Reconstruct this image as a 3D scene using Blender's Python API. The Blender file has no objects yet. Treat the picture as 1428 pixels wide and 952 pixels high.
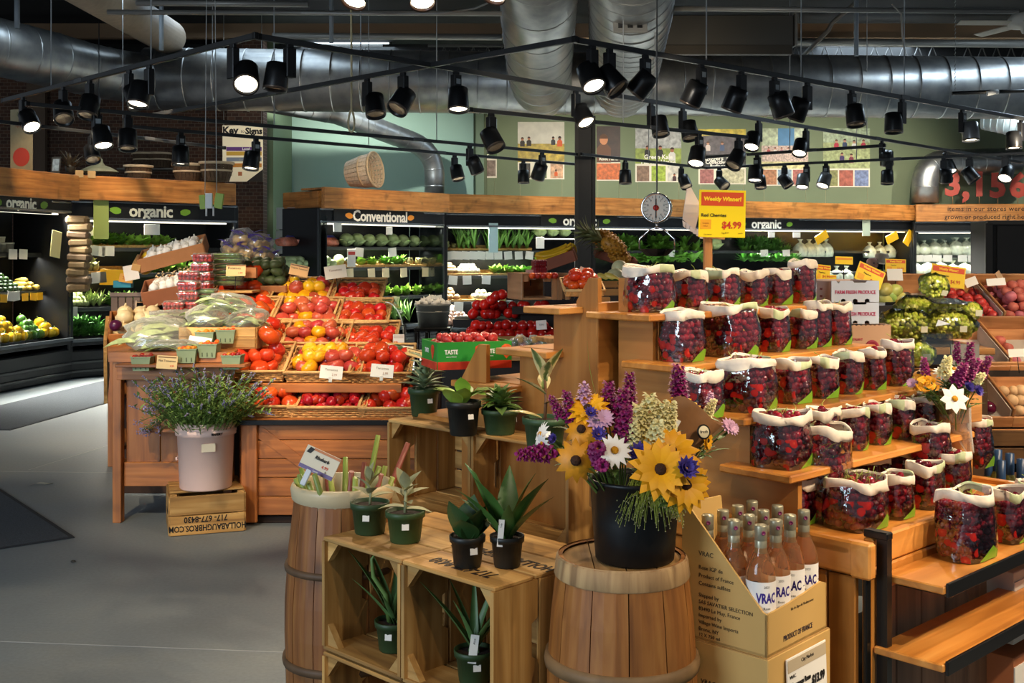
import bpy, math, random
from mathutils import Matrix, Vector, Euler
RN = random.Random(11)
S = bpy.context.scene; COL = S.collection
F = 1550.0; EYE = 1.56; CX = 714.0; CY = 352.0     # focal length and horizon of the 1428x952 photograph
PI = math.pi

# ---------------------------------------------------------------- camera, world, exposure
cd = bpy.data.cameras.new('camera'); cam = bpy.data.objects.new('camera', cd); COL.objects.link(cam)
cd.sensor_width = 36.0; cd.lens = F/1428*36.0; cd.shift_y = -124.0/1428
cd.clip_start = .05; cd.clip_end = 200
cam.location = (0, 0, EYE); cam.rotation_euler = (PI/2, 0, 0); S.camera = cam
w = bpy.data.worlds.new('world'); S.world = w; w.use_nodes = True
bg = w.node_tree.nodes['Background']; bg.inputs[0].default_value = (.80, .90, 1.0, 1); bg.inputs[1].default_value = .17
S.view_settings.view_transform = 'Standard'; S.view_settings.look = 'None'
S.view_settings.exposure = 0.45; S.view_settings.gamma = 1.0; S.view_settings.use_curve_mapping = False
S.cycles.transparent_max_bounces = 24; S.cycles.max_bounces = 8
S.cycles.sample_clamp_indirect = 4.0

def area(name, loc, aim, sx, sy, watts, col=(1, 1, 1), spread=PI):
    l = bpy.data.lights.new(name, 'AREA'); l.shape = 'RECTANGLE'; l.size = sx; l.size_y = sy; l.energy = watts; l.color = col; l.spread = spread
    o = bpy.data.objects.new(name, l); COL.objects.link(o); o.location = loc
    o.rotation_euler = (Vector(aim)-Vector(loc)).to_track_quat('-Z', 'Y').to_euler()
    return o
def spot(name, loc, aim, watts, deg=36, col=(1, .84, .62), blend=.6, rad=.04, parent=None):
    l = bpy.data.lights.new(name, 'SPOT'); l.energy = watts; l.spot_size = math.radians(deg); l.spot_blend = blend; l.color = col; l.shadow_soft_size = rad
    o = bpy.data.objects.new(name, l); COL.objects.link(o); o.location = loc
    o.rotation_euler = (Vector(aim)-Vector(loc)).to_track_quat('-Z', 'Y').to_euler()
    return o
WARM = (1, .80, .56)
# the shop front behind the camera on the left lets daylight in over the floor
area('shop_front_daylight', (-5.5, -1.5, 2.4), (-2.6, 6, 0), 3.5, 2.4, 240, (.70, .85, 1.0))
# track lamps of the rows above and behind the frame, plus added fill spots
for i, (x, y, ax, ay, az, p, d) in enumerate([
    (2.6, 1.2, 1.35, 3.3, 1.1, 220, 46), (3.4, 2.2, 1.6, 3.5, 1.1, 250, 44), (1.6, 5.6, 1.25, 3.9, 1.3, 140, 40), (3.4, 3.4, 1.9, 3.7, .9, 210, 46), (2.2, 1.9, .05, 3.8, 1.0, 130, 28),
    (-.2, 6.2, -.9, 6.9, 1.0, 60, 40), (-2.3, 3.2, -1.75, 6.2, .55, 260, 24), (-.6, 9.0, -.75, 10.6, .95, 130, 44), (2.6, 3.2, 1.95, 5.2, 1.2, 260, 34),  # bucket, mushroom tub and grape spots here are added, without a fixture
    (-.6, 4.4, -1.3, 6.9, .95, 165, 32), (-2.0, 4.6, -1.6, 6.9, 1.0, 150, 30), (-1.2, 3.9, -.8, 6.8, .9, 105, 30), (-3.4, 5.0, -2.4, 7.2, 1.1, 240, 32), (-2.6, 4.2, -2.1, 7.4, 1.2, 200, 28),
    (1.0, 6.4, .1, 4.3, 1.1, 180, 38), (-1.0, 5.6, -.1, 3.3, .75, 120, 34), (.4, 6.4, .6, 3.3, .8, 60, 38), (1.5, 4.6, .0, 3.1, .7, 80, 30),
    (1.6, .2, .75, 2.7, .8, 120, 34), (-.6, 1.6, -.2, 3.4, .8, 60, 40),
    (4.4, 4.4, 3.3, 7.3, 1.1, 260, 40), (3.2, 3.8, 2.6, 6.0, 1.2, 200, 36), (2.4, 8.6, 1.0, 6.6, 1.1, 150, 44), (5.4, 4.2, 4.0, 7.5, 1.0, 200, 40)]):
    spot('overhead_spot', (x, y, 3.3), (ax, ay, az), p, d, WARM)

# ---------------------------------------------------------------- helpers
def P(px, py, Y): return Vector(((px-CX)/F*Y, Y, EYE-(py-CY)/F*Y))
def FZ(px, py, z=0.0):
    Y = F*(EYE-z)/(py-CY); return Vector(((px-CX)/F*Y, Y, z))
def ZZ(py, Y): return EYE-(py-CY)/F*Y
ORD = 'zeroth first second third fourth fifth sixth seventh eighth ninth tenth eleventh twelfth thirteenth fourteenth fifteenth sixteenth seventeenth eighteenth nineteenth twentieth'.split()
def ordw(n):
    if n <= 20: return ORD[n]
    t = {2: 'twenty', 3: 'thirty', 4: 'forty', 5: 'fifty', 6: 'sixty'}[n//10]
    return t+'-'+ORD[n % 10] if n % 10 else t[:-1]+'ieth'

def newmat(name):
    m = bpy.data.materials.new(name); m.use_nodes = True
    nt = m.node_tree; b = nt.nodes['Principled BSDF']
    return m, nt, b
def N(nt, t, **k):
    n = nt.nodes.new(t)
    for a, v in k.items():
        if a.startswith('i_'): n.inputs[a[2:].replace('_', ' ')].default_value = v
        else: setattr(n, a, v)
    return n
def ramp(nt, stops):
    r = nt.nodes.new('ShaderNodeValToRGB'); e = r.color_ramp.elements
    while len(e) < len(stops): e.new(.5)
    for x, (p, c) in zip(e, stops): x.position = p; x.color = (*c, 1)
    return r
def srgb(h):
    h = h.lstrip('#'); c = [int(h[i:i+2], 16)/255 for i in (0, 2, 4)]
    return tuple(v/12.92 if v <= .04045 else ((v+.055)/1.055)**2.4 for v in c)
_M = {}
def C(hexcol, rough=.55, var=.0, metal=0.0, spec=.5, scale=12, bump=0.0, emit=0, trans=0, rnd=0.0, coat=0.0, ior=1.45, hue=0.0):
    """plain or mottled colour; var: noise amount, rnd: per-object value shift"""
    k = (hexcol, rough, var, metal, spec, scale, bump, emit, trans, rnd, coat, ior, hue)
    if k in _M: return _M[k]
    m, nt, b = newmat('surface_'+hexcol.strip('#')); c = srgb(hexcol)
    b.inputs['Roughness'].default_value = rough; b.inputs['Metallic'].default_value = metal
    b.inputs['Specular IOR Level'].default_value = spec; b.inputs['Base Color'].default_value = (*c, 1)
    b.inputs['Coat Weight'].default_value = coat; b.inputs['IOR'].default_value = ior
    b.inputs['Transmission Weight'].default_value = trans
    L = nt.links.new
    if emit:
        b.inputs['Emission Color'].default_value = (*c, 1); b.inputs['Emission Strength'].default_value = emit
    if var or bump:
        tc = N(nt, 'ShaderNodeTexCoord'); nz = N(nt, 'ShaderNodeTexNoise'); nz.inputs['Scale'].default_value = scale; nz.inputs['Detail'].default_value = 4
        L(tc.outputs['Object'], nz.inputs['Vector'])
        if var:
            r = ramp(nt, [(.28, tuple(v*(1-var) for v in c)), (.72, tuple(min(1, v*(1+var)) for v in c))]); L(nz.outputs['Fac'], r.inputs['Fac'])
            src = r.outputs['Color']
        if bump:
            bp = N(nt, 'ShaderNodeBump'); bp.inputs['Strength'].default_value = bump; bp.inputs['Distance'].default_value = .01
            L(nz.outputs['Fac'], bp.inputs['Height']); L(bp.outputs['Normal'], b.inputs['Normal'])
    if not var:
        rgb = N(nt, 'ShaderNodeRGB'); rgb.outputs[0].default_value = (*c, 1); src = rgb.outputs[0]
    if rnd or hue:
        oi = N(nt, 'ShaderNodeObjectInfo'); hs = N(nt, 'ShaderNodeHueSaturation'); mr = N(nt, 'ShaderNodeMapRange')
        mr.inputs['To Min'].default_value = 1-rnd; mr.inputs['To Max'].default_value = 1+rnd
        L(oi.outputs['Random'], mr.inputs['Value']); L(mr.outputs['Result'], hs.inputs['Value']); L(src, hs.inputs['Color'])
        if hue:
            m2 = N(nt, 'ShaderNodeMapRange'); m2.inputs['To Min'].default_value = .5-hue; m2.inputs['To Max'].default_value = .5+hue
            mul = N(nt, 'ShaderNodeMath', operation='MULTIPLY'); mul.inputs[1].default_value = 7.31; fr = N(nt, 'ShaderNodeMath', operation='FRACT')
            L(oi.outputs['Random'], mul.inputs[0]); L(mul.outputs[0], fr.inputs[0]); L(fr.outputs[0], m2.inputs['Value']); L(m2.outputs['Result'], hs.inputs['Hue'])
        src = hs.outputs['Color']
    if var or rnd or hue: L(src, b.inputs['Base Color'])
    _M[k] = m; return m
def W(dark, mid, light, axis='x', rough=.55, knots=True, coat=0.0, scale=1.0):
    """wood: stretched grain along one local axis, each board with its own offset"""
    k = ('wood', dark, mid, light, axis, rough, coat, scale)
    if k in _M: return _M[k]
    m, nt, b = newmat('wood_'+mid.strip('#')+'_'+axis); L = nt.links.new
    tc = N(nt, 'ShaderNodeTexCoord'); oi = N(nt, 'ShaderNodeObjectInfo'); mp = N(nt, 'ShaderNodeMapping')
    sc = {'x': (1.6, 26, 26), 'y': (26, 1.6, 26), 'z': (26, 26, 1.6)}[axis]; mp.inputs['Scale'].default_value = tuple(v*scale for v in sc)
    cm = N(nt, 'ShaderNodeCombineXYZ'); ml = N(nt, 'ShaderNodeMath', operation='MULTIPLY'); ml.inputs[1].default_value = 37.0
    L(oi.outputs['Random'], ml.inputs[0])
    for i in range(3): L(ml.outputs[0], cm.inputs[i])
    L(tc.outputs['Object'], mp.inputs['Vector']); L(cm.outputs[0], mp.inputs['Location'])
    nz = N(nt, 'ShaderNodeTexNoise'); nz.inputs['Scale'].default_value = 1.0; nz.inputs['Detail'].default_value = 5; nz.inputs['Distortion'].default_value = .6
    L(mp.outputs[0], nz.inputs['Vector'])
    r = ramp(nt, [(.25, srgb(dark)), (.5, srgb(mid)), (.75, srgb(light))]); L(nz.outputs['Fac'], r.inputs['Fac'])
    # blotches and knots
    n2 = N(nt, 'ShaderNodeTexNoise'); n2.inputs['Scale'].default_value = 5.0*scale; n2.inputs['Detail'].default_value = 2
    ad = N(nt, 'ShaderNodeVectorMath', operation='ADD'); L(tc.outputs['Object'], ad.inputs[0]); L(cm.outputs[0], ad.inputs[1]); L(ad.outputs[0], n2.inputs['Vector'])
    kr = ramp(nt, [(.28, (.35, .35, .35)), (.42, (.9, .9, .9)), (.7, (1.12, 1.12, 1.12))]); L(n2.outputs['Fac'], kr.inputs['Fac'])
    mx = N(nt, 'ShaderNodeMix', data_type='RGBA', blend_type='MULTIPLY'); mx.inputs['Factor'].default_value = .75
    L(r.outputs[0], mx.inputs[6]); L(kr.outputs[0], mx.inputs[7])
    hs = N(nt, 'ShaderNodeHueSaturation'); mr = N(nt, 'ShaderNodeMapRange'); mr.inputs['To Min'].default_value = .78; mr.inputs['To Max'].default_value = 1.18
    L(oi.outputs['Random'], mr.inputs['Value']); L(mr.outputs['Result'], hs.inputs['Value']); L(mx.outputs[2], hs.inputs['Color']); L(hs.outputs[0], b.inputs['Base Color'])
    bp = N(nt, 'ShaderNodeBump'); bp.inputs['Strength'].default_value = .25; bp.inputs['Distance'].default_value = .004; L(nz.outputs['Fac'], bp.inputs['Height']); L(bp.outputs[0], b.inputs['Normal'])
    b.inputs['Roughness'].default_value = rough; b.inputs['Coat Weight'].default_value = coat
    _M[k] = m; return m
def film(name, tint='#ffffff', fac=.16, rough=.12, printed=False, wr=40, diff=0.0):
    """thin clear plastic: mostly see-through with glossy wrinkles, optionally printed low down"""
    k = ('film', name)
    if k in _M: return _M[k]
    m, nt, b = newmat(name); L = nt.links.new
    tr = N(nt, 'ShaderNodeBsdfTransparent'); tr.inputs[0].default_value = (*srgb(tint), 1)
    b = N(nt, 'ShaderNodeBsdfGlossy'); b.inputs['Color'].default_value = (.95, .95, .95, 1); b.inputs['Roughness'].default_value = rough
    if diff:
        g_ = b; d_ = N(nt, 'ShaderNodeBsdfTranslucent'); d2 = N(nt, 'ShaderNodeBsdfDiffuse'); d2.inputs[0].default_value = d_.inputs[0].default_value = (.95, .95, .93, 1); m0 = N(nt, 'ShaderNodeMixShader'); L(d_.outputs[0], m0.inputs[1]); L(d2.outputs[0], m0.inputs[2]); b2 = N(nt, 'ShaderNodeMixShader'); b2.inputs[0].default_value = diff; L(b.outputs[0], b2.inputs[1]); L(m0.outputs[0], b2.inputs[2])
    tc = N(nt, 'ShaderNodeTexCoord'); nz = N(nt, 'ShaderNodeTexNoise'); nz.inputs['Scale'].default_value = wr; nz.inputs['Detail'].default_value = 3; L(tc.outputs['Object'], nz.inputs['Vector'])
    bp = N(nt, 'ShaderNodeBump'); bp.inputs['Strength'].default_value = .8; bp.inputs['Distance'].default_value = .012; L(nz.outputs['Fac'], bp.inputs['Height']); L(bp.outputs[0], b.inputs['Normal'])
    lw = N(nt, 'ShaderNodeFresnel'); lw.inputs[0].default_value = 1.4; L(bp.outputs[0], lw.inputs['Normal'])
    ad = N(nt, 'ShaderNodeMath', operation='ADD', use_clamp=True); ad.inputs[1].default_value = fac*.6; L(lw.outputs[0], ad.inputs[0])
    fc = ad.outputs[0]
    mx = N(nt, 'ShaderNodeMixShader'); L(tr.outputs[0], mx.inputs[1]); L((b2 if diff else b).outputs[0], mx.inputs[2]); L(fc, mx.inputs[0])
    if printed:
        oi = N(nt, 'ShaderNodeObjectInfo')
        sp = N(nt, 'ShaderNodeSeparateXYZ'); L(tc.outputs['Object'], sp.inputs[0])
        def mth(op, a, bb, cl=False):
            n = N(nt, 'ShaderNodeMath', operation=op, use_clamp=cl)
            for i, v in enumerate((a, bb)):
                if isinstance(v, (int, float)): n.inputs[i].default_value = v
                else: L(v, n.inputs[i])
            return n.outputs[0]
        # a printed green leaf: a wedge low on the front, under z = .025 + slope
        leafz = mth('ADD', mth('MULTIPLY', mth('ABSOLUTE', mth('SUBTRACT', sp.outputs[0], .035), 0), .55), .012)
        green = mth('MULTIPLY', mth('LESS_THAN', sp.outputs[2], mth('SUBTRACT', .050, leafz)), mth('GREATER_THAN', sp.outputs[0], -.03))
        vo = N(nt, 'ShaderNodeTexVoronoi'); vo.inputs['Scale'].default_value = 30; L(tc.outputs['Object'], vo.inputs['Vector'])
        blob = mth('LESS_THAN', vo.outputs['Distance'], .42)
        diag = mth('LESS_THAN', mth('ABSOLUTE', mth('ADD', sp.outputs[0], mth('ADD', mth('MULTIPLY', sp.outputs[2], .25), .055)), 0), .020)
        red = mth('MULTIPLY', mth('MULTIPLY', blob, diag), mth('LESS_THAN', sp.outputs[2], .085))
        pc = N(nt, 'ShaderNodeMix', data_type='RGBA'); rr_ = ramp(nt, [(.0, srgb('#c04a30')), (.15, srgb('#a01c14')), (.5, srgb('#861210'))]); L(vo.outputs['Distance'], rr_.inputs[0]); L(rr_.outputs[0], pc.inputs[6]); pc.inputs[7].default_value = (*srgb('#6c9a26'), 1); L(green, pc.inputs['Factor'])
        pb_ = N(nt, 'ShaderNodeBsdfPrincipled'); pb_.inputs['Roughness'].default_value = .25; L(pc.outputs[2], pb_.inputs['Base Color'])
        any_ = mth('MULTIPLY', mth('MAXIMUM', green, red), .9)
        m3 = N(nt, 'ShaderNodeMixShader'); L(any_, m3.inputs[0]); L(mx.outputs[0], m3.inputs[1]); L(pb_.outputs[0], m3.inputs[2])
        mx = m3
    L(mx.outputs[0], nt.nodes['Material Output'].inputs[0])
    _M[k] = m; return m

class B:
    """collects faces, then becomes ONE mesh object"""
    def __init__(s): s.v = []; s.f = []; s.s = []; s.m = []
    def add(s, v, f, sm=False, M=None, mi=0):
        o = len(s.v)
        s.v += [tuple(M @ Vector(p)) for p in v] if M is not None else [tuple(p) for p in v]
        s.f += [tuple(i+o for i in q) for q in f]; s.s += [sm]*len(f); s.m += [mi]*len(f); return s
    def box(s, c, d, M=None, ch=0.0, mi=0):
        hx, hy, hz = d[0]/2, d[1]/2, d[2]/2; cx, cy, cz = c
        if not ch:
            v = [(cx+x*hx, cy+y*hy, cz+z*hz) for x in (-1, 1) for y in (-1, 1) for z in (-1, 1)]
            f = [(0, 1, 3, 2), (4, 6, 7, 5), (0, 4, 5, 1), (2, 3, 7, 6), (0, 2, 6, 4), (1, 5, 7, 3)]
            return s.add(v, f, False, M, mi)
        ch = min(ch, hx*.9, hy*.9, hz*.9); v = []; ix = {}
        for x in (-1, 1):
            for y in (-1, 1):
                for z in (-1, 1):
                    for a in range(3):
                        q = [hx-ch, hy-ch, hz-ch]; q[a] = (hx, hy, hz)[a]
                        ix[x, y, z, a] = len(v); v.append((cx+x*q[0], cy+y*q[1], cz+z*q[2]))
        f = []
        for a in range(3):
            b_, c_ = (a+1) % 3, (a+2) % 3
            for sg in (-1, 1):
                q = []
                for u, w_ in ((-1, -1), (1, -1), (1, 1), (-1, 1)):
                    k = [0, 0, 0]; k[a] = sg; k[b_] = u; k[c_] = w_; q.append(ix[k[0], k[1], k[2], a])
                f.append(tuple(q if sg > 0 else q[::-1]))
            for u in (-1, 1):
                for w_ in (-1, 1):
                    q = []
                    for t, fa in ((-1, b_), (1, b_), (1, c_), (-1, c_)):
                        k = [0, 0, 0]; k[a] = t; k[b_] = u; k[c_] = w_; q.append(ix[k[0], k[1], k[2], fa])
                    f.append(tuple(q if u*w_ > 0 else q[::-1]))
        for x in (-1, 1):
            for y in (-1, 1):
                for z in (-1, 1):
                    q = [ix[x, y, z, a] for a in range(3)]; f.append(tuple(q if x*y*z > 0 else q[::-1]))
        return s.add(v, f, False, M, mi)
    def prism(s, out, t0, t1, M=None, mi=0):
        """outline in local x,y extruded from z=t0 to t1"""
        n = len(out); v = [(x, y, t0) for x, y in out]+[(x, y, t1) for x, y in out]
        f = [tuple(range(n))[::-1], tuple(range(n, 2*n))]+[(i, (i+1) % n, n+(i+1) % n, n+i) for i in range(n)]
        return s.add(v, f, False, M, mi)
    def tube(s, pts, r, n=8, caps=True, mi=0, M=None):
        pts = [Vector(p) for p in pts]; k = len(pts); rs = r if isinstance(r, (list, tuple)) else [r]*k; v = []; ref = None
        for i, p in enumerate(pts):
            t = (pts[min(i+1, k-1)]-pts[max(i-1, 0)]).normalized()
            if ref is None: ref = Vector((0, 0, 1)) if abs(t.z) < .9 else Vector((1, 0, 0))
            a = (ref-t*ref.dot(t)).normalized(); b_ = t.cross(a); ref = a
            for j in range(n):
                q = 2*PI*j/n; v.append(p+(a*math.cos(q)+b_*math.sin(q))*rs[i])
        f = [(i*n+j, i*n+(j+1) % n, (i+1)*n+(j+1) % n, (i+1)*n+j) for i in range(k-1) for j in range(n)]
        s.add(v, f, True, M, mi)
        if caps:
            o = len(s.v)-len(v); s.f += [tuple(o+j for j in range(n))[::-1], tuple(o+(k-1)*n+j for j in range(n))]; s.s += [False]*2; s.m += [mi]*2
        return s
    def lathe(s, prof, n=20, M=None, mi=0, cap0=False, cap1=False, sm=True):
        k = len(prof); v = [(r*math.cos(2*PI*j/n), r*math.sin(2*PI*j/n), z) for r, z in prof for j in range(n)]
        f = [(i*n+j, i*n+(j+1) % n, (i+1)*n+(j+1) % n, (i+1)*n+j) for i in range(k-1) for j in range(n)]
        s.add(v, f, sm, M, mi); o = len(s.v)-len(v)
        if cap0: s.f.append(tuple(o+j for j in range(n))[::-1]); s.s.append(False); s.m.append(mi)
        if cap1: s.f.append(tuple(o+(k-1)*n+j for j in range(n))); s.s.append(False); s.m.append(mi)
        return s
    def sph(s, c=(0, 0, 0), r=(1, 1, 1), nu=10, nv=6, M=None, mi=0, fn=None):
        if isinstance(r, (int, float)): r = (r, r, r)
        v = []
        for i in range(nv+1):
            th = PI*i/nv
            for j in range(nu):
                ph = 2*PI*j/nu; p = (math.sin(th)*math.cos(ph), math.sin(th)*math.sin(ph), -math.cos(th))
                k = fn(th, ph) if fn else 1
                v.append((c[0]+p[0]*r[0]*k, c[1]+p[1]*r[1]*k, c[2]+p[2]*r[2]*k))
        f = [(i*nu+j, i*nu+(j+1) % nu, (i+1)*nu+(j+1) % nu, (i+1)*nu+j) for i in range(nv) for j in range(nu)]
        return s.add(v, f, True, M, mi)
    def leaf(s, L=.1, Wd=.03, n=6, bend=.3, fold=.25, M=None, mi=0, tip=1.0, base=.15):
        """a leaf along +x, bending down, folded along its midrib"""
        v = []; 
        for i in range(n+1):
            t = i/n; x = L*math.sin(min(1.5, t*abs(bend)+1e-6))/abs(bend) if bend else L*t; z = -L*(1-math.cos(t*bend))/bend if bend else 0
            wd = Wd*.5*(max(0, math.sin(PI*(base+(1-base)*t)**tip))) if 0 < t < 1 else (Wd*.5*math.sin(PI*base**tip) if t == 0 else .0004)
            for q in (-1, 0, 1): v.append((x, q*wd, z+abs(q)*fold*wd))
        f = [(i*3+j, (i+1)*3+j, (i+1)*3+j+1, i*3+j+1) for i in range(n) for j in range(2)]
        return s.add(v, f, True, M, mi)
    def mesh(s, name, mats):
        me = bpy.data.meshes.new(name); me.from_pydata(s.v, [], s.f)
        for m in (mats if isinstance(mats, (list, tuple)) else [mats]): me.materials.append(m)
        me.polygons.foreach_set('use_smooth', s.s); me.polygons.foreach_set('material_index', s.m); me.update(); return me
    def make(s, name, mats, parent=None, loc=(0, 0, 0), rot=(0, 0, 0), **k):
        return put(s.mesh(name, mats), name, parent, loc, rot, **k)
def put(me, name, parent=None, loc=(0, 0, 0), rot=(0, 0, 0), scale=None, label=None, cat=None, group=None, kind=None):
    o = bpy.data.objects.new(name, me); COL.objects.link(o); o.parent = parent
    o.location = loc
    if isinstance(rot, Matrix): o.rotation_euler = rot.to_euler()
    else: o.rotation_euler = rot
    if scale is not None: o.scale = (scale,)*3 if isinstance(scale, (int, float)) else scale
    return tag(o, label, cat, group, kind)
def tag(o, label=None, cat=None, group=None, kind=None):
    if label: o['label'] = label
    if cat: o['category'] = cat
    if group: o['group'] = group
    if kind: o['kind'] = kind
    return o
def thing(name, label, cat, loc=(0, 0, 0), rz=0, group=None, rot=None):
    o = bpy.data.objects.new(name, None); COL.objects.link(o); o.location = loc; o.empty_display_size = .05
    o.rotation_euler = (0, 0, rz) if rot is None else (rot.to_euler() if isinstance(rot, Matrix) else rot)
    return tag(o, label, cat, group)
def kids(o, _c={}): return [c for c in o.children]
def clone(root, loc, rot=None, label=None, group=None):
    r = root.copy(); COL.objects.link(r); r.location = loc
    if rot is not None: r.rotation_euler = rot
    if label: r['label'] = label
    if group: r['group'] = group
    for ch in list(root.children):
        c = ch.copy(); COL.objects.link(c); c.parent = r
        for g in list(ch.children):
            d = g.copy(); COL.objects.link(d); d.parent = c
    return r
_BX = {}
def pb(parent, name, c, d, mat, ch=.003, rot=(0, 0, 0), **k):
    """a chamfered board centred on its own origin; boards of one size share their mesh"""
    key = (tuple(round(x, 4) for x in d), ch, mat.name)
    if key not in _BX: _BX[key] = B().box((0, 0, 0), d, ch=ch).mesh(name, mat)
    return put(_BX[key], name, parent, c, rot, **k)
_fc = None
def txt(parent, s, size, mat, loc, rot=(0, 0, 0), align='CENTER', bold=0.0, ext=.0004, shear=0, sx=1.0, name='lettering', sp=1.0):
    cu = bpy.data.curves.new('t', 'FONT'); cu.body = s; cu.size = size; cu.align_x = align; cu.align_y = 'CENTER'; cu.offset = bold; cu.extrude = ext; cu.shear = shear; cu.resolution_u = 2; cu.space_character = sp
    to = bpy.data.objects.new('t', cu); me = bpy.data.meshes.new_from_object(to); bpy.data.objects.remove(to); bpy.data.curves.remove(cu)
    me.materials.clear(); me.materials.append(mat)
    return put(me, name, parent, loc, rot, scale=(sx, 1, 1))
def facing(az=0.0, tilt=0.0, roll=0.0):
    """local x right, y up, z towards the viewer; az turns about the vertical, tilt leans back, roll in its plane (degrees)"""
    r = math.radians
    return Matrix.Rotation(r(az), 3, 'Z') @ Matrix.Rotation(PI/2-r(tilt), 3, 'X') @ Matrix.Rotation(r(roll), 3, 'Z')
def sign(name, label, cat, loc, rot, w_, h_, mat, lines=(), patches=(), group=None, th=.004, stem=0):
    t = thing(name, label, cat, loc, rot=rot, group=group)
    if stem: B().tube([(0, -h_/2+.01, -.002), (0, -h_/2-stem, -.002)], .003, 5).make('card_stem', BLACKM, t)
    pb(t, 'card', (0, 0, 0), (w_, h_, th), mat, ch=.0008)
    for (x, y, pw, ph, pm) in patches: pb(t, 'printed_band', (x, y, th/2+.0006), (pw, ph, .0012), pm, ch=0)
    for ln in lines:
        s, x, y, sz, m = ln[:5]; kw = ln[5] if len(ln) > 5 else {}
        txt(t, s, sz, m, (x, y, th/2+.0016), **kw)
    return t
# the set of rotated display axes: U runs away to the right, V away to the left
TH = math.radians(47); U = Vector((math.sin(TH), math.cos(TH), 0)); V = Vector((-math.cos(TH), math.sin(TH), 0))
RZ = PI/2-TH                                    # rotation that takes local x to U, local y to V
def solve_t(px, base, d=U):
    r = (px-CX)/F; return (r*base.y-base.x)/(d.x-d.y*r)

# common materials
BLACK = C('#0d0d0e', .45); BLACKM = C('#141414', .35, spec=.4); WHITE = C('#f2f0ea', .5); INK = C('#16120f', .6); PAPER = C('#efeadd', .6)
STEEL = C('#b9bcbf', .28, metal=1.0); CHROME = C('#d8d8d8', .14, metal=1.0)
YELLOW = C('#f7d600', .5); REDP = C('#d8431a', .5); GREENT = C('#6f9a2c', .5)
PINE = lambda a: W('#8a5a2c', '#b67d43', '#cf9a5c', a)
CRATE = lambda a: W('#80592c', '#b48748', '#d2a968', a, .65)
ORANGEW = lambda a: W('#8a4f20', '#b8712f', '#d08c45', a, .42, coat=.15)
PLY = lambda a: W('#a3662a', '#bd7d38', '#cc8f49', a, .45, coat=.1, scale=.6)
BEAM = lambda a: W('#8f5526', '#bf7a38', '#d49450', a, .45)
# ================================================================ the setting
def concrete():
    m, nt, b = newmat('polished_concrete'); L = nt.links.new
    tc = N(nt, 'ShaderNodeTexCoord'); n1 = N(nt, 'ShaderNodeTexNoise'); n1.inputs['Scale'].default_value = .9; n1.inputs['Detail'].default_value = 8; n1.inputs['Roughness'].default_value = .65
    n2 = N(nt, 'ShaderNodeTexNoise'); n2.inputs['Scale'].default_value = 60; n2.inputs['Detail'].default_value = 4
    L(tc.outputs['Object'], n1.inputs['Vector']); L(tc.outputs['Object'], n2.inputs['Vector'])
    r = ramp(nt, [(.3, srgb('#6f787e')), (.5, srgb('#7d868a')), (.72, srgb('#8b8e8a'))]); L(n1.outputs['Fac'], r.inputs[0])
    r2 = ramp(nt, [(.3, (.86, .86, .86)), (.7, (1.05, 1.05, 1.05))]); L(n2.outputs['Fac'], r2.inputs[0])
    mx = N(nt, 'ShaderNodeMix', data_type='RGBA', blend_type='MULTIPLY'); mx.inputs['Factor'].default_value = .8; L(r.outputs[0], mx.inputs[6]); L(r2.outputs[0], mx.inputs[7]); L(mx.outputs[2], b.inputs['Base Color'])
    rr = ramp(nt, [(.3, (.45,)*3), (.7, (.62,)*3)]); L(n1.outputs['Fac'], rr.inputs[0]); L(rr.outputs[0], b.inputs['Roughness'])
    return m
fl = B().box((4, 12, -.05), (30, 30, .1)).make('floor', concrete(), kind='structure')
# saw-cut joints in the slab
for a, b_ in ((FZ(0, 657), FZ(330, 661)), (FZ(0, 894), FZ(420, 910)), (FZ(40, 655), FZ(160, 618))):
    d = b_-a; B().box((0, 0, 0), (d.length, .006, .0016)).make('floor_joint', C('#a9abab', .6), fl, ((a+b_)/2).to_tuple(), (0, 0, math.atan2(d.y, d.x)))
matm = C('#4b5056', .95, var=.22, scale=120, bump=.4)
for nm, c, e1, l1, e2, l2, lab in (('floor_mat', (-2.39, 6.08), (-.62, .785), 3.0, (-.785, -.62), 1.7, 'charcoal entrance mat, its pointed corner lying on the open grey floor'),
                                   ('floor_mat', (-4.40, 9.75), (.12, .993), 3.6, (-.993, .12), 1.0, 'charcoal runner mat along the black cooler of peppers and squash')):
    ex, ey = Vector((*e1, 0)), Vector((*e2, 0)); ctr = Vector((*c, 0))+ex*l1/2+ey*l2/2
    t = thing(nm, lab, 'mat', (ctr.x, ctr.y, 0), math.atan2(ex.y, ex.x))
    pb(t, 'pile', (0, 0, .004), (l1-.05, l2-.05, .008), matm, ch=.002)
    rb = C('#2d3034', .8)
    for s_ in (-1, 1):
        pb(t, 'rubber_edge', (s_*(l1/2-.012), 0, .003), (.026, l2, .006), rb, ch=.002); pb(t, 'rubber_edge', (0, s_*(l2/2-.012), .003), (l1-.05, .026, .006), rb, ch=.002)
tag(B().add([(0, 0, .001), (.05, .012, .012), (.11, .0, .004), (.16, .02, .009), (.15, .035, .002), (.08, .03, .016), (.02, .03, .001)], [(0, 1, 5, 6), (1, 2, 4, 5), (2, 3, 4)]).make('leaf_scrap', C('#b9b5a2', .7), None, FZ(38, 677, .001), (0, 0, .2)), 'pale dry leaf scrap lying on the bare grey floor', 'leaf')
tag(B().sph((0, 0, .006), (.013, .011, .006), 8, 5).make('dropped_scrap', C('#3b3833', .8), None, FZ(102, 784, .0)), 'small dark crumb of litter on the grey floor beyond the mat point', 'litter')

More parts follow.
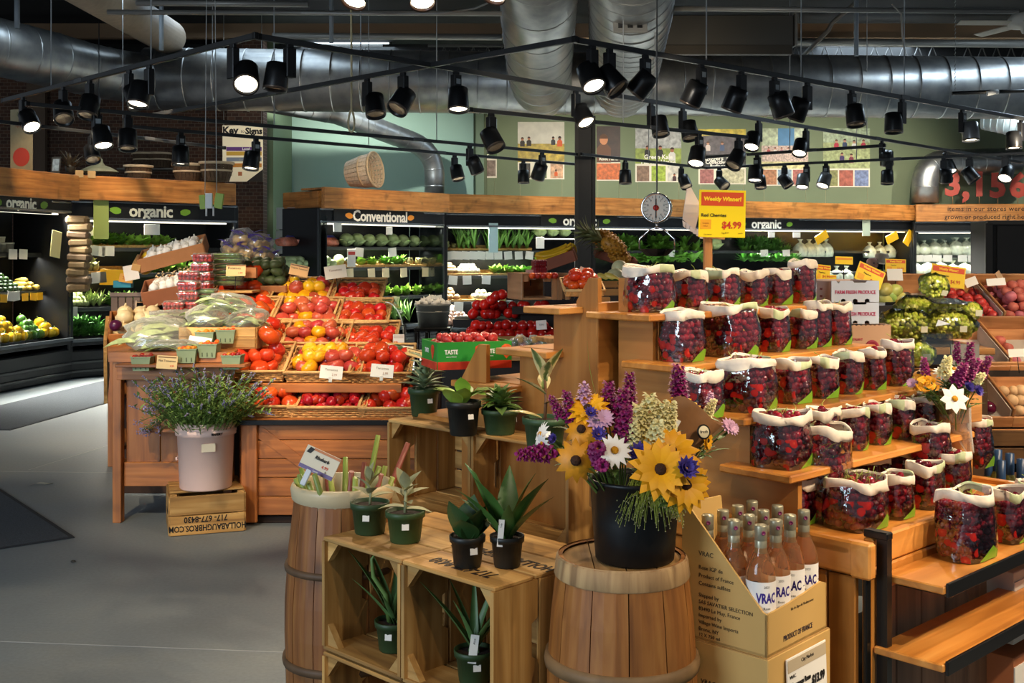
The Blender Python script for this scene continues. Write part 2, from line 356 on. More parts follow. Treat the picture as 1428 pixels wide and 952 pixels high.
# walls
gw = C('#7f8b6e', .75, var=.04, scale=1.5); tw = C('#8fa592', .75, var=.03, scale=1.5)
B().box((8.6, 23.6, 2.6), (18.4, .2, 5.2)).make('wall_back', gw, kind='structure')
B().box((-3.0, 21.0, 2.6), (4.55, .2, 5.2)).make('wall_alcove', tw, kind='structure')
B().box((-.63, 22.3, 2.6), (.2, 2.6, 5.2)).make('wall_return', gw, kind='structure')
def brick():
    m, nt, b = newmat('dark_brick'); L = nt.links.new
    tc = N(nt, 'ShaderNodeTexCoord'); mp = N(nt, 'ShaderNodeMapping'); mp.inputs['Rotation'].default_value = (PI/2, 0, 0); mp.inputs['Scale'].default_value = (1, 1, 1)
    bt = N(nt, 'ShaderNodeTexBrick'); bt.inputs['Scale'].default_value = 4.2; bt.inputs['Color1'].default_value = (*srgb('#5a3a28'), 1); bt.inputs['Color2'].default_value = (*srgb('#422a1e'), 1); bt.inputs['Mortar'].default_value = (*srgb('#6d5b4b'), 1); bt.inputs['Mortar Size'].default_value = .02
    L(tc.outputs['Object'], mp.inputs[0]); L(mp.outputs[0], bt.inputs['Vector']); L(bt.outputs['Color'], b.inputs['Base Color']); b.inputs['Roughness'].default_value = .9
    bp = N(nt, 'ShaderNodeBump'); bp.inputs['Strength'].default_value = .6; L(bt.outputs['Fac'], bp.inputs['Height']); bp.invert = True; L(bp.outputs[0], b.inputs['Normal'])
    return m
BR = brick()
B().box((-9.0, 19.5, 2.6), (9.2, .2, 5.2)).make('wall_brick', BR, kind='structure')
B().box((-4.16, 19.7, 2.6), (.2, 1.6, 5.2)).make('trim_1', C('#6c7a5a', .7), kind='structure')
B().box((-4.42, 18.55, 2.6), (.60, .3, 5.2)).make('wall_pier', BR, kind='structure')
for i, px in enumerate((45, 58)): B().box((0, 0, 0), (.16, .1, 2.4)).make('trim_%d' % (i+2), C('#5d4a3a', .8), None, P(px, 200, 19.2), kind='structure')
B().box((3, 13, 5.28), (28, 30, .12)).make('ceiling', C('#0c0c0d', .9), kind='structure')
# roof joists and purlins, black and bare wood
for i, (y, z, m) in enumerate(((10.5, 5.0, '#1b1a19'), (13.5, 5.0, '#1b1a19'), (17.2, 4.98, '#7c6248'), (19.0, 5.0, '#1b1a19'))):
    B().box((3, y, z), (26, .14, .22)).make('trim_%d' % (i+5), C(m, .8), kind='structure')
for i, px in enumerate((20, 470, 660, 1000, 1130, 1260, 1390)):
    a = P(px, 78, 18.4); t = B()
    for k in range(5): t.tube([(k*.24-.6, 0, -.16), (k*.24-.48, 0, .16), (k*.24-.36, 0, -.16)], .016, 5)
    t.box((0, 0, .17), (1.5, .05, .04)); t.box((0, 0, -.17), (1.5, .05, .04)); t.make('trim_%d' % (i+10), C('#4a4744', .7), None, a, kind='structure')
# skylights (daylight panes let into the roof)
for i, (x0, x1, y0, y1) in enumerate(((430, 545, 57, 72), (1150, 1232, 63, 78))):
    a, c = P(x0, y0, 19.4), P(x1, y1, 19.4); ctr = (a+c)/2
    o = B().box((0, 0, 0), (c.x-a.x, .04, a.z-c.z)).make('window_%d' % (i+1), C('#dff0ff', .3, emit=2.2), None, ctr, kind='structure')
    for k in (-1, 1): pb(o, 'window_frame', (k*(c.x-a.x)/2, -.02, 0), (.05, .08, a.z-c.z+.06), C('#30302f', .6), ch=.004)
    pb(o, 'window_frame', (0, -.02, (a.z-c.z)/2+.03), (c.x-a.x, .08, .05), C('#30302f', .6), ch=.004)
# the steel post
cx, cy = P(818.5, 400, 15.9).x, 15.9
o = B().box((0, 0, 0), (.19, .24, 3.5)).make('column', C('#2c2824', .5), None, (cx-.04, cy, 1.75), kind='structure')
B().box((.13, 0, 0), (.05, .2, 3.5)).make('column_flange', C('#1a1715', .5), o)
B().box((-.115, -.12, 0), (.05, .05, 3.5)).make('column_flange', C('#3a352f', .5), o)

# daylight through the skylights, and unseen fill lights added for ducts, wall and sign
area('skylight_and_duct_fill', (-5.0, 12.6, 5.1), (-5.0, 13.3, 4), 1.2, .8, 22, (.66, .84, 1.0), 1.6)  # blue area light added over the duct for its highlight; no skylight here
for x, y, p in ((-2.8, 18.6, 60), (6.0, 18.6, 110), (2.6, 18.2, 60), (9.0, 15.5, 110), (-4.2, 16.0, 18)): area('skylight_and_duct_fill', (x, y, 5.1), (x, y-.6, 0), 1.6, 1.2, p, (.66, .84, 1.0))  # some hang beneath the skylights, the rest are added to light the ducts
for i, x in enumerate((-3.4, -2.2, .6, 2.8, 5.0, 7.2, 9.4)): spot('wall_fill_spot', (x, 17.2 if x < 0 else 19.4, 4.2), (x, 21 if x < 0 else 23.4, 2.75), 310 if x > 0 else 360, 70, (1, .93, .78) if x > 0 else (.92, 1, .96), .8)  # unseen spots added to brighten the wall; no such fixtures
for x, y, ax, ay in ((-4.6, 11.6, -5.4, 13.2), (-3.9, 12.6, -4.7, 14.4), (-1.4, 15.0, -1.9, 17.2), (1.0, 16.6, 1.2, 19.8), (4.2, 17.6, 4.4, 21.0), (7.6, 18.6, 7.8, 22.6)): spot('beam_spot', (x, y, 3.6), (ax, ay, 2.3), 120, 46, WARM)  # spots without a fixture, aimed at the wooden beams
spot('sign_fill_spot', (-3.2, 13.4, 3.5), (-4.1, 17, 3.06), 70, 24, WARM)  # unseen spot added to brighten the hanging sign board
for x, y, ay in ((-3.4, 13.6, 16.2), (2.0, 13.0, 16.2), (6.2, 13.2, 16.2), (.4, 9.0, 13.6), (1.2, 9.0, 13.6)): spot('duct_fill_spot', (x, y, 2.9), (x, ay, 4.1), 55, 80, (1, .86, .66), .9)  # unseen upward spots added to brighten the ducts
# ---------------------------------------------------------------- spiral ducts
def ductmat(name, c1, c2):
    k = ('duct', name)
    if k in _M: return _M[k]
    m, nt, b = newmat(name); L = nt.links.new
    tc = N(nt, 'ShaderNodeTexCoord'); nz = N(nt, 'ShaderNodeTexNoise'); nz.inputs['Scale'].default_value = 5; nz.inputs['Detail'].default_value = 5; L(tc.outputs['Object'], nz.inputs[0])
    r = ramp(nt, [(.3, srgb(c1)), (.7, srgb(c2))]); L(nz.outputs['Fac'], r.inputs[0]); L(r.outputs[0], b.inputs['Base Color'])
    b.inputs['Metallic'].default_value = .85; b.inputs['Roughness'].default_value = .36; _M[k] = m; return m
DUCT = ductmat('galvanised_duct', '#8b8d8e', '#b3b2ae'); DUCTW = C('#8c7a66', .6, var=.1)
def duct(name, pts, r, label, mat=None, step=.42, n=28, seams=True):
    """a duct along pts with a raised seam every step"""
    pts = [Vector(p) for p in pts]; L = sum((pts[i+1]-pts[i]).length for i in range(len(pts)-1))
    t = thing(name, label, 'duct', pts[0])
    rel = [p-pts[0] for p in pts]
    B().tube(rel, r, n).make('pipe_wall', mat or DUCT, t)
    if seams:
        acc = 0; d = step*.5
        for i in range(len(rel)-1):
            seg = rel[i+1]-rel[i]; l = seg.length; u = seg.normalized()
            while d < acc+l:
                c = rel[i]+u*(d-acc)+u*0; B().tube([c-u*.012, c-u*.005, c+u*.005, c+u*.012], [r*1.0, r*1.018, r*1.018, r*1.0], n, False).make('seam', mat or DUCT, t); d += step
            acc += l
    return t
def bend(a, b, c, k=6):
    """points of a smooth elbow a-b-c"""
    a, b, c = Vector(a), Vector(b), Vector(c); return [a*(1-t)**2+b*2*t*(1-t)+c*t*t for t in [i/k for i in range(k+1)]]
duct('spiral_duct', [P(205, 110, 16.2), P(1500, 124, 16.2)], .45, 'long horizontal silver spiral duct running under the black roof')
duct('spiral_duct', [P(-90, 45, 13.0), P(75, 84, 14.6), *bend(P(120, 96, 15.2), P(190, 112, 16.1), P(240, 112, 16.2))], .36, 'silver duct coming from the brick side and joining the long duct', step=.5)
duct('round_duct', [P(95, -34, 12.0), P(235, 52, 16.0)], .25, 'matt pale tan duct slanting under the roof beams', DUCTW, seams=False)
duct('supply_duct', [P(750, -110, 10.6), P(751, 20, 12.6), *bend(P(752, 90, 14.6), P(753, 120, 15.8), P(760, 122, 16.4))], .43, 'fat silver duct dropping to the long duct, plain bands', step=.62)
duct('supply_duct', [P(882, -110, 10.6), P(880, 10, 12.4), *bend(P(872, 84, 14.8), P(868, 112, 15.8), P(866, 120, 16.3))], .47, 'fattest silver duct with a slotted grille, beside the plain banded one', step=.24)
gt = B()
for k in range(3): gt.box((k*.1-.1, 0, 0), (.055, .02, .5))
a = P(877, 16, 11.9); t = thing('air_grille', 'white slotted air grille on the underside of the fattest duct', 'grille', a, rot=(math.radians(-28), 0, 0))
pb(t, 'grille_frame', (0, -.02, 0), (.36, .03, .6), C('#8d8a83', .5)); gt.make('slots', BLACK, t, (0, -.036, 0))
duct('spiral_duct', [P(370, 140, 17.5), P(470, 158, 18.2), P(560, 192, 19.4), *bend(P(578, 199, 19.6), P(606, 212, 19.9), P(606, 246, 19.9)), P(606, 276, 19.9)], .18, 'thin grey duct bending down onto the wooden beam over the conventional cooler', step=.3)
duct('spiral_duct', [P(1420, 224, 22.9), P(1360, 226, 22.9), *bend(P(1320, 226, 22.9), P(1290, 228, 22.9), P(1290, 258, 22.9)), P(1290, 283, 22.9)], .27, 'silver elbow duct standing on the beam next to the red numerals', step=.5)
duct('flexible_duct', [P(1378, 150, 21.0), P(1450, 165, 20.5)], .42, 'pale ribbed duct stub behind the far track lamps', C('#aebfcb', .4, metal=.5), step=.12)
# heating unit, sprinkler pipes, conduits and cables under the roof
t = thing('heating_unit', 'dull grey box unit hung under the roof next to the ducts', 'heater', P(1008, 50, 15.0))
pb(t, 'casing', (0, 0, 0), (1.72, .7, .4), C('#55524c', .55, metal=.3)); pb(t, 'lower_lip', (0, -.3, -.25), (1.7, .12, .12), C('#423c33', .5)); pb(t, 'end_panel', (.9, 0, .02), (.03, .72, .42), C('#77746d', .5))
PIPE = C('#8f8b84', .45, metal=.4)
for k, (a, b_, r, lab) in enumerate((((P(160, 16, 12), P(420, 18, 12)), None, .022, ''),) and ((P(150, 17, 12), P(700, 19, 12), .028, 'thin grey sprinkler pipe, nearest the roof'), (P(190, 4, 11), P(430, 6, 11), .03, 'short grey pipe above the sprinkler pipe'),
    (P(940, 12, 12.5), P(1420, 16, 12.5), .03, 'copper toned pipe crossing in front of the ceiling fan'), (P(380, 50, 17), P(700, 52, 17), .05, 'pale conduit under the skylight'), (P(1100, 58, 17.0), P(1480, 62, 17.0), .06, 'tan pipe beneath the far roof beam'))):
    tag(B().tube([(0, 0, 0), b_-a], r, 8).make('ceiling_pipe', PIPE, None, a), lab, 'pipe')
def wire(name, label, pts, r=.006, m='#9a9a96', cat='cable', n=5): return tag(B().tube([Vector(p)-Vector(pts[0]) for p in pts], r, n).make(name, C(m, .5), None, pts[0]), label, cat)
for px, y0, y1, Y, lab in ((1194, -10, 78, 14, 'upright grey conduit hanging before the far skylight'), (462, -10, 60, 14, 'upright grey conduit hanging before the near skylight'), (225, 0, 70, 14, 'dull upright pipe left of the track corner'), (24, -5, 40, 12, 'dark upright pipe above the joining duct')):
    wire('conduit', lab, [P(px, y0, Y), P(px, y1, Y)], .03, '#8b9298')
wire('conduit', 'bent grey conduit climbing to the roof beam', [P(1120, 78, 16.5), P(1155, 42, 16.2), P(1160, 32, 16.2), P(1192, 5, 16)], .035, '#6f6b64', 'pipe')
lp = [P(489, -30, 11), P(490, 60, 11)]+[P(490+8*math.sin(PI*2*k/14)*(.35+.65*k/14 if k < 8 else .35+.65*(14-k)/14), 154+15*(1-math.cos(2*PI*k/14))+0, 11) for k in range(15)]
wire('hanging_rope', 'loop of pale cord hanging before the green wall', lp, .011, '#d9c79a', 'cord')
wire('hanging_rope', 'loose white cord dangling under the roof near the fan', [P(1244, 6, 12), P(1250, 12, 12), P(1257, 20, 12), P(1258, 50, 12), P(1262, 72, 12)], .009, '#a39a8d', 'cord')
# chain-hung dark bar with a small white lamp, ceiling fan
t = thing('hanging_bar', 'dark bar on a chain carrying a small white lamp', 'lamp', P(1380, 128, 14.0))
B().tube([(-.47, 0, -.02), (.6, 0, .02)], .025, 6).make('bar', BLACK, t); ch = B()
for k in range(26): ch.tube([(-.44, 0, .02+k*.05), (-.44+.012, 0, .045+k*.05), (-.44, 0, .07+k*.05), (-.452, 0, .045+k*.05)], .005, 4)
ch.make('chain', C('#8d8d88', .4, metal=.6), t); B().tube([(-.05, -.04, -.03), (.09, -.04, .0)], .03, 10).make('lamp_head', WHITE, t); pb(t, 'lamp_bracket', (.03, 0, 0), (.05, .06, .06), WHITE)
t = thing('ceiling_fan', 'white ceiling fan with flat blades, cut by the picture edge', 'fan', P(1432, 32, 12.0), .3)
B().lathe([(.0, -.12), (.05, -.11), (.07, -.06), (.19, -.04), (.2, .03), (.16, .09), (.05, .1), (.0, .1)], 24).make('motor_housing', C('#c9c4b8', .5), t)
B().tube([(0, 0, .09), (0, 0, .8)], .02, 8).make('down_rod', C('#c9c4b8', .5), t)
for k in range(5):
    a = 2*PI*k/5+2.85; M_ = Matrix.Rotation(a, 4, 'Z') @ Matrix.Rotation(.18, 4, 'X'); bl = B(); bl.box((.46, 0, 0), (.56, .12, .008), M_); bl.box((.2, 0, 0), (.12, .04, .012), M_); bl.make('blade', C('#b3aa9a', .5), t)

# ---------------------------------------------------------------- lighting tracks and their lamps
TRK = C('#3a3b3c', .4, metal=.35); HEADM = C('#161617', .35); LENS = C('#fff0d2', .3, emit=9.0); LOFF = C('#c8a98a', .25, metal=.8); HEADG = C('#8f8f90', .3, metal=.6)
TR = {}
def track(key, a, b_, label, wires=(), th=.035):
    a, b_ = Vector(a), Vector(b_); d = b_-a; t = thing('light_track', label, 'lighting track', (a+b_)/2, math.atan2(d.y, d.x))
    pb(t, 'rail', (0, 0, 0), (d.length, th, th*1.3), TRK, ch=.004)
    L_ = d.length
    for s_ in (-1, 1): pb(t, 'end_cap', (s_*(L_/2+.01), 0, 0), (.04, th*1.15, th*1.45), BLACKM, ch=.004)
    pb(t, 'joint_cover', (L_*.12, 0, .004), (.16, th*1.2, th*1.35), C('#5a5b5c', .4, metal=.4), ch=.004)
    for f in wires: B().tube([(L_*(f-.5), 0, th*.6), (L_*(f-.5), 0, 2.3)], .006, 5).make('hanger_wire', C('#a5a7a8', .5), t)
    TR[key] = (a, b_); return t
def TP(px, py, z): Y = F*(z-EYE)/(CY-py); return Vector(((px-CX)/F*Y, Y, z))
Z1, Z2 = 3.2, 2.9
A_, B_ = TP(355, 50, Z1), TP(800, 55, Z1)
track('A1', A_, TP(5, 140, Z1), 'lighting track from the near corner towards the brick wall', (.33, .75))
track('A2', A_+Vector((.03, .04, 0)), TP(1440, 229, Z1), 'long lighting track crossing behind the near peak to the far end', (.3, .6))
track('B1', B_, TP(215, 160, Z1), 'lighting track from the central peak towards the brick wall', (.4, .8))
track('B2', B_+Vector((.03, .04, 0)), TP(1436, 167, Z1), 'bright edged lighting track from the central peak to the far end', (.2, .38, .62))
track('T5', TP(40, 145, Z2), TP(803, 215, Z2), 'upper of the two long thin tracks before the green wall', (.35, .66), .03)
track('T6', TP(-5, 169, Z2), TP(312, 206, Z2), 'short thin track before the brick wall with a curled end', (.5,), .03)
track('T7', TP(176, 176, Z2), TP(803, 229, Z2), 'lower of the two long thin tracks before the green wall', (.45,), .03)
track('T8', TP(658, 153, Z2), TP(1040, 191, Z2), 'thin track in front of the farm posters, beginning at the ducts', (.5,), .03)
track('T9', TP(985, 219, Z2), TP(1232, 203, Z2), 'rising thin track, upper of the pair before the last posters', (.5,), .03)
track('T10', TP(812, 215, Z2), TP(984, 234, Z2), 'thin track behind the post reaching the lowest track corner', (.5,), .03)
track('T11', TP(986, 234, Z2), TP(1440, 213, Z2), 'rising thin track, lower of the pair before the last posters', (.5,), .03)
def head_proto(lit, tilt):
    """a black driver box with a can pivoting at its foot; local -y faces the shop front, the can leans by tilt towards +x"""
    t = thing('track_lamp', 'x', 'track lamp')
    pb(t, 'adaptor', (0, 0, -.035), (.05, .035, .04), HEADM); pb(t, 'driver_box', (0, 0, -.17), (.095, .06, .23), HEADM, ch=.006)
    return t
HPB = {}
def lamp(key, px, dx, dy, tilt, lit, label, sc=1.0, side=.07, watts=45, light=True, grey=False):
    """a lamp under track `key` where the photograph shows it; dx, dy: horizontal aim; tilt: degrees from straight down"""
    a, b_ = TR[key]; d = b_-a; r = (px-CX)/F; s_ = (r*a.y-a.x)/(d.x-d.y*r); p = a+d*s_
    t = thing('track_lamp', label, 'track lamp', p, math.atan2(d.y, d.x), group='track lamps')
    pb(t, 'adaptor', (0, 0, -.04), (.06, .03, .05), HEADM); pb(t, 'driver_box', (0, 0, -.165*sc), (.09*sc, .06*sc, .23*sc), HEADM, ch=.006)
    if grey or px % 3 == 0: pb(t, 'rating_label', (0, -.0312*sc, -.11*sc), (.05, .001, .045), C('#9aa2a4', .5), ch=0)
    h = Vector((dx, dy, 0)); h = h.normalized() if h.length else Vector((0, -1, 0)); ti = math.radians(tilt)
    ax = (h*math.sin(ti)+Vector((0, 0, -math.cos(ti)))).normalized(); R_ = Matrix.Rotation(-math.atan2(d.y, d.x), 3, 'Z'); al = R_ @ ax
    side_v = R_ @ Vector((h.y, -h.x, 0)) if abs(h.y) < .5 else R_ @ Vector((1, 0, 0)); piv = Vector((0, 0, -.25*sc))+side_v*side*sc
    q = (-al).to_track_quat('Z', 'Y').to_euler()
    hd = B().lathe([(.0, .085), (.05, .085), (.062, .075), (.065, .0), (.068, -.105), (.064, -.125), (.058, -.118), (.054, -.08), (.0, -.075)], 18).make('lamp_can', HEADG if grey else HEADM, t, piv, q, scale=(sc*1.42, sc*1.42, sc*1.02))
    B().lathe([(.0, -.085), (.03, -.09), (.056, -.1), (.058, -.105)], 18).make('lens', LENS if lit else LOFF, hd)
    B().lathe([(.0585, -.112), (.0655, -.127), (.069, -.112), (.0655, -.1)], 18).make('rim', C('#6f6258', .3, metal=.7), hd)
    B().tube([Vector((0, 0, -.2*sc)), Vector((0, 0, -.25*sc))+side_v*.035*sc, piv], .014*sc, 6).make('pivot_arm', HEADM, t)
    if light:
        wp = p+Matrix.Rotation(math.atan2(d.y, d.x), 3, 'Z') @ piv; spot('track_lamp_light', wp+ax*.14*sc, wp+ax*3, watts, 42, WARM, .7, .05)
    return t
for i, args in enumerate([
    # key, px, dx, dy, tilt, lit, label
    ('A1', 325, .2, -1, 45, 1, 'glowing track lamp aimed at the viewer just before the near track corner', 1.05, .10, 40),
    ('A1', 208, -.2, -.8, 18, 1, 'glowing silvery track lamp under the near track, the larger of the bright pair', 1.0, -.08, 60), ('A1', 180, .6, -.5, 30, 1, 'glowing track lamp tucked behind the silvery bright one', .95, .05, 40),
    ('A1', 125, -.1, -1, 22, 0, 'unlit ribbed track lamp next to the bright pair', 1.0, 0, 0), ('A1', 88, .5, -.9, 38, 0, 'unlit tilted track lamp under the first hanger wire', 1.0, 0, 0), ('A1', 32, .8, -.7, 40, 1, 'glowing track lamp at the far end of the near track', 1.0, .06, 70),
    ('A2', 404, -.6, -.5, 8, 0, 'unlit track lamp just past the near track corner', 1.0, -.10, 0), ('A2', 636, .1, -.8, 14, 1, 'track lamp hanging straight beyond the crossing of the tracks', 1.0, .02, 50),
    ('A2', 803, .7, -.9, 35, 1, 'glowing track lamp against the top of the steel post', 1.0, .06, 40), ('A2', 908, .4, -.9, 18, 0, 'unlit brown backed track lamp beside the steel post', 1.0, .09, 0), ('A2', 952, .4, -.9, 18, 0, 'unlit track lamp, second past the steel post', 1.0, .07, 0),
    ('A2', 1058, -.5, -.8, 30, 1, 'glowing grey track lamp over the weekly sign', 1.0, -.07, 60), ('A2', 1124, -.5, -.8, 30, 1, 'glowing grey track lamp, second over the far posters', 1.0, -.07, 60),
    ('A2', 1230, .3, .9, 20, 0, 'unlit track lamp seen from behind under the long track', 1.0, .07, 0), ('A2', 1318, .2, -.9, 28, 1, 'glowing track lamp hanging before the elbow duct', 1.0, .06, 40),
    ('B1', 512, .4, -.9, 20, 0, 'unlit track lamp on the long slanting track, lower of two', 1.0, .07, 0), ('B1', 562, -.7, -.8, 38, 0, 'unlit tilted track lamp on the long slanting track, upper of two', 1.05, 0, 0),
    ('B2', 826, .5, -1, 34, 1, 'glowing track lamp nearest the central peak', 1.0, -.02, 60), ('B2', 850, .9, -.4, 42, 0, 'unlit glossy track lamp leaning outward at the central peak', 1.05, .03, 0), ('B2', 900, -.9, .3, 42, 0, 'unlit track lamp leaning back, third from the central peak', 1.0, -.05, 0),
    ('B2', 978, -.7, .5, 28, 0, 'unlit track lamp with a coppery rim, fourth from the central peak', 1.0, -.05, 0), ('B2', 1034, -.6, .5, 24, 0, 'unlit track lamp, fifth from the central peak', 1.0, -.05, 0), ('B2', 1080, .6, .3, 24, 0, 'unlit maroon backed track lamp before the grey duct', 1.05, .07, 0),
    ('B2', 1126, -.6, .6, 24, 0, 'unlit brown track lamp overlapping the maroon backed one', 1.0, -.08, 0), ('B2', 1188, .2, -.9, 14, 0, 'unlit track lamp with a pale label, under the third hanger', 1.0, .03, 0), ('B2', 1258, -.2, -.9, 6, 0, 'unlit track lamp hanging plumb beyond the pale labelled one', 1.0, -.09, 0),
    ('B2', 1342, .1, -.9, 8, 1, 'glowing silvery track lamp above the red numerals', 1.0, .09, 60, True, True), ('B2', 1424, -.2, -.9, 8, 1, 'glowing track lamp at the far end of the bright edged track', 1.0, -.09, 60),
    ('T5', 135, .5, -.6, 24, 1, 'glowing track lamp low over the wooden valance of peppers', .95, .05, 60), ('T5', 178, .3, -.9, 16, 0, 'unlit track lamp above the pendant shade', .95, 0, 0),
    ('T6', 128, .5, -.7, 35, 0, 'small unlit track lamp touching the pendant shade', .9, 0, 0), ('T7', 252, .1, -.9, 6, 1, 'glowing track lamp over the organic valance', 1.0, 0, 70), ('T7', 357, -.3, -.9, 12, 1, 'glowing track lamp in front of the key to signs board', 1.0, -.05, 40),
    ('T5', 655, .6, .6, 30, 0, 'unlit track lamp over the first farm poster', .95, .06, 0), ('T7', 634, .5, -.6, 20, 0, 'unlit track lamp at the edge of the first farm poster', .95, .03, 0), ('T5', 756, -.5, .7, 28, 0, 'unlit track lamp over the second farm poster', 1.0, -.03, 0), ('T7', 730, .0, -.9, 4, 1, 'glowing bulb lamp at the foot of the second farm poster', .9, 0, 40),
    ('T8', 685, .6, -.6, 34, 0, 'unlit track lamp at the start of the poster track', 1.0, 0, 0), ('T8', 975, -.4, -.8, 28, 1, 'half lit track lamp over the fourth farm poster', 1.0, -.02, 50), ('T8', 1030, -.7, -.5, 35, 0, 'unlit track lamp at the end of the poster track', 1.0, -.02, 0),
    ('T10', 872, .0, -.9, 4, 1, 'glowing lamp at the foot of the third farm poster', .95, 0, 40), ('T10', 950, .4, -.7, 30, 0, 'unlit lamp before the green kale poster', .95, .05, 0),
    ('T11', 1003, .4, -.5, 50, 0, 'unlit lamp just past the lowest track corner', .95, .03, 0), ('T11', 1060, .1, -.9, 14, 0, 'unlit lamp low over the pale poster, nearer the corner', .95, 0, 0), ('T9', 1056, -.3, -.8, 16, 1, 'half lit lamp before the pale poster', 1.0, -.03, 50),
    ('T11', 1094, .7, -.5, 36, 0, 'unlit leaning lamp under the pale poster', .95, 0, 0), ('T11', 1125, -.4, -.8, 20, 1, 'glowing silvery lamp between the last two posters', 1.0, -.06, 50, True, True), ('T11', 1152, -.7, -.6, 30, 1, 'glowing grey lamp at the foot of the last poster', 1.0, -.02, 40, True, True),
    ('T11', 1240, -.3, -.9, 8, 0, 'unlit lamp hanging beyond the last poster', .95, -.03, 0), ('T11', 1316, .3, .6, 20, 0, 'unlit lamp beneath the glowing one at the elbow duct', .95, .03, 0), ('T11', 1352, .7, -.4, 36, 0, 'unlit bluish lamp above the red numeral one', 1.0, .03, 0), ('T11', 1402, -.6, -.6, 40, 1, 'leaning lamp above the red numeral six', 1.0, .02, 40)]):
    k = dict(zip(('sc', 'side', 'watts', 'light', 'grey'), args[7:])); k['light'] = bool(args[5])
    lamp(*args[:7], **k)
# three big lamps hanging in at the top edge
for i, (px, py, Y, dx, lab) in enumerate(((494, 12, 6.2, -.2, 'big glowing lamp at the top edge, first of three'), (589, 14, 6.2, .1, 'big glowing lamp at the top edge, second of three'), (689, 4, 6.2, -.3, 'big glowing lamp at the top edge, third of three'))):
    p = P(px, py, Y); t = thing('track_lamp', lab, 'track lamp', p, group='track lamps')
    ax = Vector((dx, -.45, -.85)).normalized(); q = (-ax).to_track_quat('Z', 'Y').to_euler()
    hd = B().lathe([(.0, .16), (.05, .16), (.066, .14), (.07, .0), (.074, -.02), (.066, -.012), (.06, .02), (.0, .025)], 20).make('lamp_can', C('#3b2a22', .3), t, (0, 0, .05), q)
    B().lathe([(.0, .012), (.04, .008), (.062, .0)], 20).make('lens', LENS, hd); B().tube([(0, 0, .12), (0, .03, .3), (0, .03, .6)], .02, 6).make('pivot_arm', HEADM, t)
    spot('track_lamp_light', p+ax*.08, p+ax*3, 45, 40, WARM)
wire('cable', 'sagging grey cable between the three big lamps', [P(420, 18, 6.5), P(500, 19, 6.5), P(610, 19, 6.5), P(662, 12, 6.5), P(690, 0, 6.5)], .006, '#8a8680')
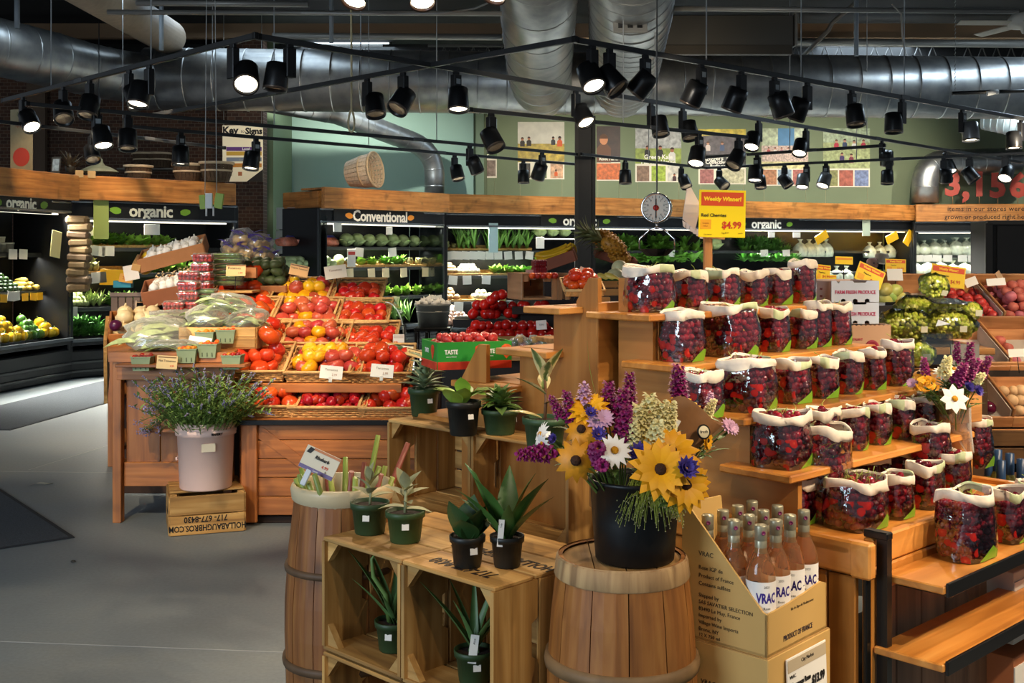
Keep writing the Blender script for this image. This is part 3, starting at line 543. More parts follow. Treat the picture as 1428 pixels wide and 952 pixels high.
# ================================================================ refrigerated cases round the walls
COOLW = (1.0, .97, .86)
CASE = C('#131416', .4, spec=.4); CASEIN = C('#1b1d1d', .6); STRIP = C('#fff8e4', .3, emit=1.3); RAILM = C('#3b3d3d', .4, metal=.4)
GLASS = film('case_glass', '#f4fbf8', .10, .04, wr=1.5)
TAG = C('#e9e6da', .6); TAGY = C('#f2b51c', .55); TAGT = C('#d9c9a0', .6)
class Case:
    """a multi-deck case along p0-p1; local x along the front, y into the depth"""
    def __init__(s, label, p0, p1, shelves, top, can, deck, depth=.85, light=30, ends=(True, True), sdep=.42, nl=1):
        s.p0 = Vector((*p0, 0)); s.p1 = Vector((*p1, 0)); d = s.p1-s.p0; s.L = d.length; s.rz = math.atan2(d.y, d.x); s.d = d.normalized()
        s.t = t = thing('refrigerated_case', label, 'fridge case', s.p0, s.rz); L_ = s.L; s.depth = depth
        s.M = Matrix.Translation(s.p0) @ Matrix.Rotation(s.rz, 4, 'Z')
        pb(t, 'back_panel', (L_/2, depth-.03, top/2), (L_, .06, top), CASEIN); pb(t, 'canopy', (L_/2, depth*.42, (top+can)/2), (L_, depth*.84, top-can), CASE, ch=.03)
        pb(t, 'canopy_trim', (L_/2, -.005, can+.015), (L_, .03, .03), C('#8e9396', .25, metal=.8)); pb(t, 'canopy_trim', (L_/2, .0, top-.02), (L_, .025, .025), C('#8e9396', .25, metal=.8))
        pb(t, 'base', (L_/2, depth/2, deck/2-.06), (L_, depth, deck-.12), CASE, ch=.02); pb(t, 'kick_rail', (L_/2, -.02, .20), (L_, .03, .03), RAILM); pb(t, 'kick_rail', (L_/2, -.02, .09), (L_, .03, .03), RAILM)
        pb(t, 'deck', (L_/2, depth/2-.02, deck-.04), (L_, depth, .05), CASE); pb(t, 'bumper', (L_/2, -.03, deck), (L_, .03, .04), C('#50555a', .4, metal=.5))
        for i, e in enumerate(ends):
            if e: pb(t, 'end_panel', ((0, L_)[i], depth*.45, top/2), (.07, depth*.9, top), CASE, ch=.015)
        s.sh = shelves
        for k, z in enumerate(shelves):
            sh = pb(t, 'shelf', (L_/2, depth-.06-sdep*(1+.15*k)/2, z-.02), (L_-.08, sdep*(1+.15*k), .025), CASE); y0 = depth-.06-sdep*(1+.15*k)
            pb(sh, 'price_rail', (0, -sdep*(1+.15*k)/2-.008, -.01), (L_-.1, .012, .05), RAILM)
            pb(sh, 'light_strip', (0, -sdep*(1+.15*k)/2+.03, -.022), (L_-.2, .018, .012), STRIP, ch=.002)
        pb(t, 'light_strip', (L_/2, .12, can-.012), (L_-.2, .05, .018), STRIP)
        for q in range(nl):
            x = L_*(q+.5)/nl; a = s.w(x, .06, can-.03); b = s.w(x, depth*.75, .55); area('case_light', a, b, L_/nl*.9, .08, light, COOLW, 1.6).rotation_euler = (Matrix.Rotation(s.rz, 3, 'Z') @ Matrix.Rotation(-.75, 3, 'X')).to_euler()
        for k, z in enumerate(shelves):
            y0 = depth-.06-sdep*(1+.15*k)
            for q in range(nl):
                o = area('shelf_light', (0, 0, 0), (0, 0, -1), L_/nl*.9, .03, light*.34, COOLW, 1.9); o.location = s.w(L_*(q+.5)/nl, y0+.05, z-.05); o.rotation_euler = (Matrix.Rotation(s.rz, 3, 'Z') @ Matrix.Rotation(-.35, 3, 'X')).to_euler()
    gs = 1.32
    def y0(s, k): return s.depth-.06-.42*(1+.15*k) if k < len(s.sh) else .06
    def w(s, x, y, z): return s.M @ Vector((x, y, z))
    def X(s, px): return solve_t(px, s.p0, s.d)
    def tags(s, k, pxs, mat=None, w_=.13, h_=.11, dz=-.05):
        for px in pxs:
            z = (s.sh+[s.deck_z])[k] if k < len(s.sh) else s.deck_z
            pb(s.t, 'price_tag', (s.X(px), s.y0(k)-.035, z+dz), (w_, .006, h_), mat or TAG, ch=.001, rot=(0, RN.uniform(-.12, .12), 0))
    def line(s, k, px0, px1, n, me, name, label, cat, group, rows=1, layers=1, size=.1, dy=.0, zoff=0, sc=(1, 1), rot=None, zr=3.14, step=None, word=None):
        z = (s.sh+[s.deck_z])[k]+zoff if k is not None else zoff; x0, x1 = s.X(px0), s.X(px1); cnt = 0
        mm = me if isinstance(me, list) else [me]
        for ly in range(layers):
            for r_ in range(max(1, rows-ly)):
                m = n-ly if n > 2 else n
                for i in range(m):
                    x = x0+(x1-x0)*((i+.5+ly*.5)/n)+RN.uniform(-.1, .1)*size; y = s.y0(k if k is not None else 9)+.06+dy+(r_+.5+ly*.5)*(step or size)+RN.uniform(-.05, .05)*size
                    rt = (rot if rot else (RN.uniform(-.3, .3), RN.uniform(-.3, .3), RN.uniform(-zr, zr))); rt = (rt[0], rt[1], rt[2]+s.rz)
                    rw = '' if rows*layers == 1 else ', '+('low' if ly == 0 else 'upper' if ly == 1 else 'top')+('' if rows == 1 else ' row '+ordw(r_+1))
                    put(RN.choice(mm), name, None, s.w(x, y, z+ly*size*.62), rt, scale=RN.uniform(*sc)*s.gs, label=label+(rw+', '+ordw(i+1) if n*rows*layers > 1 else ''), cat=cat, group=group); cnt += 1
        return cnt
def leafy(n, L, Wd, spread, up=.4, seg=3, bend=.8, rnd=.35, mi=None):
    b = B(); rr = random.Random(n*17+int(L*1000))
    for i in range(n):
        az = i*2.399963; el = up+(1-up)*rr.random()*1.1*(1-spread*(i/n)); l = L*rr.uniform(1-rnd, 1)
        M_ = Matrix.Rotation(az, 4, 'Z') @ Matrix.Rotation(-el*PI/2, 4, 'Y'); b.leaf(l, Wd*rr.uniform(.7, 1.1), seg, bend*rr.uniform(.4, 1.2), .3, M_, mi=(0 if mi is None else rr.choice(mi)))
    return b
G1 = C('#5f9230', .5, var=.3, scale=18, rnd=.25); G2 = C('#7ea53c', .5, var=.25, scale=18, rnd=.2); G3 = C('#44782c', .55, var=.3, scale=20, rnd=.25); G4 = C('#a9bf6a', .5, var=.2, scale=18); CABG = C('#b9cc8a', .5, var=.22, scale=16, rnd=.12)
def ball(r, mats, squash=1.0, lob=0, la=.05, nu=10, nv=7, dimple=0, stem=None):
    b = B(); b.sph((0, 0, r*squash), (r, r, r*squash), nu, nv, fn=(lambda th, ph: 1+la*math.cos(lob*ph)*math.sin(th)-(dimple*max(0, math.cos(PI-th)-.85)/.15 if dimple else 0)) if (lob or dimple) else None)
    if stem: b.tube([(0, 0, r*squash*1.9), (.1*r, 0, r*squash*2.25)], [r*.16, r*.12], 5, mi=1)
    return b.mesh('m', mats)
def long(L, r, mats, neck=.6, nu=8):
    b = B(); pf = [(0, 0), (r*.7, L*.03), (r, L*.15), (r*.98, L*.45), (r*neck, L*.85), (r*.35*neck+.003, L*.97), (0, L)]
    M_ = Matrix.Translation((-L/2, 0, r)) @ Matrix.Rotation(PI/2, 4, 'Y'); b.lathe(pf, nu, M_); return b.mesh('m', mats)
STEMG = C('#5f7a2c', .6)
ME = dict(
 yellow_pepper=ball(.048, [C('#e8b41c', .28, var=.12, rnd=.08), STEMG], .95, 4, .07, stem=1), orange_pepper=ball(.048, [C('#e2861a', .28, var=.12, rnd=.08), STEMG], .95, 4, .07, stem=1),
 green_pepper=ball(.046, [C('#3d6a22', .28, var=.2, rnd=.15), STEMG], .95, 4, .07, stem=1),
 zucchini=long(.19, .026, C('#27421b', .35, var=.3, rnd=.25), .85), squash=long(.16, .032, C('#e2c35a', .4, var=.12, rnd=.1), .5),
 kohl=ball(.036, C('#b4c07c', .5, var=.15, rnd=.12)), onion=ball(.045, [C('#e2c9a0', .4, var=.12, rnd=.1)], .88), radish=ball(.03, C('#b8907a', .5, var=.2, rnd=.25)), potato=ball(.042, C('#a8845a', .7, var=.2, rnd=.15), .85), turnip=ball(.036, C('#d8d0a8', .5, var=.15, rnd=.1), .9),
 artichoke=(lambda b: (b.sph((0, 0, .045), (.045, .045, .05), 8, 6), [b.leaf(.045, .034, 3, .5, .2, Matrix.Translation((0, 0, .02+.02*(i % 3))) @ Matrix.Rotation(i*2.4, 4, 'Z') @ Matrix.Translation((.03, 0, 0)) @ Matrix.Rotation(-1.25, 4, 'Y')) for i in range(15)], b)[2])(B()).mesh('m', C('#7a7a4a', .6, var=.3, scale=25, rnd=.15)),
 cabbage=(lambda b: (b.sph((0, 0, .08), (.088, .088, .08), 12, 8), [b.leaf(.13, .12, 4, 1.3, .1, Matrix.Rotation(i*2.4, 4, 'Z') @ Matrix.Translation((.05, 0, .015)) @ Matrix.Rotation(-1.2, 4, 'Y')) for i in range(5)], b)[2])(B()).mesh('m', CABG),
 lettuce=leafy(22, .15, .10, .4, .35).mesh('m', G2), kale=leafy(26, .16, .09, .3, .3).mesh('m', G1), parsley=leafy(40, .13, .035, .3, .3, 2).mesh('m', G3), chard=leafy(18, .22, .09, .3, .55).mesh('m', G1), leek=leafy(16, .42, .035, .2, .72, 4, .5).mesh('m', C('#5e8a35', .5, var=.35, scale=9, rnd=.2)), fennel=leafy(20, .2, .02, .2, .5, 3).mesh('m', G4),
 tub=B().lathe([(0, 0), (.048, 0), (.055, .075), (.058, .076), (.058, .092), (0, .093)], 14).mesh('m', C('#e9e8da', .4)), )
def bagged(r, h, mat):
    """a tied clear bag of pale florets: lumpy body, gathered neck and a flaring tuft"""
    b = B(); rr = random.Random(int(r*999)); n = 14; pf = [(.3, 0), (.95, .03), (1.05, .25), (1.0, .5), (.6, .72), (.16, .82), (.2, .9), (.42, 1.0)]; v = []
    for i, (q, z) in enumerate(pf):
        for j in range(n): k = 1+rr.uniform(-.09, .09); v.append((q*r*k*math.cos(2*PI*j/n), q*r*k*math.sin(2*PI*j/n), z*h))
    b.add(v, [(i*n+j, i*n+(j+1) % n, (i+1)*n+(j+1) % n, (i+1)*n+j) for i in range(len(pf)-1) for j in range(n)], True); return b.mesh('m', mat)
ME['bagged'] = bagged(.11, .27, C('#cfd6bd', .2, var=.2, scale=22, coat=.5, rnd=.08))

# --- case A: peppers and squash, against the brick side
a0, a1 = FZ(-60, 560), FZ(98, 529)
cA = Case('black refrigerated case of tubs, squash and peppers nearest the brick side', a0.xy, a1.xy, [1.56, 1.10], 2.19, 2.04, .50, light=26, ends=(True, True), nl=2); cA.deck_z = .53
cA.line(0, -50, 26, 7, ME['tub'], 'cream_tub', 'cream plastic tub, front file on the upper deck', 'tub', 'cream tubs', layers=1, size=.12, sc=(1, 1.15), rot=(0, 0, 0))
cA.line(0, 18, 78, 7, ME['tub'], 'cream_tub', 'cream plastic tub stacked towards the corner', 'tub', 'cream tubs', rows=1, layers=2, size=.13, dy=.12, sc=(.9, 1.0), rot=(0, 0, 0))
cA.line(1, -50, 22, 6, ME['squash'], 'yellow_squash', 'yellow squash in the near pile', 'squash', 'yellow squash', rows=3, layers=6, size=.072, rot=(0, 0, 1.5), sc=(.8, 1.0))
cA.line(1, 20, 66, 7, ME['zucchini'], 'zucchini', 'dark green zucchini in the middle pile', 'zucchini', 'zucchini', rows=3, layers=7, size=.066, rot=(0, 0, 1.5), sc=(.8, .95))
cA.line(1, 66, 92, 3, ME['squash'], 'yellow_squash', 'yellow squash in the far pile by the corner', 'squash', 'yellow squash', rows=3, layers=5, size=.07, rot=(0, 0, 1.5), sc=(.7, .9))
cA.line(2, -40, 12, 5, ME['orange_pepper'], 'orange_pepper', 'orange bell pepper in the near heap', 'pepper', 'bell peppers', rows=3, layers=7, size=.10)
cA.line(2, 10, 54, 5, ME['yellow_pepper'], 'yellow_pepper', 'golden yellow bell pepper in the middle heap', 'pepper', 'bell peppers', rows=3, layers=6, size=.10)
cA.line(2, 54, 74, 4, ME['green_pepper'], 'green_pepper', 'dark green bell pepper in the shaded heap', 'pepper', 'bell peppers', rows=3, layers=4, size=.095)
cA.line(2, 74, 96, 3, ME['yellow_pepper'], 'yellow_pepper', 'yellow bell pepper in the far heap', 'pepper', 'bell peppers', rows=3, layers=7, size=.10)
cA.tags(1, (2, 45, 52), TAG); cA.tags(1, (16, 35, 64, 75, 84), TAGY, .12, .09, -.07); cA.tags(0, (18, 54, 68), TAG, .16, .12, -.02); pb(cA.t, 'price_tag', (cA.X(78), .0, 1.66), (.2, .01, .32), C('#cfc98f', .6), rot=(0, .15, 0))
for q, px in enumerate((12, 30, 46, 62, 80)): pb(cA.t, 'deck_divider', (cA.X(px), .05, .56), (.012, .1, .18), GLASS)
pb(cA.t, 'glass_end', (cA.L-.02, .28, 1.2), (.012, .6, 1.5), GLASS)
# --- case B: organic greens
b0, b1 = FZ(99, 528.5), P(330, 400, 15.4)
cB = Case('black refrigerated organic case behind the onion table', b0.xy, b1.xy, [1.63, 1.29, .87], 2.21, 1.97, .47, light=24, nl=2); cB.deck_z = .50
TRAYM = C('#b08a4c', .7, var=.25, scale=40)
def trays(case, k, spans, dep=.34):
    for x0, x1 in spans:
        a, b_ = case.X(x0), case.X(x1); z = (case.sh+[case.deck_z])[k]; t = B(); w_ = b_-a
        t.box((0, 0, .008), (w_-.03, dep, .012)); t.box((0, -dep/2, .025), (w_, .02, .05)); t.box((0, dep/2, .035), (w_, .02, .07)); t.box((-w_/2, 0, .03), (.02, dep, .06)); t.box((w_/2, 0, .03), (.02, dep, .06))
        t.make('wicker_tray', TRAYM, case.t, ((a+b_)/2, case.y0(k)+dep/2+.03, z), (.12, 0, 0))
trays(cB, 0, ((130, 165), (166, 198), (199, 232), (234, 262))); trays(cB, 1, ((105, 170), (171, 205)))
cB.line(0, 116, 132, 1, ME['tub'], 'salad_tub', 'lidded tub at the corner end of the tray row', 'tub', 'trays of greens', size=.14, rot=(0, 0, 0))
cB.line(0, 132, 164, 3, ME['lettuce'], 'lettuce_head', 'lettuce in the first wicker tray', 'lettuce', 'organic lettuce', size=.14, zoff=.03); cB.line(0, 166, 198, 3, ME['kale'], 'lettuce_head', 'lettuce in the second wicker tray', 'lettuce', 'organic lettuce', size=.14, zoff=.03); cB.line(0, 200, 262, 5, ME['lettuce'], 'lettuce_head', 'lettuce in the third wicker tray', 'lettuce', 'organic lettuce', size=.14, zoff=.03)
cB.line(1, 110, 158, 5, ME['artichoke'], 'artichoke', 'purplish green artichoke in the tray by the corner', 'artichoke', 'artichokes', rows=2, layers=2, size=.11, zoff=.03)
cB.line(2, 100, 142, 6, ME['kohl'], 'kohlrabi', 'pale green round kohlrabi in the stacked heap', 'kohlrabi', 'kohlrabi', rows=3, layers=4, size=.075); cB.line(2, 104, 140, 3, ME['lettuce'], 'leaf_lettuce', 'bright lettuce laid on the kohlrabi heap', 'lettuce', 'organic lettuce', size=.14, dy=.3, zoff=.22, sc=(.7, .9)); cB.line(2, 140, 160, 3, ME['fennel'], 'fennel_bunch', 'feathery green bunch beside the kohlrabi', 'fennel', 'organic herbs', rows=2, size=.14)
cB.line(3, 103, 158, 6, ME['parsley'], 'parsley_bunch', 'dark parsley bunch on the organic bottom deck', 'parsley', 'organic herbs', rows=2, layers=2, size=.16, sc=(1, 1.4))
cB.line(2, 168, 330, 9, ME['kale'], 'kale_bunch', 'dark kale bunch behind the onion table', 'kale', 'organic kale', rows=1, size=.16, sc=(1, 1.3)); cB.line(1, 208, 320, 6, ME['lettuce'], 'romaine_bunch', 'lettuce behind the yellow melons', 'lettuce', 'organic lettuce', size=.16)
cB.tags(0, (138, 155, 168), TAG, .17, .13); cB.tags(1, (118, 152), TAG, .2, .14); cB.tags(1, (170,), TAGY, .32, .2); cB.tags(2, (110,), TAG, .16, .12); pb(cB.t, 'price_tag', (cB.X(125), .02, 1.83), (.16, .01, .12), TAG); pb(cB.t, 'price_tag', (cB.X(213), .02, 1.86), (.22, .01, .14), TAG); pb(cB.t, 'hanging_list', (cB.X(140), -.02, 1.98), (.2, .01, .5), C('#8c9a52', .7))
def leaf_sign(case, px, z, word, sz, col='#cfcdb8', leafc=GREENT, wd=.5):
    x = case.X(px); s_ = pb(case.t, 'name_board', (x, -.012, z), (wd*1.9, .01, .2), C('#0b0b0b', .5), ch=.001)
    txt(s_, word, sz, C(col, .5, emit=.12), (0, -.007, 0), (PI/2, 0, 0), bold=.006, sp=.95)
    for q in (-1, 1): B().leaf(.17, .09, 5, .05, .05, Matrix.Rotation(PI/2, 4, 'X') @ Matrix.Rotation(0 if q > 0 else PI, 4, 'Z') @ Matrix.Rotation(.12*q, 4, 'Z')).make('painted_leaf', leafc, s_, (q*wd*.58, -.008, -.005))
leaf_sign(cA, 28, 2.115, 'organic', .20, wd=.62); leaf_sign(cB, 210, 2.09, 'organic', .22, wd=.72)
# the packs strung down the corner between the two black cases
t = thing('strung_bags', 'column of paper and mesh bags strung down the corner of the organic cases', 'bags', cA.w(cA.L+.0, -.12, 1.1))
for k in range(10): pb(t, 'bag', (RN.uniform(-.03, .03), 0, k*.092+.03), (.27+RN.uniform(-.03, .03), .14, .105), C(('#6a5436', '#5a4630', '#766040')[k % 3], .8, var=.15, bump=.4), ch=.03, rot=(0, RN.uniform(-.1, .1), RN.uniform(-.2, .2)))
# --- case C: conventional
c0, c1 = P(446, 400, 16.3), P(619, 400, 18.4)
cC = Case('black refrigerated case of cabbages under the conventional board', c0.xy, c1.xy, [1.655, 1.335, .86], 2.22, 2.0, .40, light=46, nl=2); cC.deck_z = .43
leaf_sign(cC, 530, 2.11, 'Conventional', .23, '#f2ead8', C('#e08a2a', .5, emit=.1), 1.02)
cC.line(0, 505, 616, 7, ME['cabbage'], 'cabbage', 'pale green cabbage on the top deck of the conventional case', 'cabbage', 'cabbages', size=.16, rot=(0, 0, 0), sc=(.92, 1.05))
SAU = C('#c9736a', .3, var=.25, scale=30); BLUEF = C('#3a3f9a', .3, var=.5, scale=18)
def pack(w_, d_, h_, mats, seed=1):
    b = B(); rr = random.Random(seed); n = 10; v = []; f = []
    for i, (q, z) in enumerate(((.8, 0), (1, .3), (.95, .7), (.55, 1))):
        for j in range(n): a = 2*PI*j/n; k = q*(1+rr.uniform(-.08, .08)); v.append((w_/2*k*abs(math.cos(a))**.6*(1 if math.cos(a) > 0 else -1), d_/2*k*abs(math.sin(a))**.6*(1 if math.sin(a) > 0 else -1), h_*z*(1+rr.uniform(-.08, .08))))
    f = [(i*n+j, i*n+(j+1) % n, (i+1)*n+(j+1) % n, (i+1)*n+j) for i in range(3) for j in range(n)]+[tuple(range(3*n, 4*n))]
    b.add(v, f, True); return b.mesh('m', mats)
ME['carrot_bag'] = pack(.26, .2, .10, C('#d3785c', .25, var=.35, scale=26, coat=.5)); ME['blue_bag'] = pack(.22, .2, .11, BLUEF)
cC.line(0, 424, 500, 4, ME['carrot_bag'], 'carrot_bag', 'orange pack of carrots beside the cabbages', 'bag', 'packs on the conventional top deck', size=.2, rot=(0, 0, .2)); cC.line(0, 440, 505, 4, ME['blue_bag'], 'blue_bag', 'blue printed pack behind the carrots', 'bag', 'packs on the conventional top deck', size=.2, dy=.12, zoff=.02, rot=(0, 0, .3))
ME['celery'] = long(.3, .045, C('#c9d79a', .4, var=.2, rnd=.1), 1.0)
cC.line(1, 420, 486, 7, ME['celery'], 'celery', 'celery laid butt end out on the second deck', 'celery', 'celery', rows=1, layers=2, size=.09, rot=(0, 0, 1.57))
trays(cC, 1, ((488, 519), (520, 556), (557, 590), (592, 615)), .3)
cC.line(1, 490, 516, 1, ME['cabbage'], 'cauliflower', 'creamy cauliflower in the first tray of the second deck', 'cauliflower', 'conventional second deck', size=.16, zoff=.02, sc=(.85, .86)); cC.line(1, 520, 556, 2, ME['lettuce'], 'lettuce_head', 'lettuce in the second tray of the second deck', 'lettuce', 'conventional second deck', size=.15, zoff=.02); cC.line(1, 557, 592, 3, ME['kale'], 'beet_greens', 'dark beet greens in the third tray of the second deck', 'greens', 'conventional second deck', size=.14, zoff=.02); cC.line(1, 592, 615, 2, ME['artichoke'], 'artichoke', 'artichoke in the last tray behind the glass', 'artichoke', 'conventional second deck', size=.13, zoff=.02)
cC.line(2, 440, 520, 4, ME['chard'], 'chard_bunch', 'leafy chard on the third deck, nearer the tomatoes', 'chard', 'conventional third deck', size=.2, sc=(1, 1.2)); cC.line(2, 518, 570, 3, ME['lettuce'], 'romaine_lettuce', 'bright romaine on the third deck', 'lettuce', 'conventional third deck', size=.2, layers=1, sc=(1.2, 1.5)); cC.line(2, 572, 612, 3, ME['lettuce'], 'green_leaf_lettuce', 'frilly lettuce on the third deck by the glass', 'lettuce', 'conventional third deck', size=.2, sc=(1.0, 1.2))
cC.line(3, 530, 588, 6, ME['leek'], 'scallion_bunch', 'scallion bunch on the bottom deck by the steel tub', 'scallions', 'scallions', rows=1, size=.16, rot=(0, -.3, -.5), sc=(.8, 1.0), zr=.4)
cC.tags(0, (452, 522, 568), TAG, .18, .14, -.09); cC.tags(1, (446, 505, 535, 555, 580, 610), TAGT, .15, .15, -.1); cC.tags(2, (565,), TAGT, .16, .15, -.08); pb(cC.t, 'price_tag', (cC.X(472), .02, 1.94), (.16, .01, .14), TAG); pb(cC.t, 'price_tag', (cC.X(544), .02, 1.90), (.14, .01, .12), TAG)
pb(cC.t, 'price_tag', (cC.X(490), .0, 1.48), (.17, .01, .27), C('#e4dccf', .6)); pb(cC.t, 'price_tag', (cC.X(490), -.006, 1.55), (.14, .01, .05), C('#b43a2c', .6))
pb(cC.t, 'glass_end', (.07, .2, 1.3), (.012, .55, 1.6), GLASS); pb(cC.t, 'glass_end', (cC.L-.09, .2, 1.3), (.012, .55, 1.6), GLASS)
side = thing('notice_board', 'black end panel of the conventional case carrying notices', 'notice board', P(404, 352+1.56*1550/16.75, 16.75), math.atan2(-.5, 1.15))
pb(side, 'panel', (0, .2, 1.10), (.62, .12, 2.2), CASE, ch=.03)
for x, z, w_, h_, c in ((-.26, 2.08, .14, .33, '#a9aaa2'), (-.06, 2.08, .14, .33, '#b9a79c'), (-.06, 2.2, .14, .07, '#a5342c'), (-.26, 1.72, .16, .36, '#9c9c90'), (-.08, 1.58, .13, .4, '#a8c4d6'), (.1, 1.72, .16, .42, '#5c6163')): pb(side, 'notice', (x, .125, z), (w_, .006, h_), C(c, .6), ch=.001)
# --- case D: the long organic case behind the post
d0, d1 = P(622, 400, 18.5), P(1272, 400, 22.8)
cD = Case('long black refrigerated organic case running behind the steel post', d0.xy, d1.xy, [1.60, 1.17, .73], 2.22, 1.99, .30, light=100, nl=5); cD.deck_z = .33
leaf_sign(cD, 1068, 2.10, 'organic', .25, '#f0eee0', wd=.82); leaf_sign(cD, 808, 2.11, 'organic', .24, '#f0eee0', wd=.8)
trays(cD, 0, ((623, 640), (641, 650), (651, 681), (682, 722), (723, 755))); trays(cD, 1, ((630, 650), (650, 680), (681, 699), (700, 721), (722, 740))); trays(cD, 2, ((626, 650), (652, 672), (673, 694), (695, 714)))
cD.line(0, 626, 652, 3, ME['artichoke'], 'beet', 'dark beet in the first tray of the leek deck', 'beet', 'long case top deck', size=.12, zoff=.02, sc=(.8, 1)); cD.line(0, 652, 682, 4, ME['leek'], 'leek_bunch', 'upright leek bunch before the pale list', 'leeks', 'long case top deck', size=.14, sc=(.8, 1)); cD.line(0, 690, 756, 7, ME['leek'], 'leek_bunch', 'dark upright leek bunch past the pale list', 'leeks', 'long case top deck', size=.14, sc=(.8, 1))
pb(cD.t, 'hanging_list', (cD.X(688), .0, 1.81), (.17, .012, .5), C('#b9d2cf', .6)); cD.tags(0, (629, 639, 650, 660, 671, 682, 694, 706, 720, 735, 750), TAG, .15, .14, -.09)
cD.line(1, 628, 651, 4, ME['potato'], 'potato', 'tan potato in the second deck heap', 'potato', 'roots on the second deck', rows=2, layers=3, size=.085, zoff=.03); cD.line(1, 651, 682, 6, ME['turnip'], 'turnip', 'creamy baby turnip in the second deck heap', 'turnip', 'roots on the second deck', rows=3, layers=3, size=.07, zoff=.03); cD.line(1, 700, 722, 3, ME['lettuce'], 'turnip_greens', 'turnip greens beside the empty tray', 'greens', 'roots on the second deck', size=.15, zoff=.03); cD.line(1, 722, 765, 4, ME['kale'], 'kale_bunch', 'shaded kale over the clamshell packs', 'kale', 'roots on the second deck', size=.15)
cD.tags(1, (640, 660, 687), TAG, .16, .15, -.08); cD.line(2, 624, 650, 4, ME['potato'], 'potato', 'brown potato in the third deck tray', 'potato', 'roots on the third deck', rows=2, layers=3, size=.095, zoff=.03); cD.line(2, 673, 694, 3, ME['turnip'], 'turnip', 'white turnip in the third deck tray', 'turnip', 'roots on the third deck', rows=2, layers=2, size=.1, zoff=.03, sc=(1.2, 1.3)); cD.line(2, 695, 716, 3, ME['cabbage'], 'pale_cabbage', 'small grey green cabbage in the third deck tray', 'cabbage', 'roots on the third deck', rows=2, layers=1, size=.12, zoff=.03, sc=(.5, .6))
cD.tags(2, (646, 671), TAG, .17, .16, -.09); cD.line(3, 622, 660, 7, ME['radish'], 'beet_root', 'pinkish brown beet in the heap beside the steel tub', 'beet', 'beets', rows=4, layers=5, size=.09, sc=(1.4, 1.6))
sh2 = pb(cD.t, 'shelf', (cD.X(790), .4, 1.82), (.9, .4, .025), CASE); cD.line(None, 756, 804, 3, ME['cabbage'], 'cabbage', 'cabbage on the raised shelf by the steel post', 'cabbage', 'cabbages', size=.2, dy=.06, zoff=1.835, rot=(0, 0, 0)); cD.line(None, 833, 850, 1, ME['cabbage'], 'cabbage', 'cabbage half hidden just past the steel post', 'cabbage', 'cabbages', size=.2, dy=.06, zoff=1.835, rot=(0, 0, 0))
pb(sh2, 'light_strip', (0, -.19, -.02), (.88, .02, .02), STRIP); cD.line(1, 765, 800, 3, ME['lettuce'], 'celery_bunch', 'pale celery leaves below the raised shelf', 'celery', 'long case greens', size=.2, zoff=.2, sc=(1, 1.2)); pb(cD.t, 'price_tag', (cD.X(755), .05, 1.73), (.16, .01, .2), TAG)
for i, (x0, x1, n, m, nm, lab, sc) in enumerate(((878, 925, 5, 'kale', 'chard_bunch', 'red veined chard bunch behind the hanging scale', (1.2, 1.6)), (925, 968, 5, 'kale', 'kale_bunch', 'bright kale bunch beyond the hanging scale', (1.3, 1.6)), (968, 1005, 3, 'chard', 'collard_bunch', 'collard bunch behind the sign stick', (1, 1.2)), (1052, 1132, 9, 'parsley', 'parsley_bunch', 'dense parsley bunch in the long case', (1.3, 1.7)))):
    cD.line(0, x0, x1, n, ME[m], nm, lab, 'greens', 'long case greens', rows=1, layers=3, size=.24, sc=sc, zoff=-.22, dy=-.1)
cD.line(0, 1006, 1032, 1, ME['cabbage'], 'savoy_cabbage', 'dark green round cabbage on its stalk past the weekly sign', 'cabbage', 'cabbages', size=.2, zoff=.0, rot=(0, 0, 0), sc=(1.3, 1.31))
cD.tags(0, (949, 1081, 1112), TAG, .18, .13, -.05); pb(cD.t, 'price_tag', (cD.X(1076), -.0, 1.9), (.15, .01, .1), TAG); pb(cD.t, 'price_tag', (cD.X(1111), 0, 1.9), (.18, .01, .1), TAG); pb(cD.t, 'price_tag', (cD.X(1207), -.02, 2.05), (.2, .012, .32), C('#b8c4ae', .6))
for px, a in ((1145, .5), (1243, .4), (1266, 1.0)): pb(cD.t, 'price_tag', (cD.X(px), -.02, 1.86), (.32, .01, .17), TAGY, rot=(0, -a, 0))
cD.line(1, 1132, 1180, 4, ME['bagged'], 'salad_bag', 'clear tied bag of greens behind the white produce boxes', 'bag', 'tied bags', rows=1, size=.2, layers=1, zoff=.3, rot=(0, 0, 0)); cD.line(2, 1125, 1205, 6, ME['bagged'], 'salad_bag', 'clear tied bag on the lower deck behind the yellow cards', 'bag', 'tied bags', size=.2, zoff=.2, rot=(0, 0, 0)); cD.line(1, 1228, 1270, 3, ME['bagged'], 'sprout_bag', 'clear rounded pack next to the straw hat', 'bag', 'tied bags', size=.2, zoff=.28, rot=(0, 0, 0), sc=(.9, 1))
# --- case E: tied bags at the far end
e0, e1 = P(1276, 400, 22.6), P(1470, 400, 22.3)
cE = Case('bright refrigerated case full of tied bags at the far end', e0.xy, e1.xy, [1.50, .98], 2.19, 1.97, .45, light=70, nl=2); cE.deck_z = .48
pb(cE.t, 'lining', (cE.L/2, .75, 1.4), (cE.L-.1, .02, 1.1), C('#aebfb4', .5))
cE.line(0, 1274, 1382, 7, ME['bagged'], 'cauliflower_bag', 'tied bag of pale florets, bright case top deck', 'bag', 'tied bags', rows=2, size=.2, step=.14, rot=(0, 0, 0), sc=(.85, 1.05)); cE.line(1, 1274, 1382, 6, ME['bagged'], 'cauliflower_bag', 'tied bag of pale florets, bright case second deck', 'bag', 'tied bags', rows=1, size=.24, rot=(0, 0, 0), sc=(1, 1.3))
cE.tags(0, (1276, 1287, 1300, 1313, 1328, 1349, 1363, 1372), TAG, .18, .14, -.06)
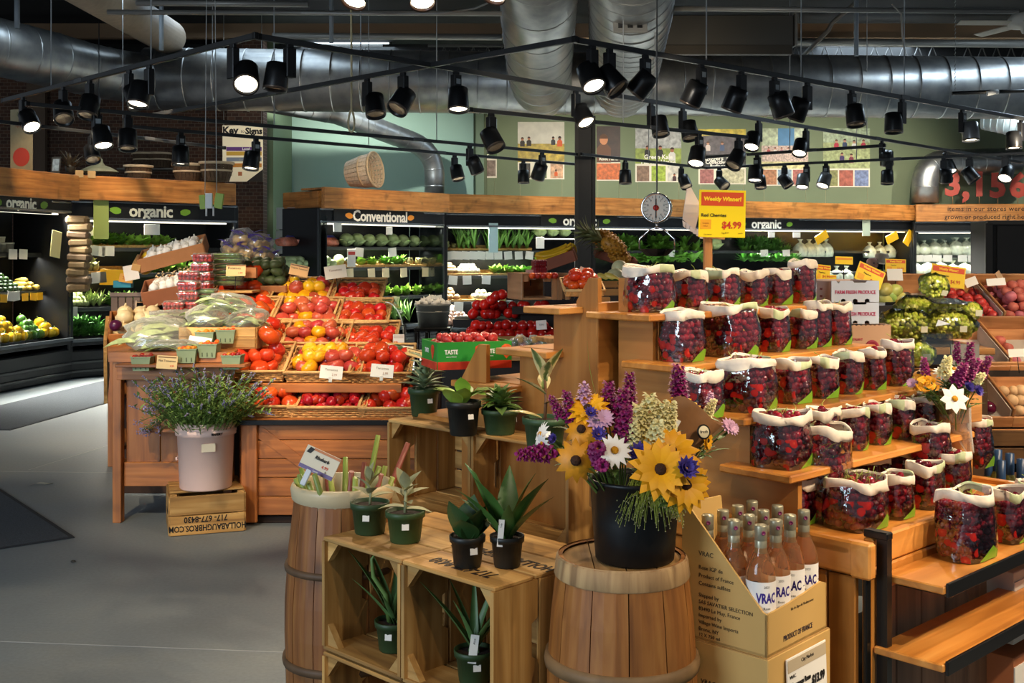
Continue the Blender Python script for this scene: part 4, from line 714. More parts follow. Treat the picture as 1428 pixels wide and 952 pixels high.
t = thing('display_cabinet', 'dark brown cabinet standing before the bright case at the picture edge', 'cabinet', P(1406, 352+1.56*1550/14, 14.0))
pb(t, 'carcass', (.05, .3, .98), (.60, .5, 1.96), C('#2f2a26', .5), ch=.01); pb(t, 'side_post', (-.24, .02, .98), (.09, .05, 1.9), C('#463e37', .5)); pb(t, 'door', (.08, .03, 1.0), (.42, .03, 1.8), C('#3a332e', .5)); pb(t, 'top_rail', (.05, .02, 1.94), (.62, .05, .05), C('#5b5148', .5))

# ---------------------------------------------------------------- wooden valance beams over the cases
def beam(label, a, b_, h, dep=.5, th=.08, end=None):
    a, b_ = Vector(a), Vector(b_); d = b_-a; t = thing('wooden_beam', label, 'beam', a, math.atan2(d.y, d.x)); L_ = Vector((d.x, d.y)).length; rot = (0, -math.atan2(d.z, L_), 0)
    pb(t, 'front_board', (L_/2, 0, 0+d.z/2), (L_+.02, th, h), BEAM('x'), ch=.008, rot=rot); pb(t, 'top_board', (L_/2, dep/2, h/2-.02+d.z/2), (L_, dep, .03), BEAM('x'), rot=rot)
    if end is not None: pb(t, 'end_board', (end*L_, dep/2, d.z*end), (th, dep, h), BEAM('y'))
    return t
def under(case, x, z): v = case.w(x, -.06, z); return v
beam('dark knotty wooden beam above the pepper case and the organic case, nearer stretch', cA.w(0, -.08, 2.34), cA.w(cA.L, -.08, 2.35), .31)
bm = beam('knotty wooden beam lit by a lamp above the organic case', cB.w(0, -.08, 2.365), cB.w(cB.L-.1, -.08, 2.36), .30, end=1)
for px, py in ((101, 242), (118, 243)): pb(bm, 'paper_slip', (cB.X(px+3), -.05, .16), (.10, .01, .09), C('#c9a06a', .7))
beam('short return of wooden beam at the notice board end', P(398, 281, 17.4), P(446, 278.5, 16.35), .27, .4)
bc = beam('wooden beam above the conventional board', cC.w(0, -.08, 2.365), cC.w(cC.L, -.08, 2.375), .31)
beam('long wooden beam passing behind the steel post and the scale', cD.w(0, -.08, 2.375), cD.w(cD.L, -.08, 2.37), .31)
be = beam('wooden beam with dark lettering at the far end', cE.w(0, -.08, 2.36), cE.w(cE.L, -.08, 2.36), .35)
INKB = C('#2e1a0c', .7)
xc = cE.X(1392); txt(be, 'items in our stores were', .14, INKB, (cE.X(1372), -.042, .075), (PI/2, 0, 0), bold=.001, name='lettering', sp=1.05); txt(be, 'grown or produced right here in Vermont', .135, INKB, (cE.X(1312)+1.2, -.042, -.085), (PI/2, 0, 0), bold=.001, sp=1.0)
tn = thing('red_numerals', 'big red numerals 3,156 standing on the lettered beam', 'sign', cE.w(cE.X(1372), .02, 2.56), cE.rz)
for ch, px, z, sz in (('3', 1329, .37, .66), (',', 1347, .33, .66), ('1', 1366, .36, .66), ('5', 1392, .33, .66), ('6', 1420, .33, .66)):
    o = txt(tn, ch, sz, C('#a23a2a', .5), (cE.X(px)-cE.X(1372), 0, z), (PI/2, 0, 0), bold=.028, ext=.012, name='numeral')
    B().tube([(cE.X(px)-cE.X(1372), 0, -.022), (cE.X(px)-cE.X(1372), 0, z-.1)], .006, 5).make('support_rod', C('#a07a50', .6), tn)

# ---------------------------------------------------------------- posters on the green wall
def person(b, x, y, s, body, skin, hair):
    b.append((B().prism([(-.5*s, -1.1*s), (.5*s, -1.1*s), (.5*s, -.1*s), (.25*s, .2*s), (-.25*s, .2*s), (-.5*s, -.1*s)], 0, .001), body, x, y)); b.append((B().prism([(.3*s*math.cos(k*PI/5), .36*s*math.sin(k*PI/5)) for k in range(10)], .001, .002), skin, x, y+.5*s)); b.append((B().prism([(.32*s*math.cos(k*PI/5), .34*s*math.sin(k*PI/5)) for k in range(6)], .002, .003), hair, x, y+.58*s))
def poster(label, x0, x1, y0, y1, Y, bands, figs=(), words=()):
    a, c = P(x0, y0, Y), P(x1, y1, Y); w_, h_ = c.x-a.x, a.z-c.z; t = thing('farm_poster', label, 'poster', (a+c)/2, rot=facing())
    pb(t, 'sheet', (0, 0, 0), (w_, h_, .012), C('#ece3cf', .5), ch=.001)
    for (u0, u1, v0, v1, col, sc) in bands: pb(t, 'printed_picture', ((u0+u1)/2*w_-w_/2, h_/2-(v0+v1)/2*h_, .008), ((u1-u0)*w_, (v1-v0)*h_, .002), C(col, .5, var=.5 if sc else .12, scale=sc or 5), ch=0)
    for u, v, s_, body, skin, hair in figs:
        l = []; person(l, u*w_-w_/2, h_/2-v*h_, s_, body, skin, hair)
        for bb, cc, x, y in l: bb.make('printed_figure', C(cc, .6), t, (x, y, .0095))
    for s_, v, sz, col in words: txt(t, s_, sz, C(col, .5), (0, h_/2-v*h_, .011), bold=.003)
    for u in (-1, 1): B().tube([(u*w_*.45, -h_/2, 0), (u*w_*.45, -h_/2-.5, 0)], .004, 4).make('string', C('#b9b493', .6), t)
    return t
PY = 23.49
poster('farm poster of a green field under blue sky, nearest the thin grey duct', 632, 693, 166, 248, PY, [(0, 1, 0, .18, '#a9c4dc', 0), (0, 1, .18, .42, '#5f8a3c', 8), (0, 1, .42, .66, '#48633f', 6), (.04, .33, .7, .97, '#4c4a52', 14), (.35, .64, .7, .97, '#b3404a', 16), (.68, .97, .7, .97, '#8a7468', 12)], [(.25, .8, .07, '#d8d2cc', '#c99', '#333')and(.25, .84, .07, '#d8d2cc', '#cc9999', '#333333')], [('Pitchfork Farm', .53, .14, '#f0ead8'), ('Burlington, VT', .63, .1, '#f0ead8')])
poster('farm poster of two pairs of growers in a golden field', 722, 787, 170, 250, PY, [(0, 1, 0, .38, '#cfc9b9', 0), (0, 1, .38, .7, '#b59a34', 8), (.03, .27, .72, .98, '#3a322c', 14), (.36, .62, .72, .98, '#5d7436', 16), (.7, .97, .72, .98, '#cfa17c', 12)], [(.10, .34, .1, '#3a2f28', '#b07050', '#3a1f14'), (.24, .33, .1, '#3a2f28', '#b07050', '#3a1f14'), (.76, .32, .09, '#3a3a3a', '#8a5a44', '#201510'), (.9, .33, .11, '#d8602c', '#8a5a44', '#201510'), (.82, .88, .07, '#d8602c', '#8a5a44', '#201510')])
poster('farm poster of a smiling face beside the steel post', 832, 865, 176, 252, PY, [(0, 1, 0, .66, '#3a2620', 6), (0, 1, .68, .98, '#c8642c', 14)], [(.3, .38, .3, '#6d4a38', '#d59066', '#5c3a24')], [('Root Farm', .6, .09, '#f0ead8')])
poster('farm poster of three growers with produce pictures beneath', 886, 950, 178, 254, PY, [(0, 1, 0, .38, '#a9aaa8', 10), (0, 1, .38, .66, '#8a9a3c', 8), (.03, .3, .7, .98, '#8a6a54', 14), (.35, .66, .7, .98, '#a3b83a', 14), (.7, .97, .7, .98, '#cfcabb', 8)], [(.26, .42, .12, '#2f2b2c', '#b57050', '#4a2a1c'), (.54, .42, .12, '#2f2b2c', '#b57050', '#4a2a1c'), (.8, .47, .14, '#d8d4cc', '#a9684a', '#3c2418'), (.85, .9, .08, '#4a2c30', '#b57050', '#241812')], [('Green Kale', .54, .13, '#f4f0e4'), ('Harvest House', .63, .12, '#f4f0e4')])
poster('dark farm poster of harvest hands with white lettering', 974, 1040, 180, 257, PY, [(0, 1, 0, .12, '#c9b43c', 8), (0, 1, .12, .46, '#5c5458', 10), (0, 1, .46, .70, '#1d1d1d', 0), (.03, .32, .73, .98, '#9c5c58', 16), (.38, .97, .73, .98, '#bdb896', 14)], [(.2, .3, .1, '#d8c8c0', '#c08a70', '#5a3c2c'), (.5, .3, .1, '#4e5c7c', '#c08a70', '#5a3c2c'), (.8, .32, .1, '#8a6a3c', '#c08a70', '#5a3c2c')], [("Diggers' Mirth", .53, .13, '#f4f0e4'), ('Collective Farm', .6, .11, '#f4f0e4'), ('Burlington VT', .67, .09, '#f4f0e4')])
poster('pale farm poster of a crowd before a blue silo', 1062, 1127, 179, 259, PY, [(0, .35, 0, .3, '#b9c4a4', 10), (.35, .7, 0, .3, '#4f86b4', 0), (.7, 1, 0, .3, '#c4cfb4', 10), (0, 1, .3, .58, '#c9b0a4', 26), (0, 1, .58, .7, '#cfc48c', 10), (.03, .32, .72, .98, '#b47a54', 16), (.35, .64, .72, .98, '#8aa0b4', 16), (.67, .97, .72, .98, '#b4685c', 16)], [(.15+.14*k, .38, .07, ('#c45a5a', '#e4e0dc', '#b47a8a', '#d8d0cc', '#c46a4a', '#e8e4e0')[k], '#c8917a', '#5a3c2c') for k in range(6)])
poster('pale farm poster of a group in red and white shirts, last in the row', 1148, 1213, 179, 261, PY, [(0, 1, 0, .24, '#a9b898', 12), (0, 1, .24, .68, '#a8b27c', 12), (.03, .31, .71, .98, '#8a8a54', 16), (.34, .64, .71, .98, '#b05c4a', 10), (.67, .97, .71, .98, '#7a8ab4', 14)], [(.28, .26, .1, '#c4344c', '#c8917a', '#6a4a34'), (.46, .25, .1, '#3c4a6c', '#c8917a', '#4a3424'), (.66, .27, .1, '#e4e4e4', '#c8917a', '#4a3424'), (.86, .26, .1, '#b8344c', '#c8917a', '#6a4a34'), (.4, .48, .1, '#4a3a6c', '#c8917a', '#4a3424'), (.6, .5, .1, '#8a3a4c', '#c8917a', '#4a3424')])
k_ = sign('key_to_signs_board', 'hanging cream board explaining the signs, with purple and orange bars', 'sign', P(338.5, 214, 17.0), facing(), .62, .86, C('#f3e6c4', .5, emit=.12),  # slight emission stands in for lamp light on the board
    [('Key', -.19, .35, .15, INK, {'bold': .006}), ('to', -.0, .34, .07, INK), ('Signs', .17, .34, .13, INK, {'bold': .006}), ('Local', .05, .07, .055, WHITE, {'bold': .002}), ('Conventional', .02, -.19, .045, C('#c9a04c', .5)), ('Organic', .02, -.1, .05, C('#b8b8a8', .5)), ('cm', .235, -.37, .07, WHITE, {'bold': .003})],
    [(.02, .07, .54, .06, C('#6a3a8a', .5)), (.02, 0, .54, .06, C('#e0b23c', .5)), (.02, -.09, .54, .06, C('#8a94a4', .5)), (.02, -.18, .54, .06, C('#d88a24', .5)), (-.19, -.31, .05, .07, C('#b9ab8a', .5)), (-.04, -.31, .06, .06, C('#c97a4a', .5))])
B().prism([(.31, -.43), (.31, -.24), (.06, -.43)], .003, .0045).make('printed_corner', INK, k_)
for x in (-.29, .29): B().tube([(x, .43, 0), (x, 2.2, 0)], .005, 5).make('hanger_wire', C('#9a9a94', .5), k_)

# ---------------------------------------------------------------- things on the beams and the brick wall
RT = C('#b59a78', .8, var=.25, scale=30)
def basket_lathe(name, label, loc, rot, r0, r1, h, n=26, mat=None, bands=2):
    mat = mat or RT; t = thing(name, label, 'basket', loc, rot=rot); s_ = 22; b = B()
    for j in range(s_):      # upright splints
        a0_, a1_ = 2*PI*j/s_, 2*PI*(j+.8)/s_; v = []
        for z, r in ((0, r0), (h*.5, (r0+r1)/2+.012), (h, r1)):
            for a in (a0_, a1_): v += [(r*math.cos(a), r*math.sin(a), z), ((r-.008)*math.cos(a), (r-.008)*math.sin(a), z)]
        b.add(v, [(0, 2, 6, 4), (4, 6, 10, 8), (1, 5, 7, 3), (5, 9, 11, 7), (0, 4, 5, 1), (4, 8, 9, 5), (2, 3, 7, 6), (6, 7, 11, 10)])
    for z in [h*(.12+.11*k) for k in range(8)]:
        r = r0+(r1-r0)*z/h; b.lathe([(r-.014, z-.01), (r-.002, z-.012), (r-.002, z+.012), (r-.014, z+.01)], n)
    b.lathe([(0, .0), (r0, .0), (r0, .012), (0, .012)], n); b.make('splint_body', mat, t)
    for z, d in ((h, .018), (h*.58, .012)): r = r0+(r1-r0)*z/h+.008; B().lathe([(r-.006, z-d), (r+.008, z-d), (r+.008, z+d), (r-.006, z+d), (r-.006, z-d)], n).make('hoop', C('#c6ad8b', .7, var=.15), t)
    return t
basket_lathe('bushel_basket', 'pale bushel basket lying on its side on the conventional beam', P(488, 247, 17.3)+Vector((0, 0, .05)), (Matrix.Rotation(math.radians(18), 3, 'Z') @ Matrix.Rotation(math.radians(78), 3, 'X') @ Matrix.Rotation(math.radians(52), 3, 'Y') @ Matrix.Rotation(math.radians(0), 3, 'Z')), .20, .27, .44, mat=C('#cdbaa2', .8, var=.2, scale=30))
for i, (px, py, s_, lab) in enumerate(((193, 238, .9, 'brown basket on the organic beam beneath the lamps'), (262, 245, 1.0, 'brown basket on the organic beam under the glowing lamp'), (302, 240, 1.1, 'brown basket at the end of the organic beam'), (222, 206, 1.1, 'dark basket on the bracket shelf of the brick wall, first'), (203, 204, 1.1, 'dark basket on the bracket shelf of the brick wall, second'))):
    p = P(px, py, 15.0 if py > 220 else 19.2); p.z = p.z-.02 if py > 220 else 3.02+.0; basket_lathe('half_bushel_basket', lab, (p.x, p.y, 2.52 if py > 220 else p.z), (0, 0, 0), .15*s_, .20*s_, .22*s_, mat=C('#4f3b28', .85, var=.25, scale=30))
t = thing('bracket_shelf', 'grey bracketed shelf on the dark brick wall', 'shelf', P(225, 214, 19.15)); t.location.z = 3.0
pb(t, 'board', (0, .1, 0), (1.5, .3, .03), C('#7a7266', .6))
for x in (-.45, .35): B().tube([(x, .25, -.4), (x, .25, -.02), (x, .0, -.02)], .02, 6).make('bracket', C('#8a867c', .5), t); B().tube([(x, .25, -.35), (x, .03, -.03)], .015, 6).make('bracket', C('#8a867c', .5), t)
t = thing('pendant_lamp', 'olive enamel pendant shade hanging over the organic beam', 'lamp', P(138, 240, 14.2))
B().lathe([(.24, 0), (.235, .015), (.15, .06), (.07, .09), (.05, .13), (.045, .17), (0, .175)], 24).make('shade', C('#77755a', .5, var=.1), t); B().tube([(0, 0, .17), (0, 0, 2.0)], .006, 5).make('cord', BLACK, t)
sign('apple_banner', 'tan hanging banner with a red apple at the brick corner', 'banner', P(30, 195, 13.0), facing(-18), .32, .72, C('#8d8163', .7, var=.1), [('apples', 0, .18, .07, C('#8a4a3a', .6)), ('local', 0, .30, .07, C('#4a5a2a', .6))], [])
tg = bpy.data.objects['apple_banner']; B().prism([(.12*math.cos(k*PI/9)*(1.0 if k != 4 else .8), .11*math.sin(k*PI/9)-.2) for k in range(18)], .003, .005).make('printed_apple', C('#a8392a', .6), tg)
sign('picture_frame', 'small framed picture leaning on the beam near the dried flowers', 'picture', P(78, 230, 13.6), facing(-14, 8), .13, .2, C('#3a3630', .5), [], [(0, 0, .09, .15, C('#8d9aa0', .5, var=.5, scale=20))])
t = thing('dried_flowers', 'dark bunch of dried flowers on the beam beside the small picture', 'dried flowers', P(98, 238, 13.8)); leafy(40, .34, .04, .3, .4).make('stalks', C('#4a4030', .8, var=.3), t); B().lathe([(.05, -.02), (.07, .06), (.05, .1)], 10, cap0=True).make('jar', C('#3a3a34', .4), t)
# hanging white and green clips over the onion table
t = thing('hanging_clips', 'white and green clips hanging on thin wires over the garlic box', 'clips', P(294, 280, 9.5))
pb(t, 'green_clip', (.07, 0, 0), (.07, .03, .13), C('#a9c24a', .5), rot=(0, .15, 0)); pb(t, 'white_clip', (-.01, -.02, 0), (.06, .03, .13), WHITE); pb(t, 'green_clip', (-.07, 0, -.01), (.05, .03, .12), C('#a9c24a', .5), rot=(0, -.1, 0))
for x in (-.05, .05): B().tube([(x, 0, .06), (x*.6, 0, 2.6)], .0035, 4).make('wire', C('#bdbdb8', .5), t); B().tube([(x*.6, -.03, -.05), (x*.6, -.03, -.13)], .008, 5).make('prong', WHITE, t)
# the shopper in the straw hat, half hidden behind the bins: one figure, back bent to the case
def lumpy(pts, rad, name, mat, parent=None):
    me = bpy.data.meshes.new(name); me.from_pydata([p for p in pts[0]], pts[1], []); o = bpy.data.objects.new(name, me); COL.objects.link(o); o.parent = parent
    sk = o.modifiers.new('s', 'SKIN'); sk.use_smooth_shade = True
    for i, r in enumerate(rad): me.skin_vertices[0].data[i].radius = (r, r)
    me.skin_vertices[0].data[0].use_root = True; ss = o.modifiers.new('u', 'SUBSURF'); ss.levels = 2; ss.render_levels = 2; me.materials.append(mat); return o
hp = P(1216, 366, 14.5); t = thing('person', 'person in a round straw hat and pale pink top behind the produce bins', 'person', (hp.x, hp.y, 0), .3)
SKIN = C('#c98f78', .5); z0 = hp.z-.09
SKN, nt, b = newmat('skin_and_clothes'); tc = N(nt, 'ShaderNodeTexCoord'); sp = N(nt, 'ShaderNodeSeparateXYZ'); dv = N(nt, 'ShaderNodeMath', operation='DIVIDE'); dv.inputs[1].default_value = 2.0; nt.links.new(tc.outputs['Object'], sp.inputs[0]); nt.links.new(sp.outputs[2], dv.inputs[0])
r = ramp(nt, [(0, srgb('#3a2c28')), (.045, srgb('#3c4450')), (.44, srgb('#d8a596')), ((z0-.06)/2, srgb('#c98f78'))]); r.color_ramp.interpolation = 'CONSTANT'; nt.links.new(dv.outputs[0], r.inputs[0]); nt.links.new(r.outputs[0], b.inputs['Base Color']); b.inputs['Roughness'].default_value = .65
lumpy(([(0, 0, .92), (0, 0, 1.08), (0, 0, 1.24), (0, .0, z0-.10), (0, 0, z0), (-.17, 0, 1.28), (.17, 0, 1.28), (-.22, -.03, 1.05), (.22, -.03, 1.05), (-.2, -.2, .95), (.2, -.2, .95), (-.1, 0, .86), (.1, 0, .86), (-.1, 0, .46), (.1, 0, .46), (-.1, .02, .06), (.1, .02, .06), (-.1, -.13, .035), (.1, -.13, .035), (0, -.008, z0+.055), (0, -.008, z0+.11), (0, 0, z0+.155)],
       [(0, 1), (1, 2), (2, 3), (3, 4), (2, 5), (2, 6), (5, 7), (6, 8), (7, 9), (8, 10), (0, 11), (0, 12), (11, 13), (12, 14), (13, 15), (14, 16), (15, 17), (16, 18), (4, 19), (19, 20), (20, 21)]), [.13, .13, .14, .055, .05, .07, .07, .045, .045, .03, .03, .09, .09, .06, .06, .04, .04, .035, .035, .076, .085, .06], 'body', SKN, t)
B().sph((0, -.094, z0+.045), (.014, .018, .022), 8, 6).make('nose', SKIN, t)
for x in (-.03, .03): B().sph((x, -.086, z0+.085), .011, 6, 5).make('eye', C('#2a1c16', .3), t)
B().sph((0, -.080, z0+.01), (.025, .008, .006), 8, 5).make('mouth', C('#a04f4a', .5), t)
for x in (-.078, .078): B().sph((x, 0, z0+.06), (.012, .02, .03), 6, 5).make('ear', SKIN, t)
for s_ in (-1, 1):
    b = B()
    for k in range(4): b.tube([(s_*.2+(k-1.5)*.018, -.22, .94), (s_*.2+(k-1.5)*.02, -.27, .93), (s_*.2+(k-1.5)*.02, -.29, .90)], [.010, .009, .007], 6)
    b.tube([(s_*.17, -.21, .94), (s_*.155, -.25, .93)], [.011, .008], 6); b.make('fingers', SKIN, t)
B().lathe([(.085, z0+.10), (.16, z0+.085), (.165, z0+.092), (.092, z0+.115), (.088, z0+.19), (.07, z0+.215), (0, z0+.22)], 24, Matrix.Rotation(.1, 4, 'Y')).make('straw_hat', C('#cbb195', .75, var=.12, scale=40), t)
# juices next to the hat
t = thing('juice_stand', 'dark stand under the orange juice bottles', 'stand', (P(1220, 388, 12.5).x, 12.5, 0)); pb(t, 'body', (0, 0, (P(0, 388, 12.5).z-.09)/2), (.5, .3, P(0, 388, 12.5).z-.092), CASE)
for i in range(5):
    p = P(1206+i*7.2, 388, 12.5); t = thing('juice_bottle', 'orange juice bottle with a green cap below the straw hat, %s along' % ordw(i+1), 'bottle', (p.x, p.y, p.z-.09), group='juice bottles')
    B().lathe([(0, 0), (.026, 0), (.028, .01), (.028, .12), (.012, .155), (.012, .17)], 12).make('bottle_body', C('#d4673a', .25, coat=.5), t); B().lathe([(.013, .165), (.014, .19), (0, .19)], 10).make('cap', C('#9dbb3a', .4), t); B().lathe([(.0285, .06), (.0288, .11)], 12).make('bottle_label', C('#e8d3b4', .5), t)
# ================================================================ the onion table and the tomato stand
TBW = lambda a: W('#7d4a22', '#a9672f', '#c07c3d', a, .45, coat=.1)
t = thing('produce_table', 'brown wooden table carrying onions, bagged greens and boxes', 'table', (-2.3, 6.42, 0))
top = B().prism([(-.02, -.03), (.69, -.03), (.55, 1.9), (-.75, 1.9)], .93, .985).make('table_top', TBW('x'), t)
pb(t, 'apron', (.36, .0, .88), (.68, .025, .11), TBW('x')); pb(t, 'front_post', (.02, .02, .465), (.05, .06, .93), TBW('z')); pb(t, 'front_post', (.66, .02, .465), (.05, .06, .93), TBW('z')); pb(t, 'rear_post', (-.27, .82, .465), (.05, .05, .93), TBW('z')); pb(t, 'rear_post', (-.62, 1.7, .465), (.05, .05, .93), TBW('z'))
for k in range(3): pb(t, 'front_panel', (.155+.2*k, .055, .55), (.197, .02, .60), TBW('z'))
pb(t, 'back_panel', (.25, .75, .47), (.92, .02, .92), C('#3a2314', .8)); pb(t, 'lower_rail', (.36, .04, .275), (.62, .03, .14), TBW('x'))  # dark back panel added to give the shadow under the table
B().prism([(-.27, .0), (.0, .0), (.0, .1), (-.27, .1)], -.012, .012, Matrix.Translation((.02, .06, .30)) @ Matrix.Rotation(-1.24, 4, 'Z')).make('side_rail', TBW('x'), t)
pb(t, 'side_shelf', (-.10, .42, .42), (.06, .74, .02), TBW('y'), rot=(0, 0, .35)); pb(t, 'side_shelf', (-.10, .42, .72), (.06, .74, .02), TBW('y'), rot=(0, 0, .35)); pb(t, 'half_shelf', (.33, -.06, .55), (.3, .12, .022), TBW('x'))
# stepped risers behind the goods on the table
t = thing('riser', 'dark stepped riser behind the boxes on the onion table', 'stand', (-1.9, 7.55, .985)); pb(t, 'lower_step', (-.1, 0, .09), (1.0, .3, .18), C('#3a2a22', .7)); pb(t, 'upper_step', (-.1, .45, .2), (1.0, .5, .4), C('#3a2a22', .7))
CARD = C('#b0774a', .8, var=.08); CARDD = C('#9a5f3e', .8, var=.08)
def tray_box(name, label, loc, rot, w_, d_, h_, mat, flap=False, th=.008):
    t = thing(name, label, 'box', loc, rot=rot)
    pb(t, 'bottom', (0, 0, th/2), (w_, d_, th), mat); pb(t, 'front_side', (0, -d_/2, h_/2), (w_, th, h_), mat); pb(t, 'back_side', (0, d_/2, h_/2), (w_, th, h_), mat)
    for q in (-1, 1): pb(t, 'end_side', (q*w_/2, 0, h_/2), (th, d_, h_), mat)
    return t
def inmat(o): bpy.context.view_layer.update() if False else None; return Matrix.Translation(o.location) @ o.rotation_euler.to_matrix().to_4x4()
def heap(M_, w_, d_, z, nx, ny, layers, mesh, name, label, cat, group, size, sc=(.9, 1.1), jit=.12, rowword=('front', 'second', 'third', 'fourth', 'fifth', 'sixth'), xo=.5, mats=None, tilt=.5):
    """things heaped in a tray frame M_: nx per row, ny rows, each upper layer one row less"""
    out = []; mm = mesh if isinstance(mesh, list) else [mesh]
    for ly in range(layers):
        for r_ in range(max(1, ny-ly)):
            m = max(1, nx-(ly % 2)-(ly//2))
            for i in range(m):
                x = -w_/2+w_*(i+.5+.5*(nx-m))/nx; y = -d_/2+d_*(r_+.5+.5*ly)/ny
                p = M_ @ Vector((x+RN.uniform(-1, 1)*jit*size, y+RN.uniform(-1, 1)*jit*size, z+ly*size*.66))
                lab = label+(', '+('low' if ly == 0 else 'upper' if ly == 1 else 'top')+' layer' if layers > 1 else '')+(' row '+ordw(r_+1) if ny-ly > 1 else '')+(', '+ordw(i+1)+' along' if m > 1 else '')
                lab = ' '.join(lab.split()[:16])
                out.append(put(RN.choice(mm), name, None, p, (RN.uniform(-tilt, tilt), RN.uniform(-tilt, tilt), RN.uniform(-3, 3)), scale=RN.uniform(*sc), label=lab, cat=cat, group=group))
    return out
# ---- white onions in a wooden tray at the table corner
ME['white_onion'] = (lambda b: (b.sph((0, 0, .045), (.05, .05, .043), 12, 8), b.tube([(0, 0, .085), (.004, 0, .105)], [.012, .004], 6), b)[2])(B()).mesh('m', C('#e6cf9f', .38, var=.14, scale=20, rnd=.08)); ME['red_onion'] = ball(.042, C('#4a1236', .3, var=.2), .9)
ob = P(168, 500, 7.1); t = tray_box('onion_crate', 'open wooden crate of pale onions at the table corner', (ob.x+.06, 7.25, .985), (math.radians(14), 0, .32), .34, .5, .13, TBW('x'), th=.015)
B().box((-.19, -.05, -.1), (.02, .5, .42)).make('side_board', CRATE('y'), t)
Mo = inmat(t); heap(Mo, .32, .46, .02, 4, 4, 3, ME['white_onion'], 'white_onion', 'pale onion in the table corner crate', 'onion', 'white onions', .085)
put(ME['red_onion'], 'red_onion', None, Mo @ Vector((-.13, -.2, .13)), label='single dark red onion among the pale ones', cat='onion')
t = thing('produce_scoop', 'clear curved plastic scoop bin beside the onions', 'bin', P(190, 452, 7.6), rot=(0, 0, .3)); v = []; n = 9
for x in (0, .42):
    for k in range(n): a = PI*.95*k/(n-1); v.append((x, -.12*math.cos(a), .16*math.sin(a)))
B().add(v, [(k, k+1, n+k+1, n+k) for k in range(n-1)], True).make('clear_lid', GLASS, t); B().tube([(0, -.12*math.cos(PI*.95*k/8), .16*math.sin(PI*.95*k/8)) for k in range(9)], .006, 5).make('rim', C('#c9b49a', .3), t); pb(t, 'bin_back', (.3, .16, -.02), (.55, .02, .26), C('#4a4148', .5))
# ---- bagged greens: a limp pale net bag hanging over the corner and flat bags in a crate
FILMW = film('produce_film', '#fbfdfb', .42, .15, wr=22, diff=.6)
GRN = C('#b7c88e', .5, var=.3, scale=25, rnd=.1); CORN = C('#94aa62', .5, var=.35, scale=14, rnd=.12); BEANS = C('#8fa860', .5, var=.3, scale=30)
def pillow(w_, d_, h_, seed=0, n=18, lum=.12):
    rr = random.Random(seed); b = B(); v = []; rings = 7
    for i in range(rings):
        t_ = i/(rings-1); q = math.sin(PI*(.08+.84*t_))**.55; z = h_*(t_)
        for j in range(n): a = 2*PI*j/n; k = q*(1+rr.uniform(-lum, lum)); c_, s_ = math.cos(a), math.sin(a); v.append((w_/2*k*abs(c_)**.7*(1 if c_ > 0 else -1), d_/2*k*abs(s_)**.7*(1 if s_ > 0 else -1), z*(1+rr.uniform(-.08, .08))))
    b.add(v, [(i*n+j, i*n+(j+1) % n, (i+1)*n+(j+1) % n, (i+1)*n+j) for i in range(rings-1) for j in range(n)]+[tuple(range(n))[::-1], tuple(range((rings-1)*n, rings*n))], True); return b
def greens_bag(label, loc, rot, w_, d_, h_, seed, mat=None, nl=22):
    t = thing('bagged_greens', label, 'bag', loc, rot=rot); pillow(w_, d_, h_, seed).make('clear_bag', FILMW, t); b = B(); rr = random.Random(seed+5)
    for k in range(nl):
        x, y = rr.uniform(-.4, .3)*w_, rr.uniform(-.38, .38)*d_; M_ = Matrix.Translation((x, y, rr.uniform(.15, .7)*h_)) @ Matrix.Rotation(rr.uniform(-.5, .5)+(PI if rr.random() < .5 else 0), 4, 'Z'); b.leaf(w_*.45, d_*.22, 4, .4, .5, M_)
    b.make('greens', mat or GRN, t, kind='stuff'); return t
greens_bag('limp clear bag of long greens slumped over the table corner', (-2.12, 6.66, .99), (math.radians(18), 0, .5), .40, .36, .17, 1); greens_bag('second clear bag of greens lying behind the slumped one', (-2.1, 6.9, 1.06), (math.radians(25), 0, .3), .34, .3, .13, 2); greens_bag('flat clear bag of beans at the front of the table', (-1.98, 6.5, .99), (0, 0, .1), .32, .12, .06, 3, CORN)
t = tray_box('wooden_crate', 'low slatted wooden crate holding bagged greens next to the tomatoes', (-1.75, 6.78, .985), (0, 0, -.04), .46, .30, .13, CRATE('x'), th=.014)
pb(t, 'slat', (0, -.158, .10), (.46, .008, .055), CRATE('x')); pb(t, 'slat', (0, -.158, .035), (.46, .008, .055), CRATE('x'))
greens_bag('plump clear bag of greens in the low crate, nearer the onions', (-1.85, 6.78, 1.09), (.15, 0, .1), .26, .3, .15, 4, GRN); greens_bag('plump clear bag of greens in the low crate, nearer the tomatoes', (-1.62, 6.8, 1.09), (.15, -.1, -.2), .25, .3, .12, 5, GRN); greens_bag('clear bag of greens topmost in the low crate', (-1.74, 6.88, 1.20), (.2, .1, .3), .3, .24, .1, 6, GRN)
# ---- cardboard boxes of garlic, with yellow melons
ME['garlic'] = (lambda b: (b.sph((0, 0, .026), (.03, .03, .026), 10, 6, fn=lambda th, ph: 1+.07*math.cos(6*ph)), b.tube([(0, 0, .045), (.003, 0, .065)], [.01, .004], 5), b)[2])(B()).mesh('m', C('#f4efe6', .5, var=.06, rnd=.04))
g1 = P(232, 356, 8.2); t = tray_box('garlic_box', 'tilted tan cardboard box of white garlic, topmost on the onion table', (g1.x+.13, 8.0, g1.z-.03), (math.radians(14), math.radians(-15), math.radians(8)), .46, .30, .10, CARD, th=.01)
pb(t, 'end_flap', (-.25, -.02, .05), (.06, .28, .05), C('#d2a060', .7), rot=(0, .5, 0)); heap(inmat(t), .42, .26, .03, 7, 4, 2, ME['garlic'], 'garlic_bulb', 'white garlic bulb in the topmost tilted box', 'garlic', 'garlic in the top box', .055, sc=(.95, 1.2))
